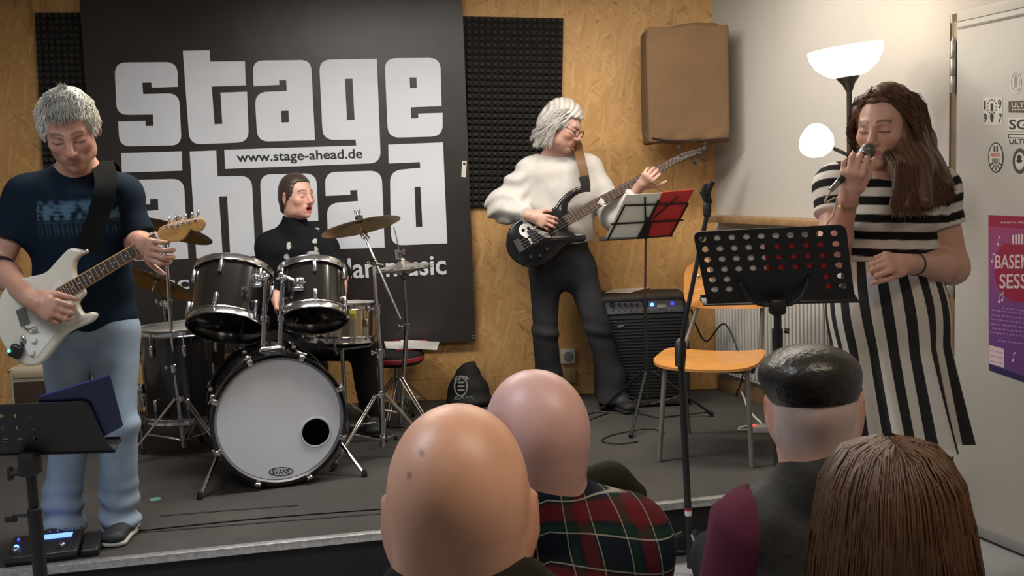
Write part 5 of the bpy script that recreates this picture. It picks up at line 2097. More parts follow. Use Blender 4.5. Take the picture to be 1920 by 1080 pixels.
cable('black cable hanging from the amplifier down behind the chair', None, .005, CAB, pre=pre)
cable('long black cable along the front of the stage floor', [(232, 998), (330, 987), (480, 972), (600, 962), (735, 952)], .004)

# ------------------------------------------------------------ people: shared bits
SKIN = attr_mat('skin', rough=0.42, spec=0.4, bump=0.025, bscale=260, var=0.05, sss=0.0)
HAIR = attr_mat('hair', rough=0.45, spec=0.45, var=0.1)
TEX = attr_mat('woven_cloth', rough=0.85, spec=0.12, bump=0.2, bscale=420, var=0.08)
DENIM = attr_mat('denim', rough=0.9, spec=0.15, bump=0.25, bscale=500, var=0.14, vscale=9)
SHOEM = mat('shoe_dark', (.02, .022, .026), .6, var=.2)
SOLEM = mat('shoe_sole_pale', (.5, .49, .46), .6, var=.05)


def flat(c):
    return lambda v: np.tile(np.array(c), (len(v), 1))


def shoe(root, ankle, toe_dir, L=.27, z0=None, m=SHOEM, sole=SOLEM, name='shoe'):
    """ankle: world point above the heel; shoe stands on z0"""
    a = na(ankle)
    z0 = S if z0 is None else z0
    d = na(toe_dir); d[2] = 0; d = unit(d)
    x = np.cross(d, [0, 0, 1])
    M = np.stack([x, d, np.array([0, 0, 1.])], 1)
    h = np.array([a[0], a[1], z0]) - d * .05
    s = Sdf()
    s.ec(h + d * .02 + [0, 0, .045], h + d * .10 + [0, 0, .048], x, (.036, .042), (.042, .042), .02)
    s.ec(h + d * .10 + [0, 0, .042], h + d * (L - .05) + [0, 0, .032], x, (.043, .034), (.044, .026), .03)
    s.rc(h + d * .045 + [0, 0, .05], [a[0], a[1], z0 + .10], .04, .04, .02)
    s.plane([0, 0, z0 + .016], (0, 0, -1))
    o = sdf_obj(name, s, .006, m, root)
    s = Sdf()
    s.ec(h + d * .02 + [0, 0, .013], h + d * .10 + [0, 0, .013], x, (.040, .02), (.044, .02), .02)
    s.ec(h + d * .10 + [0, 0, .013], h + d * (L - .048) + [0, 0, .013], x, (.045, .02), (.048, .02), .03)
    s.plane([0, 0, z0 + .024], (0, 0, 1))
    s.plane([0, 0, z0 + .001], (0, 0, -1))
    sdf_obj('sole', s, .006, sole, o)
    return o


def hair_cap(f, infl=.010, wide=1.0, back=-.075, front=(.052, .060)):
    """hair volume over the cranium in head frame f; front = (hairline depth y, hairline height z)"""
    s = Sdf()
    q = f.s
    s.el(f.p(0, -.014, .034), (np.array((.075 * wide, .094, .088)) + infl) * q, f.M, .02)
    s.el(f.p(0, -.05, -.02), (np.array((.062 * wide, .058, .07)) + infl * .8) * q, f.M, .03)
    s.bx(f.p(0, front[0] + .10, front[1] - .14), np.array((.14, .10, .14)) * q, f.M, .012, .02, 's')
    s.bx(f.p(0, .02, -.165), np.array((.14, .06, .14)) * q, f.M, .01, .012, 's')
    s.bx(f.p(0, -.05, back - .10), np.array((.14, .14, .10)) * q, f.M, .01, .012, 's')
    return s


def shirt_neck(s, neck, up, r=.075, fwd=None):
    s.el(na(neck) + na(up) * .045, (r, r, .075), None, .012, 's')


# ------------------------------------------------------------ GUITARIST
gp = thing('person', 'grey-haired guitarist in navy t-shirt and pale jeans, head bowed', 'person', (G(178, 1002).x, 3.58, S))
fG = Fr(W(131, 243, 3.36), (.27, -.80, -.50), (.0, -.3, 1), 1.06)
nk = W(147, 322, 3.52)
shR, shL = W(52, 368, 3.50), W(226, 366, 3.52)
pel = W(165, 585, 3.58)
elR, wrR = W(-6, 500, 3.44), W(56, 560, 3.17)
elL, wrL = W(262, 462, 3.50), W(262, 452, 3.30)
hR, hL = W(122, 625, 3.58), W(214, 622, 3.58)
kR, kL = W(133, 800, 3.53), W(222, 795, 3.53)
aR_, aL_ = W(122, 968, 3.56), W(226, 958, 3.58)
b = Sdf()
head(b, fG, jaw=.98, nose=1.05)
b.rc(fG.p(0, -.04, -.06), nk, .054, .058, .03)
torso(b, nk, shR, shL, pel, chest=(.155, .10), waist=(.14, .10), hip=(.15, .105))
arm(b, shR, elR, wrR, (.050, .044, .044, .029))
arm(b, shL, elL, wrL, (.050, .043, .043, .029))
hand(b, wrR, W(86, 576, 3.15) - wrR, (0.0, 1, -.15), 1, curl=(45, 62, 40), sc=1.05, thumb=(25, 30), spread=3)
hand(b, wrL, W(283, 472, 3.22) - wrL, (.65, .45, -.15), -1, curl=(48, 52, 35), sc=1.02, thumb=(45, 20), spread=6)
b.rc(hR, na(hR) * .6 + na(kR) * .4, .07, .06, .04)
b.rc(hL, na(hL) * .6 + na(kL) * .4, .07, .06, .04)
sdf_obj('body', b, .0042, SKIN, gp, col=face_col(fG, (.47, .25, .175), lips=(.34, .13, .11), brow=(.17, .10, .07)))
# hair
s = hair_cap(fG, .012, 1.0, back=-.06, front=(.055, .072))
s.disp(lambda X, Y, Z: .003 * sinnoise(X, Y, Z, 150, 5))
GREY = np.array((.52, .49, .43))
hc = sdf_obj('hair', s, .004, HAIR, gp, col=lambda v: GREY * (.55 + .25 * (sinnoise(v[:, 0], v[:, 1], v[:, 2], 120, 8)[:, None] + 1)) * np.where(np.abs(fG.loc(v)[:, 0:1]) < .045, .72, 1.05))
n = 2600
u = rng.uniform(-1, 1, n); th = rng.uniform(0, 2 * math.pi, n)
zz = rng.uniform(-.25, 1, n)
rr = np.sqrt(1 - zz ** 2)
dirs = np.stack([rr * np.cos(th), rr * np.sin(th), zz], 1)
loc = dirs * (np.array((.075, .094, .088)) + .009) + np.array((0, -.014, .034))
keep = ~((loc[:, 1] > .050) & (loc[:, 2] < .078)) & ~((loc[:, 2] < .012) & (loc[:, 1] > -.035))
loc, dirs = loc[keep], dirs[keep]
flow = np.stack([dirs[:, 0] * .35 + rng.normal(0, .14, len(loc)), .9 + rng.normal(0, .15, len(loc)), -.25 - .5 * (loc[:, 1] > .03) + rng.normal(0, .14, len(loc))], 1)
flow[loc[:, 2] < .07] += np.array((0, -.7, -1.2))
flow = flow + dirs * .12
flow /= np.linalg.norm(flow, axis=1)[:, None]
ln = rng.uniform(.016, .030, len(loc))[:, None]
tuft = (np.abs(loc[:, 0] + .006) < .012) & (loc[:, 2] > .112) & (loc[:, 1] < -.01) & (loc[:, 1] > -.03)
flow[tuft] = flow[tuft] * .5 + np.array((.1, -.3, .7)); ln[tuft] *= 1.3
pts = np.stack([loc - dirs * .004, loc + flow * ln * .5 + dirs * .004, loc + flow * ln + dirs * .001], 1)
wp_ = fG.o + (pts * fG.s) @ fG.M.T
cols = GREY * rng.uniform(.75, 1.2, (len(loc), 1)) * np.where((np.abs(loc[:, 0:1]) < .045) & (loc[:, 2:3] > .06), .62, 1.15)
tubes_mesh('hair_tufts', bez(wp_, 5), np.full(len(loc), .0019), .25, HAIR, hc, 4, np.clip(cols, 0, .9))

# t-shirt
s = Sdf()
se = na(elR) * .62 + na(shR) * .38
seL = na(elL) * .78 + na(shL) * .22
s.rc(shR, na(elR) * .8 + na(shR) * .2, .060, .072, .03)
s.plane(se, se - na(shR), .004)
s.rc(shL, na(elL) * 1. + na(shL) * 0., .060, .070, .03)
s.disp(lambda X, Y, Z: np.where(X > pel.x, np.maximum(0, (X - seL[0]) * unit(seL - na(shL))[0] + (Y - seL[1]) * unit(seL - na(shL))[1] + (Z - seL[2]) * unit(seL - na(shL))[2]) * 4, 0))
torso(s, nk, shR, shL, pel - V((0, 0, .015)), chest=(.160, .110), waist=(.150, .112), hip=(.165, .118), inf=.008)
s.rc(na(shR) * .6 + se * .4, na(pel) * .4 + na(shR) * .6 + np.array((.04, 0, 0)), .055, .09, .05)
shirt_neck(s, nk, (0, -.25, 1), .072)
s.disp(lambda X, Y, Z: .0045 * sinnoise(X, Y, Z * .6, 26, 11) + .003 * np.sin(55 * (Z + .5 * X) + 3 * np.sin(20 * X)) * np.clip((W(165, 480, 3.5).z - Z) * 5, 0, 1))
s.plane(W(165, 625, 3.45), (0.06, 0, -1), .004)
pz0, pz1 = W(120, 375, 3.38).z, W(120, 432, 3.38).z
pxl, pxr = W(60, 400, 3.38).x, W(208, 400, 3.38).x


def tee(v):
    base = np.array((.006, .013, .024))
    c = np.tile(base, (len(v), 1))
    X, Y, Z = v.T
    n1 = sinnoise(X, Z, Z * 0, 150, 2) + .8 * sinnoise(X, Z, Z * 0, 330, 4)
    band = np.clip(1 - np.abs(Z - (pz0 * .62 + pz1 * .38)) / ((pz0 - pz1) * .42), 0, 1)
    drip = np.clip(1 - np.abs(Z - pz1) / ((pz0 - pz1) * .3), 0, 1) * (np.sin(X * 420) > .2)
    line = np.clip(1 - np.abs(Z - (pz0 * .3 + pz1 * .7)) / .006, 0, 1)
    w = np.clip((n1 + .35) * 2.2, 0, 1) * np.clip(band * 2.2, 0, 1) * .9 + drip * .35
    w *= (Y < 3.47) & (X > pxl) & (X < pxr)
    w = np.where(line > .3, w * .15, w)
    return c * (1 - w[:, None]) + np.array((.075, .14, .20)) * w[:, None]


sdf_obj('t_shirt', s, .0058, TEX, gp, col=tee)

# jeans
s = Sdf()
s.ec(pel + V((0, 0, .05)), pel - V((0, 0, .06)), (1, 0, 0), (.158, .115), (.172, .122), .05)
for h_, k_, a_ in ((hR, kR, aR_), (hL, kL, aL_)):
    s.rc(h_, k_, .084, .068, .045)
    s.rc(k_, na(a_) + np.array((0, 0, .08)), .067, .064, .03)
    s.rc(na(a_) + np.array((0, 0, .08)), na(a_) + np.array((0, -.012, -.035)), .064, .073, .03)
s.disp(lambda X, Y, Z: .0055 * sinnoise(X, Y, Z, 22, 21) + .009 * np.sin(85 * Z + 14 * X + 2.2 * np.sin(16 * X)) * np.clip((S + .22 - Z) * 7, 0, 1) + .005 * np.sin(60 * Z - 30 * X) * np.exp(-((Z - kL.z) / .05) ** 2))
s.plane(aR_ - V((0, 0, .055)), (0, .15, -1), .004)
sdf_obj('jeans', s, .0075, DENIM, gp, col=lambda v: np.array((.235, .30, .385)) * (1 + .28 * sinnoise(v[:, 0], v[:, 1], v[:, 2] * .5, 16, 31)[:, None] + .12 * sinnoise(v[:, 0], v[:, 1], v[:, 2], 60, 32)[:, None]))
shoe(gp, aR_ + V((0, .03, 0)), (-.05, -1, 0))
shoe(gp, aL_ + V((.01, .03, 0)), (.08, -1, 0))
# leather armband
e0, e1 = na(elR), na(wrR)
pa = e0 * .93 + e1 * .07
s = Sdf(); s.rc(pa, pa + unit(e1 - e0) * .035, .052, .051, .01)
s.plane(pa - unit(e1 - e0) * .004, e0 - e1); s.plane(pa + unit(e1 - e0) * .04, e1 - e0)
sdf_obj('arm_band', s, .005, BLACK, gp)

# ---- electric guitar
gO = W(100, 560, 3.24)
gN = V((.06, -1, .10)).normalized()


def gq(px, py, off=0.0):
    return onplane(px, py, gO, gN) + gN * off


eg = thing('electric_guitar', 'white electric guitar with dark fretboard and maple headstock', 'guitar', gq(70, 684))
GW = mat('guitar_white', (.66, .62, .52), .22, var=.03, coat=.5)
PG = mat('pickguard_white', (.72, .70, .64), .3, var=.02)
ROSE = mat('rosewood', (.050, .024, .015), .5, var=.3, vscale=60)
MAPLE = mat('maple', (.56, .30, .09), .3, var=.15, vscale=30, coat=.3)


def smooth_poly(pts, n=5):
    return [(p.x, p.y) for p in catmull([V((x, y, 0)) for x, y in pts], n, closed=True)]


def rounded_body(name, outline, q, N_, t, m, parent, r=.008):
    """extruded outline with rounded edges"""
    P_ = [q(x, y) for x, y in outline]
    c = sum(P_, V()) / len(P_)
    prof = [(1.0, r, 0), (.35, r * .35, 0), (0, 0, -r), (0, 0, -(t - r)), (.35, r * .35, -t + r * .35 * 0), (1.0, r, -t)]
    n = len(P_)
    # inward normals in the plane
    inn = []
    for i in range(n):
        tg = (P_[(i + 1) % n] - P_[i - 1]).normalized()
        nn = N_.cross(tg)
        if nn.dot(c - P_[i]) < 0 and False:
            nn = -nn
        inn.append(nn)
    area2 = sum((P_[i] - c).cross(P_[(i + 1) % n] - c).dot(N_) for i in range(n))
    sg = 1 if area2 > 0 else -1
    mb = MB()
    layers = [(r, 0.0), (r * .3, -r * .3), (0, -r), (0, -(t - r)), (r * .3, -(t - r * .3)), (r, -t)]
    vv = []
    for ins, d in layers:
        vv += [P_[i] + inn[i] * sg * ins + N_ * d for i in range(n)]
    ff = []
    for l in range(len(layers) - 1):
        for i in range(n):
            a = l * n + i; b_ = l * n + (i + 1) % n
            ff.append((a, b_, b_ + n, a + n))
    tri = tessellate_polygon([[vv[i] for i in range(n)]])
    for t3 in tri:
        ff.append(tuple(t3)); ff.append(tuple((len(layers) - 1) * n + k for k in reversed(t3)))
    mb.raw(vv, ff)
    return mb.build(name, m, parent, ang=50)


sb = [(160, 472), (131, 465), (105, 489), (83, 511), (53, 519), (24, 528), (2, 550), (-9, 590), (-2, 632), (20, 667), (44, 684), (72, 683), (93, 661), (117, 631), (139, 617), (167, 605), (178, 592), (171, 585), (156, 589), (147, 580), (144, 566), (156, 548), (139, 517), (138, 493), (147, 480)]
rounded_body('guitar_body', smooth_poly(sb), gq, gN, .042, GW, eg)
pgp = [(126, 545), (112, 522), (100, 540), (84, 552), (70, 580), (68, 600), (52, 625), (48, 650), (58, 668), (70, 668), (88, 645), (112, 620), (140, 604), (160, 598), (166, 592), (150, 595), (140, 585), (137, 568)]
MB().slab([gq(x, y, .0022) for x, y in smooth_poly(pgp, 4)], gN, .0026).build('pickguard', PG, eg, smooth=False)
fb = [(107, 542), (119, 564), (300.5, 452.5), (291.5, 437)]
nk_l = [(104, 541), (116, 566), (301, 455), (291, 434)]
rounded_body('neck', nk_l, lambda x, y: gq(x, y, .006), gN, .026, MAPLE, eg, r=.006)
MB().slab([gq(x, y, .010) for x, y in fb], gN, .005).build('fretboard', ROSE, eg, smooth=False)
axs_ = V((300.5 - 119, 452.5 - 564)); tot = axs_.length
fpos = [1 - (1 - 2 ** (-k / 12)) / (1 - 2 ** (-21.6 / 12)) for k in range(1, 22)]
FRET = mat('fret_wire', (.75, .72, .64), .25, 1.0, var=0)
for fp in fpos:
    a = V((fb[0][0] + (fb[3][0] - fb[0][0]) * fp, fb[0][1] + (fb[3][1] - fb[0][1]) * fp))
    b_ = V((fb[1][0] + (fb[2][0] - fb[1][0]) * fp, fb[1][1] + (fb[2][1] - fb[1][1]) * fp))
    MB().tube([gq(a.x, a.y, .0105), gq(b_.x, b_.y, .0105)], .0016, 6).build('fret', FRET, eg)
for k in (3, 5, 7, 9, 12, 15, 17):
    fp = 1 - (1 - 2 ** (-(k - .5) / 12)) / (1 - 2 ** (-21.6 / 12))
    x = (fb[0][0] + fb[1][0]) / 2 + ((fb[3][0] + fb[2][0]) / 2 - (fb[0][0] + fb[1][0]) / 2) * fp
    y = (fb[0][1] + fb[1][1]) / 2 + ((fb[3][1] + fb[2][1]) / 2 - (fb[0][1] + fb[1][1]) / 2) * fp
    MB().lathe([(0, 0), (.0028, 0), (.0026, .0006), (0, .0006)], gq(x, y, .0102), gN, 10).build('inlay_dot', PAPER, eg)
MB().slab([gq(x, y, .0135) for x, y in ((290, 436), (299.5, 453), (302.5, 451.5), (293, 434.5))], gN, .006).build('nut', PAPER, eg, smooth=False)
hs = [(299, 428), (312, 421), (326, 415.5), (350, 411), (373, 407.5), (383, 412), (385, 421), (377, 433), (366, 434), (358.5, 430), (352, 438), (344, 448), (333, 452.5), (318, 453), (305, 452), (296, 440)]
hso = rounded_body('headstock', smooth_poly(hs, 3), lambda x, y: gq(x, y, .004), gN, .016, MAPLE, eg, r=.003)
pegs = [(312, 424.5), (322.5, 423.5), (332.5, 422), (343, 419), (354, 416), (366, 413)]
for x, y in pegs:
    MB().lathe([(0, 0), (.005, 0), (.0045, .006), (.003, .007), (.003, .011), (0, .012)], gq(x, y, .004), gN, 10).build('tuning_post', CHROME, eg)
    top_ = gq(x + 5, y - 14, -.006)
    MB().tube([gq(x, y, -.006), top_], .0025, 6).ell(top_, (.004, .006, .009)).build('tuning_key', CHROME, eg)
# bridge, pickups, knobs, jack
br = [gq(x, y, .004) for x, y in ((30, 582), (47, 575), (57, 605), (40, 613))]
MB().slab(br, gN, .008).build('bridge', STEEL, eg, smooth=False)
MB().tube([gq(44, 612, .004), gq(58, 618, .02), gq(72, 612, .026)], .0025, 8).build('tremolo_arm', STEEL, eg)
for (x, y) in ((62, 583), (82, 571), (100, 560)):
    d = V((.575, .818)) * 15
    dd = gq(x + d.x, y + d.y) - gq(x - d.x, y - d.y)
    MB().box(gq(x, y, .006), (dd.length, .017, .008), axes(gN, dd), bev=.004, seg=3).build('pickup', PG, eg)
for x, y in ((65, 615), (65, 637), (61, 660)):
    MB().lathe([(0, 0), (.011, 0), (.009, .012), (0, .013)], gq(x, y, .002), gN, 14).build('knob', PG, eg)
MB().ell(gq(44, 640, .001), (.012, .007, .020), axes((0, 0, 1), (1, 0, 0))).build('jack_plate', CHROME, eg)
tx = MB().box(gq(34, 658, .014), (.04, .026, .045), Matrix.Rotation(R(25), 3, 'Y'), bev=.008, seg=3).build('wireless_transmitter', BLACK, eg)
MB().ell(gq(24, 657, .028), .005).build('green_light', mat('green_led', (.02, .5, .1), .4, emit=(.05, 1, .25), estr=5.0, var=0), tx)
for k in range(6):
    u = (k + .5) / 6
    a = V((fb[3][0] * (1 - u) + fb[2][0] * u, fb[3][1] * (1 - u) + fb[2][1] * u))
    e = V((33 + u * 15, 585 + u * 20))
    MB().tube([gq(e.x + 6, e.y - 6, .014), gq(a.x, a.y, .0145), gq(*pegs[k], .012)], .0006, 4).build('string', CHROME, eg)
# strap
stp = [nk + V((.08, .12, -.07)), nk + V((.085, .075, .0)), nk + V((.085, .01, .030)), W(199, 335, 3.40), W(196, 360, 3.345), W(186, 400, 3.315), W(172, 440, 3.285), gq(160, 470, -.012)]
MB().ribbon(catmull(stp, 5), V((1, 0, .05)), .075, .004).build('strap', mat('strap_black', (.006, .006, .006), .9, var=.2, spec=.1), eg)
MB().ell(gq(162, 470, -.01), .008).build('strap_button', CHROME, eg)

# ------------------------------------------------------------ BASSIST
bp_ = thing('person', 'white-haired woman in white sweater and dark trousers playing bass', 'person', (G(1090, 762).x, 5.30, S))
fB = Fr(W(1055, 236, 5.20), (.84, -.38, -.42), (.35, -.1, 1), 1.05)
nk = W(1046, 288, 5.29)
shR, shL = W(998, 322, 5.28), W(1104, 318, 5.32)
pel = W(1054, 480, 5.32)
elR, wrR = W(942, 385, 5.30), W(992, 404, 5.07)
elL, wrL = W(1152, 405, 5.22), W(1200, 350, 5.10)
hR, hL = W(1022, 505, 5.32), W(1086, 503, 5.32)
kR, kL = W(1022, 622, 5.33), W(1122, 618, 5.27)
aR_, aL_ = W(1030, 732, 5.40), W(1148, 742, 5.27)
SKB = (.56, .33, .26)
b = Sdf()
head(b, fB, jaw=.92, nose=.99)
b.rc(fB.p(0, -.04, -.06), nk, .050, .056, .03)
torso(b, nk, shR, shL, pel, chest=(.14, .10), waist=(.12, .095), hip=(.155, .11))
arm(b, shR, elR, wrR, (.046, .040, .038, .026))
arm(b, shL, elL, wrL, (.046, .040, .038, .026))
hand(b, wrR, W(1016, 413, 5.05) - wrR, (.1, 1, -.1), 1, curl=(30, 40, 25), thumb=(35, 20), spread=4)
hand(b, wrL, W(1212, 336, 5.05) - wrL, (.25, .9, .1), -1, curl=(55, 60, 40), thumb=(50, 20), spread=6)
sdf_obj('body', b, .0045, SKIN, bp_, col=face_col(fB, SKB, lips=(.42, .18, .16), brow=(.4, .34, .28)))
# hair, shoulder length, gathered at the back
WH = np.array((.50, .485, .46))
s = hair_cap(fB, .014, 1.02, back=-.12, front=(.050, .058))
s.rc(fB.p(0, -.07, -.02), W(1022, 255, 5.30), .06, .045, .04)
s.rc(W(1022, 255, 5.30), W(1006, 272, 5.28), .042, .020, .03)
s.rc(fB.p(-.066, .0, .03), fB.p(-.075, .02, -.09), .022, .010, .02)
s.disp(lambda X, Y, Z: .002 * np.sin(170 * (X - .5 * Z) + 5 * np.sin(30 * Z)) + .002 * sinnoise(X, Y, Z, 160, 6))
hb = sdf_obj('hair', s, .0045, HAIR, bp_, col=lambda v: WH * (.9 + .16 * np.sin(230 * (v[:, 0] - .5 * v[:, 2]) + 5 * np.sin(30 * v[:, 2])))[:, None])
n = 700
sd = rng.uniform(-1, 1, n)
st_ = np.stack([sd * .05, rng.uniform(-.04, .045, n), .118 - .05 * sd ** 2 + rng.normal(0, .004, n)], 1)
md = np.stack([np.where(sd > 0, .088, -.088) + rng.normal(0, .004, n), st_[:, 1] * .8 - .015, rng.normal(.03, .02, n)], 1)
en = np.stack([np.where(sd > 0, .088, -.086) * rng.uniform(.75, 1.0, n), -.055 + rng.uniform(-.06, .07, n), rng.normal(-.095, .018, n)], 1)
tubes_mesh('hair_strands', bez(fB.o + (np.stack([st_, md, en], 1) * fB.s) @ fB.M.T, 8), np.full(n, .0020), .4, HAIR, hb, 4, np.clip(WH * rng.uniform(.75, 1.25, (n, 1)), 0, .9))
# glasses
mb = MB()
GF = mat('glasses_dark', (.05, .025, .015), .35, var=0)
for sx in (-1, 1):
    ring = [V(fB.p(sx * .033 + .024 * math.cos(2 * math.pi * k / 18), .098, -.004 + .018 * math.sin(2 * math.pi * k / 18))) for k in range(18)]
    mb.tube(ring, .0022, 6, closed=True)
    mb.tube([V(fB.p(sx * .057, .096, .002)), V(fB.p(sx * .078, .06, .004)), V(fB.p(sx * .083, -.01, .0))], .002, 6)
mb.tube([V(fB.p(-.010, .1, 0)), V(fB.p(.010, .1, 0))], .002, 6)
mb.build('glasses', GF, bp_)
# sweater
s = Sdf()
s.rc(shR, elR, .056, .082, .04)
s.rc(elR, na(elR) * .25 + na(wrR) * .75, .084, .058, .04)
s.rc(na(elR) * .25 + na(wrR) * .75, na(elR) * .02 + na(wrR) * .98, .050, .042, .02)
s.rc(shL, elL, .056, .078, .04)
s.rc(elL, na(elL) * .1 + na(wrL) * .9, .076, .045, .03)
tr = unit(na(wrR) - na(elR)); r0_ = na(wrR) * .97 + na(elR) * .03
s.disp(lambda X, Y, Z: np.maximum(0, (X - r0_[0]) * tr[0] + (Y - r0_[1]) * tr[1] + (Z - r0_[2]) * tr[2]) * 5 * (np.sqrt((X - r0_[0]) ** 2 + (Y - r0_[1]) ** 2 + (Z - r0_[2]) ** 2) < .12))
tw = unit(na(wrL) - na(elL)); q0 = na(elL) * .18 + na(wrL) * .82
s.disp(lambda X, Y, Z: np.maximum(0, (X - q0[0]) * tw[0] + (Y - q0[1]) * tw[1] + (Z - q0[2]) * tw[2]) * 5 * (np.sqrt((X - q0[0]) ** 2 + (Y - q0[1]) ** 2 + (Z - q0[2]) ** 2) < .13))
torso(s, nk, shR, shL, pel - V((0, 0, .02)), chest=(.145, .105), waist=(.15, .115), hip=(.155, .115), inf=.010)
s.rc(na(shR) * .6 + na(elR) * .4, na(pel) * .55 + na(shR) * .45, .07, .10, .06)
s.rc(na(shL) * .6 + na(elL) * .4, na(pel) * .55 + na(shL) * .45 + np.array((-.02, 0, 0)), .06, .09, .06)
s.el(na(nk) + np.array((.005, -.015, .052)), (.140, .11, .080), None, .012, 's')
s.disp(lambda X, Y, Z: .005 * sinnoise(X, Y, Z, 20, 41) + .008 * np.sin(75 * (Z - .7 * X) + 4 * np.sin(18 * X)) * np.clip((shR.x - X) * 10, 0, 1) + .004 * np.sin(60 * (X + .4 * Z)) * np.clip((elR.z + .08 - Z) * 6, 0, 1))
s.plane(W(1060, 458, 5.25), (.06, 0, -1), .005)
sdf_obj('sweater', s, .0065, TEX, bp_, col=flat((.58, .555, .53)))
# trousers
s = Sdf()
s.ec(pel + V((0, 0, .05)), pel - V((0, 0, .07)), (1, 0, 0), (.145, .115), (.168, .12), .05)
for h_, k_, a_ in ((hR, kR, aR_), (hL, kL, aL_)):
    s.rc(h_, k_, .088, .066, .045)
    s.rc(k_, na(a_) + np.array((0, 0, .10)), .066, .072, .03)
    s.rc(na(a_) + np.array((0, 0, .10)), na(a_) + np.array((0, -.01, -.04)), .072, .085, .03)
s.disp(lambda X, Y, Z: .005 * sinnoise(X, Y, Z, 24, 51) + .005 * np.sin(80 * Z + 20 * X) * np.exp(-((Z - kR.z) / .06) ** 2))
s.plane((0, 0, S + .035), (0, 0, -1), .004)
sdf_obj('trousers', s, .0085, DENIM, bp_, col=lambda v: np.array((.030, .031, .034)) * (1.1 + .35 * sinnoise(v[:, 0], v[:, 1], v[:, 2] * .6, 14, 52)[:, None]))
MB().lathe([(.17, -.018), (.174, -.016), (.174, .016), (.17, .018)], (0, 0, 0), n=8)
shoe(bp_, aR_ + V((0, .02, 0)), (-.15, -1, 0), L=.25, sole=SHOEM)
shoe(bp_, aL_ + V((.02, .0, 0)), (.45, -1, 0), L=.25, sole=SHOEM)

# ---- bass guitar
bO = W(1040, 430, 5.085)
bN = V((.04, -1, .08)).normalized()


def bq(px, py, off=0.0):
    return onplane(px, py, bO, bN) + bN * off


bgt = thing('bass_guitar', 'black bass guitar with white skull decal on a brown strap', 'bass guitar', bq(990, 502))
BK = mat('bass_black', (.007, .007, .008), .18, var=0, coat=.5)
ob = [(1099, 352), (1088, 349), (1068, 358), (1052, 372), (1040, 388), (1022, 397), (1000, 402), (972, 412), (955, 430), (949, 452), (952, 472), (966, 490), (988, 501), (1012, 499), (1035, 486), (1055, 466), (1075, 455), (1094, 453), (1100, 445), (1094, 438), (1080, 438), (1068, 430), (1066, 420), (1078, 405), (1066, 395), (1066, 382), (1074, 371), (1086, 363), (1098, 359)]
rounded_body('guitar_body', smooth_poly(ob), bq, bN, .040, BK, bgt, r=.010)
nk_b = [(1054, 406), (1065, 424), (1268, 307), (1261, 295)]
fbb = [(1055.5, 406.5), (1066, 423), (1267, 306.5), (1261, 296.5)]
rounded_body('neck', nk_b, lambda x, y: bq(x, y, .006), bN, .026, ROSE, bgt, r=.006)
MB().slab([bq(x, y, .010) for x, y in fbb], bN, .005).build('fretboard', mat('fretboard_brown', (.075, .038, .024), .5, var=.25, vscale=60), bgt, smooth=False)
for k in range(1, 22):
    fp = 1 - (1 - 2 ** (-k / 12)) / (1 - 2 ** (-22 / 12))
    a = (fbb[0][0] + (fbb[3][0] - fbb[0][0]) * fp, fbb[0][1] + (fbb[3][1] - fbb[0][1]) * fp)
    c = (fbb[1][0] + (fbb[2][0] - fbb[1][0]) * fp, fbb[1][1] + (fbb[2][1] - fbb[1][1]) * fp)
    MB().tube([bq(*a, .0105), bq(*c, .0105)], .0018, 6).build('fret', FRET, bgt)
# inlay (small emblem at the 12th fret)
MB().slab([bq(x, y, .0112) for x, y in ((1122, 378), (1126, 371), (1131, 373), (1134, 380), (1130, 384), (1126, 383))], bN, .001).slab([bq(x, y, .0112) for x, y in ((1119, 381), (1121, 379), (1136, 385), (1134, 387))], bN, .001).build('inlay_emblem', PAPER, bgt, smooth=False)
hb_ = [(1261, 298), (1275, 289), (1292, 283), (1310, 279), (1321, 275), (1326, 280), (1318, 287), (1306, 292), (1290, 297), (1276, 303), (1267, 307)]
rounded_body('headstock', smooth_poly(hb_, 3), lambda x, y: bq(x, y, .004), bN, .016, mat('headstock_dark', (.045, .032, .025), .4, var=.2), bgt, r=.003)
for x, y, dx, dy in ((1276, 291, -2, -13), (1318, 279, 6, -9), (1296, 292, 6, 12), (1311, 288, 9, 10)):
    MB().lathe([(0, 0), (.007, 0), (.006, .010), (0, .011)], bq(x, y, .004), bN, 10).build('tuning_post', DSTEEL, bgt)
    e = bq(x + dx, y + dy, -.006)
    MB().tube([bq(x, y, -.006), e], .003, 6).box(e, (.028, .006, .018), Matrix.Rotation(R(30), 3, 'Y'), bev=.003).build('tuning_key', BLACK, bgt)
for k in range(4):
    u = (k + .5) / 4
    a = (fbb[3][0] * (1 - u) + fbb[2][0] * u, fbb[3][1] * (1 - u) + fbb[2][1] * u)
    e = (969 + u * 11, 452 + u * 19)
    MB().tube([bq(*e, .016), bq(*a, .0145), bq(1276 + k * 11, 295 - k * 3, .012)], .0006, 5).build('string', DSTEEL, bgt)
MB().slab([bq(x, y, .010) for x, y in ((962, 452), (972, 446), (984, 468), (974, 474))], bN, .010).build('bridge', DSTEEL, bgt, smooth=False)
for x, y in ((1000, 445), (1030, 428)):
    d = bq(x + 8, y + 14) - bq(x - 8, y - 14)
    MB().box(bq(x, y, .005), (d.length, .03, .010), axes(bN, d), bev=.003).build('pickup', BLACK, bgt)
for x, y in ((1026, 467), (1013, 480), (995, 482)):
    MB().lathe([(0, 0), (.010, 0), (.008, .014), (0, .015)], bq(x, y, .001), bN, 12).build('knob', BLACK, bgt)
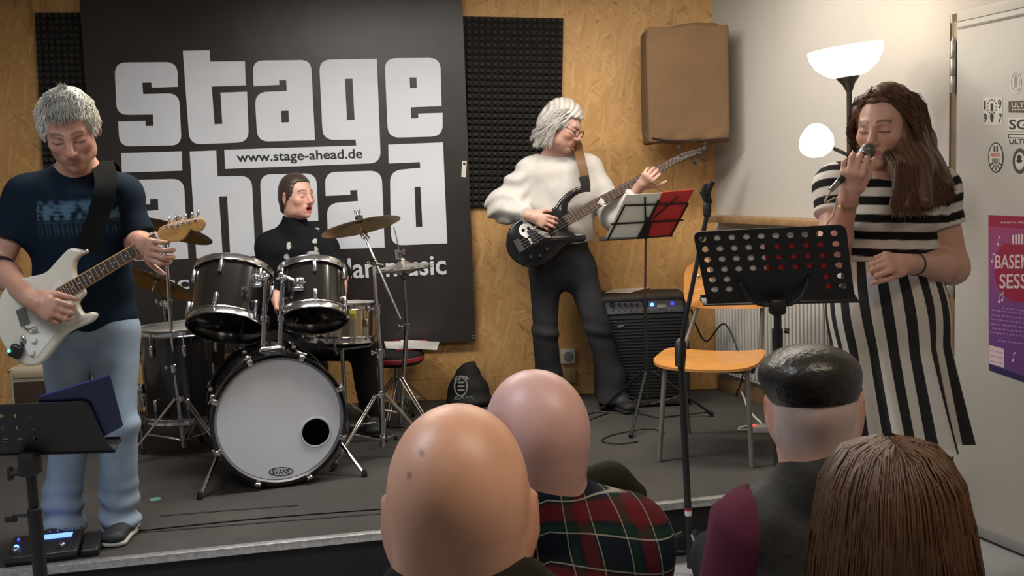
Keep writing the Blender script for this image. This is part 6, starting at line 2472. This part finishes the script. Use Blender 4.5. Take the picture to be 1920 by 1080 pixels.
# skull decal
dk = []
skd = round_poly([(973, 425, 8), (985, 416, 8), (999, 422, 8), (1000, 434, 5), (993, 441, 3), (988, 447, 3), (979, 442, 4), (973, 436, 5)], 4)
MB().slab([bq(x, y, .0012) for x, y in skd], bN, .001, [[bq(*p, .0012) for p in oval(981, 432, 3.4, 3.6, 10)], [bq(*p, .0012) for p in oval(991, 428, 3.2, 3.6, 10)]]).build('skull_decal', PAPER, bgt, smooth=False)
MB().slab([bq(x, y, .0012) for x, y in ((990, 448), (993, 446), (998, 450), (994, 452), (1000, 455), (996, 457))], bN, .001).slab([bq(x, y, .0012) for x, y in ((998, 426), (1010, 420), (1011, 423), (1001, 430))], bN, .001).build('bone_decal', PAPER, bgt, smooth=False)
for x, y in ((951, 462), (969, 483), (1069, 376), (1062, 450), (1096, 444)):
    MB().ell(bq(x, y, -.012), .006).build('strap_button', CHROME, bgt)
stp = [nk + V((.10, .10, .03)), nk + V((.102, .0, .056)), W(1088, 295, 5.155), W(1095, 325, 5.12), bq(1099, 352, -.01)]
MB().ribbon(catmull(stp, 5), V((1, 0, .1)), .048, .004).build('strap', mat('strap_brown', (.14, .065, .02), .6, var=.1), bgt)
MB().ribbon([W(1094, 330, 5.108), bq(1098, 348, .004), bq(1098, 360, .0)], V((1, 0, .1)), .05, .005).build('strap_end', BLACK, bgt)

# ------------------------------------------------------------ DRUMMER
dp = thing('person', 'dark-haired drummer in black turtleneck looking to the side', 'person', (G(555, 800).x, 5.22, S))
fD = Fr(W(557, 369, 5.16), (.80, -.60, .02), (.05, 0, 1), .98)
nk = W(553, 428, 5.20)
shR, shL = W(508, 464, 5.20), W(606, 466, 5.17)
pel = W(553, 640, 5.28)
elR, wrR = W(492, 540, 5.14), W(518, 556, 4.93)
elL, wrL = W(638, 512, 5.10), W(641, 535, 4.92)
hR, hL = W(530, 648, 5.22), W(582, 648, 5.22)
kR, kL = W(470, 655, 4.86), W(678, 652, 4.90)
aR_, aL_ = V((kR.x + .02, 4.95, S + .09)), V((W(697, 780, 5.0).x, 4.98, S + .09))
b = Sdf()
head(b, fD, jaw=.88, nose=1.0, mouth='open', wide=.95)
b.rc(fD.p(0, -.035, -.06), nk, .048, .054, .03)
torso(b, nk, shR, shL, pel, chest=(.14, .095), waist=(.12, .09), hip=(.15, .11))
arm(b, shR, elR, wrR, (.045, .038, .036, .025))
arm(b, shL, elL, wrL, (.045, .038, .036, .025))
hand(b, wrR, (.1, -.5, -.8), (.8, .1, .1), -1, curl=(50, 70, 45), sc=.95, thumb=(20, 20))
hand(b, wrL, (.05, -.35, -.9), (-.7, .3, .1), 1, curl=(50, 70, 45), sc=.95, thumb=(20, 20))
sdf_obj('body', b, .0042, SKIN, dp, col=face_col(fD, (.58, .33, .26), lips=(.45, .10, .09), brow=(.09, .05, .035), eye='closed', open_mouth=True))
DK = np.array((.045, .030, .024))
s = hair_cap(fD, .007, .95, back=-.07, front=(.048, .070))
s.el(fD.p(0, -.10, -.055), (.03, .028, .034), fD.M, .015)
s.disp(lambda X, Y, Z: .0006 * np.sin(260 * (Z + .3 * X)))
sdf_obj('hair', s, .004, HAIR, dp, col=lambda v: DK * (1 + .10 * np.sin(300 * (v[:, 2] + .3 * v[:, 0])))[:, None])
s = Sdf()
s.rc(shR, elR, .058, .054, .03)
s.rc(elR, na(elR) * .3 + na(wrR) * .7, .052, .042, .02)
s.rc(shL, elL, .058, .054, .03)
s.rc(elL, na(elL) * .7 + na(wrL) * .3, .052, .047, .02)
torso(s, nk, shR, shL, pel, chest=(.145, .10), waist=(.13, .1), hip=(.155, .115), inf=.012)
s.rc(nk - V((0, 0, .01)), na(nk) * .35 + fD.p(0, -.03, -.075) * .65, .066, .060, .02)
s.plane(na(nk) * .25 + fD.p(0, -.03, -.075) * .75, fD.p(0, -.02, 0) - na(nk), .004)
s.disp(lambda X, Y, Z: .004 * sinnoise(X, Y, Z, 26, 61))


def motif(v):
    c = np.tile(np.array((.008, .009, .011)), (len(v), 1))
    X, Y, Z = v.T
    p = 960 + (X - 0) * 0
    for (x, y, rx, rz) in ((540, 462, .010, .020), (536, 482, .014, .014), (541, 497, .02, .012), (558, 494, .02, .018), (588, 483, .034, .036), (592, 468, .010, .015), (589, 452, .012, .013)):
        q = W(x, y, 5.08)
        w = (((X - q.x) / rx) ** 2 + ((Z - q.z) / rz) ** 2 + .5 * sinnoise(X, Z, Z * 0, 260, 3) < 1) & (Y < 5.15)
        c[w] = (.42, .42, .40)
    return c


sdf_obj('turtleneck', s, .0058, TEX, dp, col=motif)
s = Sdf()
s.ec(pel + V((0, 0, .04)), pel - V((0, 0, .05)), (1, 0, 0), (.145, .115), (.165, .125), .05)
for h_, k_, a_ in ((hR, kR, aR_), (hL, kL, aL_)):
    s.rc(h_, k_, .085, .068, .045)
    s.rc(k_, na(a_), .066, .052, .03)
s.disp(lambda X, Y, Z: .004 * sinnoise(X, Y, Z, 26, 62))
s.plane((0, 0, S + .05), (0, 0, -1), .004)
sdf_obj('trousers', s, .008, DENIM, dp, col=flat((.012, .012, .013)))
shoe(dp, aR_ + V((0, .02, 0)), (-.1, -1, 0), L=.25, sole=SHOEM)
shoe(dp, aL_ + V((0, .02, 0)), (.2, -1, 0), L=.25, sole=SHOEM)
stool('round black drum throne under the drummer', (pel.x, pel.y + .02), .165, pel.z - .115 - S)
# drum stick
a, c = wrL + V((-.02, -.05, -.05)), W(600, 575, 4.66)
STICK = mat('stick_wood', (.55, .36, .18), .5, var=.1)
o = MB().tube([a + (a - c) * .25, a, c.lerp(a, .08), c], [.007, .007, .004, .005], 8).build('drum_stick', STICK, None)
tag(solo(o, a), 'pale wooden drum stick in the drummer\'s hand over the snare', 'drum stick')

# ------------------------------------------------------------ SINGER
YS = 3.30
sg = thing('person', 'woman singing in a black and white striped dress, holding a microphone', 'person', (W(1690, 700, YS).x, YS, 0))
fS = Fr(W(1660, 238, 3.27), (-.68, -.70, -.16), (.04, .0, 1), 1.08)
nk = W(1662, 330, 3.32)
shR, shL = W(1572, 352, 3.31), W(1752, 356, 3.31)
pel = W(1664, 545, 3.34)
elR, wrR = W(1562, 478, 3.22), W(1592, 366, 3.02)
elL, wrL = W(1784, 502, 3.30), W(1702, 494, 3.08)
SKS = (.58, .33, .25)
b = Sdf()
head(b, fS, jaw=.97, nose=1.0, cheeks=1.05)
b.rc(fS.p(0, -.035, -.06), nk, .053, .060, .03)
torso(b, nk, shR, shL, pel, chest=(.155, .115), waist=(.145, .11), hip=(.17, .13))
arm(b, shR, elR, wrR, (.058, .050, .043, .028))
arm(b, shL, elL, wrL, (.062, .054, .045, .028))
micA, micB = W(1579, 334, 2.985), W(1622, 288, 3.03)
md = na(micB - micA); md = unit(md)
hand(b, wrR, W(1596, 338, 2.985) - wrR, (.35, .75, .2), -1, curl=(42, 66, 50), sc=.98, thumb=(25, 30), spread=3)
hand(b, wrL, W(1660, 490, 3.04) - wrL, (.1, .8, -.45), 1, curl=(62, 75, 45), sc=1.0, thumb=(20, 35), spread=2)
kn = [W(1645, 860, 3.32), W(1715, 860, 3.34)]
for sgn, k_ in ((-1, kn[0]), (1, kn[1])):
    h_ = pel + V((sgn * .085, 0, -.05))
    an = V((k_.x + .0, YS + .02, .09))
    kk = V((k_.x, YS - .01, .52))
    b.rc(h_, kk, .085, .056, .04)
    b.rc(kk, V((kk.x, YS + .03, .34)), .054, .055, .03)
    b.rc(V((kk.x, YS + .03, .34)), an, .055, .036, .03)
    b.rc(an, an + V((0, -.1, -.05)), .036, .03, .02)
sdf_obj('body', b, .0044, SKIN, sg, col=face_col(fS, SKS, lips=(.46, .15, .15), brow=(.14, .075, .05), eye='closed'))
for sgn, k_ in ((-1, kn[0]), (1, kn[1])):
    shoe(sg, V((k_.x, YS + .03, .1)), (.05 * sgn, -1, 0), L=.25, z0=0, sole=SHOEM)
# bodice with stripes across
BLK, WHT = np.array((.012, .011, .013)), np.array((.62, .59, .54))
s = Sdf()
sl = {}
for nm, sh_, el_, f_ in (('R', shR, elR, .42), ('L', shL, elL, .46)):
    e = na(sh_) * (1 - f_) + na(el_) * f_
    s.rc(sh_, na(sh_) * (.75 - f_) + na(el_) * (f_ + .25), .070, .078, .03)
    d = unit(na(el_) - na(sh_))
    sl[nm] = (na(sh_), d, np.linalg.norm(e - na(sh_)))

    def cut(X, Y, Z, e=e, d=d):
        t = (X - e[0]) * d[0] + (Y - e[1]) * d[1] + (Z - e[2]) * d[2]
        return np.maximum(0, t) * 6 * (np.sqrt((X - e[0]) ** 2 + (Y - e[1]) ** 2 + (Z - e[2]) ** 2) < .17)
    s.disp(cut)
ch_, wa_ = torso(s, nk, shR, shL, pel, chest=(.158, .115), waist=(.150, .112), hip=(.175, .135), inf=.010)
zb_ = W(1640, 405, 3.2).z
for sx in (-1, 1):
    s.el((nk.x - .018 + sx * .075, 3.215, zb_), (.068, .06, .062), None, .045)
s.el(na(nk) + np.array((-.01, -.03, .045)), (.105, .10, .075), None, .010, 's')
s.disp(lambda X, Y, Z: .0025 * sinnoise(X, Y, Z, 30, 71))
zw = W(1655, 487, 3.2).z
s.plane((0, 0, zw - .01), (0, 0, -1), .003)
per = abs(W(1640, 376, 3.19).z - W(1640, 409, 3.19).z)
zr = W(1640, 409, 3.19).z


def stripes(v):
    X, Y, Z = v.T
    t = Z - zr + .055 * (X - W(1640, 409, 3.19).x)
    ph = np.mod(t / per + .5, 1) - .5
    for nm, (p, d, L_) in sl.items():
        q = (v - p) @ d
        out = (X < shR.x - .012) if nm == 'R' else (X > shL.x + .015)
        ph = np.where(out, np.mod((q - L_) / per + (.48 if nm == 'R' else .5) + .5, 1) - .5, ph)
    w = np.clip((.245 - np.abs(ph)) * 28 + .5, 0, 1)[:, None]
    return WHT * (1 - w) + BLK * w


sdf_obj('dress_bodice', s, .0042, TEX, sg, col=stripes)
# flared skirt with radiating stripes
NST, SUB, NH = 34, 5, 26
A0 = W(1657, 484, 3.33); A1 = W(1686, 829, 3.37)
n = NST * SUB
vv, ff, mi = [], [], []
for lay in (0, 1):
    for j in range(NH + 1):
        t = j / NH
        c = A0.lerp(A1, t)
        flare = t ** 1.15
        rx = .168 + (.238 - .168) * flare; ry = .135 + (.175 - .135) * flare
        hipb = .022 * math.sin(math.pi * min(1, t * 2.2)) if t < .45 else 0
        for i in range(n):
            a = 2 * math.pi * i / n
            pl_ = (.018 * math.sin(9 * a + 1.2) + .009 * math.sin(14 * a + .4)) * t ** 1.4
            tw = .30 * t + .08 * t * math.sin(a * 2 + 1)
            r_ = 1 + 0
            vv.append((c.x + (rx + hipb + pl_ - lay * .003) * math.cos(a + tw), c.y + (ry + hipb + pl_ - lay * .003) * math.sin(a + tw), c.z + .010 * math.sin(5 * a) * t))
m1 = n * (NH + 1)
for lay in (0, 1):
    for j in range(NH):
        for i in range(n):
            a = lay * m1 + j * n + i; b_ = lay * m1 + j * n + (i + 1) % n
            ff.append((a, b_, b_ + n, a + n) if lay else (a + n, b_ + n, b_, a))
            mi.append((i // SUB) % 2)
for i in range(n):
    a = NH * n + i; b_ = NH * n + (i + 1) % n
    ff.append((a, b_, m1 + b_, m1 + a)); mi.append((i // SUB) % 2)
off = na(world_loc(sg))
me = fast_mesh('dress_skirt', np.array(vv) - off, np.array(ff))
skirt = link('dress_skirt', me, mat('dress_white', tuple(WHT), .8, var=.04), sg, True, None)
me.materials.append(mat('dress_black', tuple(BLK), .8, var=.1))
me.polygons.foreach_set('material_index', mi[:len(me.polygons)])
# hair: long, brown
BR0 = np.array((.105, .050, .025))
s = hair_cap(fS, .012, 1.0, back=-.10, front=(.036, .080))
for ch in ([(na(fS.p(.068, .028, .055)), .022), (na(W(1690, 258, 3.225)), .030), (na(W(1690, 312, 3.175)), .036), (na(W(1696, 384, 3.12)), .022)],
           [(na(fS.p(.07, -.02, .04)), .036), (na(W(1708, 250, 3.27)), .045), (na(W(1718, 312, 3.215)), .050), (na(W(1734, 378, 3.13)), .026)],
           [(na(fS.p(.04, -.07, .02)), .055), (na(W(1722, 262, 3.32)), .048), (na(W(1742, 318, 3.26)), .046), (na(W(1774, 343, 3.195)), .024)]):
    for (pa_, ra_), (pb2, rb2) in zip(ch[:-1], ch[1:]):
        s.rc(pa_, pb2, ra_, rb2, .03)
s.rc(fS.p(-.078, -.03, .02), fS.p(-.082, -.02, -.10), .016, .012, .02)
s.disp(lambda X, Y, Z: .0014 * np.sin(190 * (X + .3 * Y) + 6 * np.sin(12 * Z)))
hs_ = sdf_obj('hair', s, .0048, HAIR, sg, col=lambda v: BR0 * (1 + .28 * np.sin(210 * (v[:, 0] + .3 * v[:, 1]) + 6 * np.sin(12 * v[:, 2])))[:, None])
n = 3600
side = np.where(rng.uniform(0, 1, n) < .72, 1, -1)
t = rng.uniform(0, 1, n)
root_ = np.stack([side * rng.uniform(.002, .03, n) - .004, .062 - .13 * t + rng.normal(0, .004, n), .121 - .4 * (t - .45) ** 2 * .25 + rng.normal(0, .003, n)], 1)
m1_ = np.stack([side * (.086 + rng.normal(0, .003, n)), .035 - .11 * t, .045 + rng.normal(0, .012, n)], 1)
m2_ = np.stack([side * (.092 + rng.uniform(-.004, .012, n)), .005 - .10 * t, -.045 + rng.normal(0, .015, n)], 1)
c3 = fS.o + (np.stack([root_, m1_, m2_], 1) * fS.s) @ fS.M.T
e1, e2 = [], []
for i in range(n):
    if side[i] > 0:
        u = rng.uniform(0, 1)
        e1.append(na(W(1676 + 84 * u + rng.normal(0, 3), 306 + 6 * u + rng.normal(0, 6), 3.135 + .12 * u ** 1.5)))
        e2.append(na(W(1674 + 112 * u + rng.normal(0, 5), 392 - 55 * max(0, u - .45) + rng.normal(0, 7), 3.09 + .08 * u)))
    else:
        e1.append(fS.p(-.088 + rng.normal(0, .006), -.02 - .05 * t[i], -.10))
        e2.append(fS.p(-.08 + rng.normal(0, .012), -.03 - .05 * t[i], -.15 + rng.normal(0, .01)))
P_ = np.concatenate([c3, np.array(e1)[:, None], np.array(e2)[:, None]], 1)
tubes_mesh('hair_strands', bez(P_, 11), np.full(n, .0015), .5, HAIR, hs_, 3, np.clip(BR0 * rng.uniform(.7, 1.45, (n, 1)), 0, .9))
# jewellery
o = MB()
q = wrL + (elL - wrL) * .16
o.lathe([(.034, -.003), (.037, 0), (.034, .003)], q, elL - wrL, 20, closed=True).build('bracelet', BLACK, sg)
q = wrR + (elR - wrR) * .10
MB().lathe([(.032, -.003), (.035, 0), (.032, .003)], q, elR - wrR, 20, closed=True).build('bracelet', mat('bracelet_gold', (.4, .28, .12), .3, .8), sg)
MB().ell(V(fS.p(.087, -.002, -.052)), (.007, .007, .012)).build('earring', mat('pearl', (.75, .72, .68), .3), sg)
# ---- microphone
mic = thing('microphone', 'black hand-held microphone at the singer\'s mouth', 'microphone', micA)
mdv = V(md)
L_ = (micB - micA).length
MB().lathe([(0, -.02), (.010, -.02), (.0115, .0), (.0125, .02), (.0165, L_ - .03), (.019, L_ - .018), (.019, L_ - .012), (0, L_ - .012)], micA, mdv, 20).build('handle', BLACK, mic)
MB().lathe([(.018, L_ - .014), (.0215, L_ - .010), (.0215, L_ - .003), (.018, L_)], micA, mdv, 20, closed=True).build('ring', STEEL, mic)
MB().ell(micB + mdv * .014, (.024, .024, .024)).build('grille', mat('mic_grille', (.13, .12, .115), .45, .7, var=.4, vscale=200), mic)
MB().lathe([(0, -.06), (.008, -.058), (.009, -.02), (0, -.019)], micA, mdv, 12).build('plug', STEEL, mic)
cp = [micA - mdv * .058, micA - mdv * .085 + V((-.002, 0, -.02)), W(1568, 372, 3.0), W(1562, 405, 3.02), W(1548, 430, 3.05), W(1540, 520, 3.2), W(1546, 620, 3.25)]
cp += [V((cp[-1].x + .02, 3.3, .3)), V((cp[-1].x + .05, 3.32, .012)), V((cp[-1].x + .3, 3.6, .012))]
o = MB().tube(catmull(cp, 6), .003, 8).build('microphone_cable', mat('cable_pale', (.42, .34, .22), .5, var=0), None)
tag(solo(o, cp[-1]), 'thin pale cable hanging from the singer\'s microphone', 'cable')

# ------------------------------------------------------------ AUDIENCE (seated, seen from behind)
def seated(root, f, nk, shR, shL, skin, neck_r=.064, wide=1.0, h=.005, jaw=1.0, colf=None, ears=1.0):
    b = Sdf()
    head(b, f, wide=wide, jaw=jaw, ears=ears)
    nb = nk
    b.rc(f.p(0, -.022, -.045), nb, neck_r, neck_r + .004, .04)
    b.rc(f.p(0, -.035, .0), f.p(0, -.03, -.08), .060, .056, .05)
    pel_ = V((nk[0], nk[1] + .02, .50))
    torso(b, nb, shR, shL, pel_, chest=(.16, .11), waist=(.15, .11), hip=(.17, .12))
    sdf_obj('body', b, h, SKIN, root, col=colf or face_col(f, skin))
    return pel_


def lower(root, pel, col, m=None, dx=.095):
    """trousers of a seated person, facing the stage, feet on the floor"""
    s = Sdf()
    p = na(pel)
    s.ec(p + [0, 0, .06], p - [0, 0, .03], (1, 0, 0), (.165, .12), (.18, .13), .05)
    for sx in (-1, 1):
        hp = p + [sx * dx, .02, 0]; kn_ = p + [sx * (dx + .03), .42, .02]; an_ = np.array([kn_[0], kn_[1] - .02, .06])
        s.rc(hp, kn_, .085, .065, .04)
        s.rc(kn_, an_, .062, .052, .03)
    s.plane((0, 0, .03), (0, 0, -1), .004)
    sdf_obj('trousers', s, .011, DENIM, root, col=flat(col))
    for sx in (-1, 1):
        shoe(root, V((p[0] + sx * (dx + .03), p[1] + .42, .1)), (sx * .1, 1, 0), z0=0, sole=SHOEM)


def coat(root, name, nk, shR, shL, pel, col, inf=.025, h=.007, arms=True, seed=81, neck_cut=.074, m=TEX, collar=True, attr=None):
    s = Sdf()
    nkn = na(nk)
    if arms:
        for sh_, sx in ((shR, -1), (shL, 1)):
            el_ = na(sh_) + [sx * .05, .05, -.27]; wr_ = na(pel) + [sx * .12, .32, .13]
            s.rc(sh_, el_, .07, .062, .03)
            s.rc(el_, wr_, .06, .045, .03)
    torso(s, nk, shR, shL, pel, chest=(.17, .12), waist=(.165, .125), hip=(.18, .135), inf=inf)
    if collar:
        s.rc(nkn - [0, 0, .02], nkn + [0, -.004, .02], neck_cut + .012, neck_cut + .008, .02)
        s.plane(nkn + [0, 0, .05], (0, .5, 1), .006)
    s.el(nkn + [0, .02, .095], (neck_cut, neck_cut, .075), None, .006, 's')
    s.disp(lambda X, Y, Z: .004 * sinnoise(X, Y, Z, 26, seed) + .002 * sinnoise(X, Y, Z, 70, seed + 1))
    return sdf_obj(name, s, h, m, root, col=col, attr=attr)


def hands_on_lap(root):
    pass


# --- front bald man
p1 = thing('person', 'bald man in the very front, seen from behind, dark collar', 'person', (W(865, 960, 1.14).x, 1.2, 0))
f1 = Fr(W(863, 950, 1.13), (.02, 1, .02), (.0, 0, 1), 1.03)
nk = W(873, 1132, 1.11)
shR, shL = nk + V((-.17, .03, -.105)), nk + V((.17, .03, -.105))


def bald(f, base, moles=()):
    fc = face_col(f, base)

    def fn(v):
        c = fc(v)
        L = f.loc(v)
        x, y, z = L.T
        w = np.exp(-(((z + .095) / .03) ** 2)) * (y < 0) * .22
        c = c * (1 - w[:, None]) + np.array((.42, .15, .10)) * w[:, None]
        for (mx, mz) in moles:
            d = np.sqrt((x - mx) ** 2 + (z - mz) ** 2 + (np.maximum(0, y) * 5) ** 2)
            c = c * (1 - (np.clip(1.5 - d / .0028, 0, .75))[:, None]) + np.array((.20, .09, .06)) * np.clip(1.5 - d / .0028, 0, .75)[:, None]
        return c
    return fn


pl1 = seated(p1, f1, nk, shR, shL, (.62, .335, .225), .066, 1.03, h=.0042, colf=bald(f1, (.62, .335, .225), ((-.032, .088), (-.045, .066))), ears=.8)
coat(p1, 'jacket', nk, shR, shL, pl1, flat((.02, .017, .013)), neck_cut=.082)
lower(p1, pl1, (.03, .03, .035))

# --- second bald man in plaid shirt
p2 = thing('person', 'bald man in red and green plaid shirt, seen from behind', 'person', (W(995, 830, 1.65).x, 1.72, 0))
f2 = Fr(W(998, 826, 1.65), (-.55, .84, .0), (.02, 0, 1), 1.02)
nk = W(1003, 938, 1.64)
shR, shL = W(835, 1040, 1.68), W(1168, 1022, 1.68)
pl2 = seated(p2, f2, nk, shR, shL, (.60, .37, .33), .064, 1.04, h=.0045, colf=bald(f2, (.60, .36, .32)))


def plaid_mat():
    """woven check from two yarn coordinates stored on the cloth (pu round the body, pw down the body)"""
    m = bpy.data.materials.new('plaid_cloth'); m.use_nodes = True
    nt, N, L, bs = nodes_of(m)
    src = {}
    for k in ('pu', 'pw'):
        a_ = N.new('ShaderNodeAttribute'); a_.attribute_name = k
        src[k] = a_.outputs['Fac']

    def mth(op, x, y=None):
        n_ = N.new('ShaderNodeMath'); n_.operation = op
        for i, q in enumerate((x, y)):
            if q is None:
                continue
            if isinstance(q, (int, float)):
                n_.inputs[i].default_value = q
            else:
                L.new(q, n_.inputs[i])
        return n_.outputs[0]

    def band(t, per, ctr, wd, soft):
        ph = mth('ABSOLUTE', mth('SUBTRACT', mth('FLOORED_MODULO', mth('ADD', t, per / 2 - ctr + 50 * per), per), per / 2))
        mr_ = N.new('ShaderNodeMapRange')
        mr_.inputs['From Min'].default_value = wd + soft; mr_.inputs['From Max'].default_value = wd - soft
        L.new(ph, mr_.inputs['Value'])
        return mr_.outputs['Result']
    col = None
    prev = (0.010, 0.017, 0.018, 1)
    for k, per, ctr, wd, soft, c, w_ in (('pu', .11, .0, .02, .004, (.008, .012, .026, 1), .7), ('pw', .11, .0, .02, .004, (.008, .012, .026, 1), .7), ('pu', .11, .055, .013, .003, (.13, .012, .016, 1), .5), ('pw', .11, .055, .014, .003, (.15, .013, .017, 1), .6), ('pu', .11, .028, .006, .002, (.010, .040, .028, 1), .6), ('pw', .11, .028, .006, .002, (.010, .040, .028, 1), .6), ('pu', .055, .018, .0009, .0006, (.45, .44, .40, 1), .65), ('pw', .055, .020, .0010, .0006, (.45, .44, .40, 1), .7)):
        mx_ = N.new('ShaderNodeMix'); mx_.data_type = 'RGBA'
        L.new(mth('MULTIPLY', band(src[k], per, ctr, wd, soft), w_), mx_.inputs[0])
        if col is None:
            mx_.inputs[6].default_value = prev
        else:
            L.new(col, mx_.inputs[6])
        mx_.inputs[7].default_value = c
        col = mx_.outputs[2]
    L.new(col, bs.inputs['Base Color'])
    bs.inputs['Roughness'].default_value = .85
    bs.inputs['Specular IOR Level'].default_value = .12
    return m


nkp = nk.copy()
s_o = coat(p2, 'plaid_shirt', nk, shR, shL, pl2, None, inf=.02, h=.0055, seed=91, neck_cut=.078, m=plaid_mat(), attr={
    'pu': lambda v: (v[:, 0] - nkp.x) + .12 * (v[:, 2] - nkp.z) + .004 * sinnoise(v[:, 0], v[:, 1], v[:, 2], 30, 7) + .35 * (v[:, 1] - nkp.y),
    'pw': lambda v: v[:, 2] + .28 * np.abs(v[:, 0] - nkp.x - .02) + .05 * (v[:, 0] - nkp.x) * -1 + .004 * sinnoise(v[:, 0], v[:, 1], v[:, 2], 30, 8)})
s = Sdf()
s.rc(W(1095, 905, 1.72), W(1140, 900, 1.74), .022, .028, .03)
s.rc(W(1140, 902, 1.74), W(1195, 925, 1.74), .028, .018, .03)
s.rc(W(1080, 905, 1.66), W(1100, 930, 1.65), .018, .02, .02)
s.disp(lambda X, Y, Z: .005 * sinnoise(X, Y, Z, 60, 95))
sdf_obj('hood', s, .006, TEX, p2, col=flat((.020, .021, .016)))
lower(p2, pl2, (.02, .022, .03))

# --- man with flat cap
p3 = thing('person', 'man in a dark leather flat cap, seen from behind', 'person', (W(1530, 760, 1.95).x, 2.0, 0))
f3 = Fr(W(1526, 762, 1.95), (.22, .95, .12), (-.06, -.12, 1), 1.03)
nk = W(1545, 893, 1.93)
shR, shL = W(1412, 992, 1.97), W(1725, 985, 1.97)
def cropped(v):
    c = face_col(f3, (.56, .32, .25))(v)
    L_ = f3.loc(v)
    w = np.clip((L_[:, 2] + .085) / .05, 0, 1) * np.clip((.01 - L_[:, 1]) / .04, 0, 1) * (np.abs(L_[:, 0]) < .079) * (np.abs(L_[:, 2]) < .13)
    w = w * (.75 + .2 * sinnoise(v[:, 0], v[:, 1], v[:, 2], 260, 12))
    return c * (1 - w[:, None]) + np.array((.50, .42, .39)) * w[:, None]


pl3 = seated(p3, f3, nk, shR, shL, (.56, .32, .25), .060, 1.0, h=.0048, ears=1.3, colf=cropped)
s = Sdf()
Mc = f3.M @ rotM((1, 0, 0), -16)
s.el(f3.p(-.008, -.010, .070), (.101, .122, .062), Mc, .03)
s.el(f3.p(0, -.02, .035), (.084, .102, .045), Mc, .03)
s.el(f3.p(0, .10, .045), (.07, .05, .012), Mc, .03)
s.disp(lambda X, Y, Z: .0016 * sinnoise(X, Y, Z, 40, 14))
cpo = sdf_obj('flat_cap', s, .0048, mat('leather_black', (.016, .0145, .012), .34, var=.25, vscale=14, bump=.25, bscale=90), p3)
MB().ell(V(f3.p(-.02, -.03, .118)), (.010, .010, .004)).build('cap_button', MATS['leather_black'], cpo)


def vestc(v):
    X, Y, Z = v.T
    c = np.tile(np.array((.016, .015, .014)), (len(v), 1))
    return c


coat(p3, 'leather_vest', nk, shR + V((.035, 0, 0)), shL - V((.035, 0, 0)), pl3, flat((.022, .020, .017)), inf=.026, h=.007, seed=101, neck_cut=.070, arms=False, m=attr_mat('worn_leather', rough=.62, bump=.3, bscale=90, spec=.3, var=.5, vscale=9))
s = Sdf()
for sh_, sx in ((shR, -1), (shL, 1)):
    el_ = na(sh_) + [sx * .06, .03, -.27]; wr_ = na(pl3) + [sx * .12, .34, .15]
    s.rc(na(sh_) + [-sx * .01, 0, .0], el_, .094, .076, .03)
    s.rc(el_, wr_, .062, .045, .03)
s.rc(nk - V((0, 0, .02)), nk + V((0, .005, .045)), .080, .074, .02)
s.el(na(nk) + [0, .02, .11], (.07, .07, .06), None, .006, 's')
s.disp(lambda X, Y, Z: .005 * sinnoise(X, Y, Z, 30, 111))
sdf_obj('maroon_shirt', s, .007, TEX, p3, col=lambda v: np.where((v[:, 2] > nk.z - .03)[:, None], np.array((.03, .02, .016)), np.array((.085, .018, .035))))
lower(p3, pl3, (.02, .02, .022))

# --- woman with long brown hair
p4 = thing('person', 'woman with long brown hair at bottom right, seen from behind', 'person', (W(1662, 1000, 1.42).x, 1.5, 0))
f4 = Fr(W(1662, 985, 1.43), (.05, 1, .0), (.0, 0, 1), 1.02)
nk = W(1665, 1150, 1.43)
shR, shL = nk + V((-.155, .03, -.07)), nk + V((.155, .03, -.07))
pl4 = seated(p4, f4, nk, shR, shL, (.55, .32, .25), .055, 1.0, h=.006)
coat(p4, 'dark_top', nk, shR, shL, pl4, flat((.02, .02, .024)), inf=.015, h=.008, seed=121, neck_cut=.068)
lower(p4, pl4, (.02, .02, .03))
BW = np.array((.070, .033, .014))
s = Sdf()
s.el(f4.p(0, -.014, .034), np.array((.089, .107, .096)) * f4.s, f4.M, .02)
s.ec(f4.p(0, -.035, .0), f4.p(0, -.055, -.24), f4.x, (.098, .088), (.112, .066), .05)
s.bx(f4.p(0, .20, -.10), (.14, .13, .16), f4.M, .02, .03, 's')
s.disp(lambda X, Y, Z: .003 * np.sin(150 * X + 6 * np.sin(9 * Z)) + .002 * sinnoise(X, Y, Z * .3, 160, 16))
h4 = sdf_obj('hair', s, .005, HAIR, p4, col=lambda v: BW * (1 + .35 * np.sin(170 * v[:, 0] + 6 * np.sin(9 * v[:, 2])))[:, None])
n = 4200
th = rng.uniform(-math.pi * .62, math.pi * .62, n)      # around the back of the head
cr = np.stack([np.sin(th) * .012 - .006, -.02 - np.cos(th) * rng.uniform(.0, .05, n), np.full(n, .136) + rng.normal(0, .0015, n)], 1)
sx_, cy_ = np.sin(th), -np.cos(th)
A_ = np.stack([.070 * sx_, -.014 + .080 * cy_, .110 + rng.normal(0, .003, n)], 1)
B_ = np.stack([.104 * sx_, -.02 + .112 * cy_, .035 + rng.normal(0, .008, n)], 1)
C_ = np.stack([.114 * sx_ + rng.normal(0, .004, n), -.03 + .116 * cy_, -.10 + rng.normal(0, .01, n)], 1)
D_ = np.stack([.125 * sx_ + rng.normal(0, .010, n), -.05 + .105 * cy_ + rng.normal(0, .006, n), -.22 + rng.normal(0, .03, n)], 1)
P_ = f4.o + (np.stack([cr, A_, B_, C_, D_], 1) * f4.s) @ f4.M.T
tubes_mesh('hair_strands', bez(P_, 10), np.full(n, .0018), .6, HAIR, h4, 3, np.clip(BW * rng.uniform(.7, 1.4, (n, 1)) * np.array((1, 1, 1)), 0, .9))
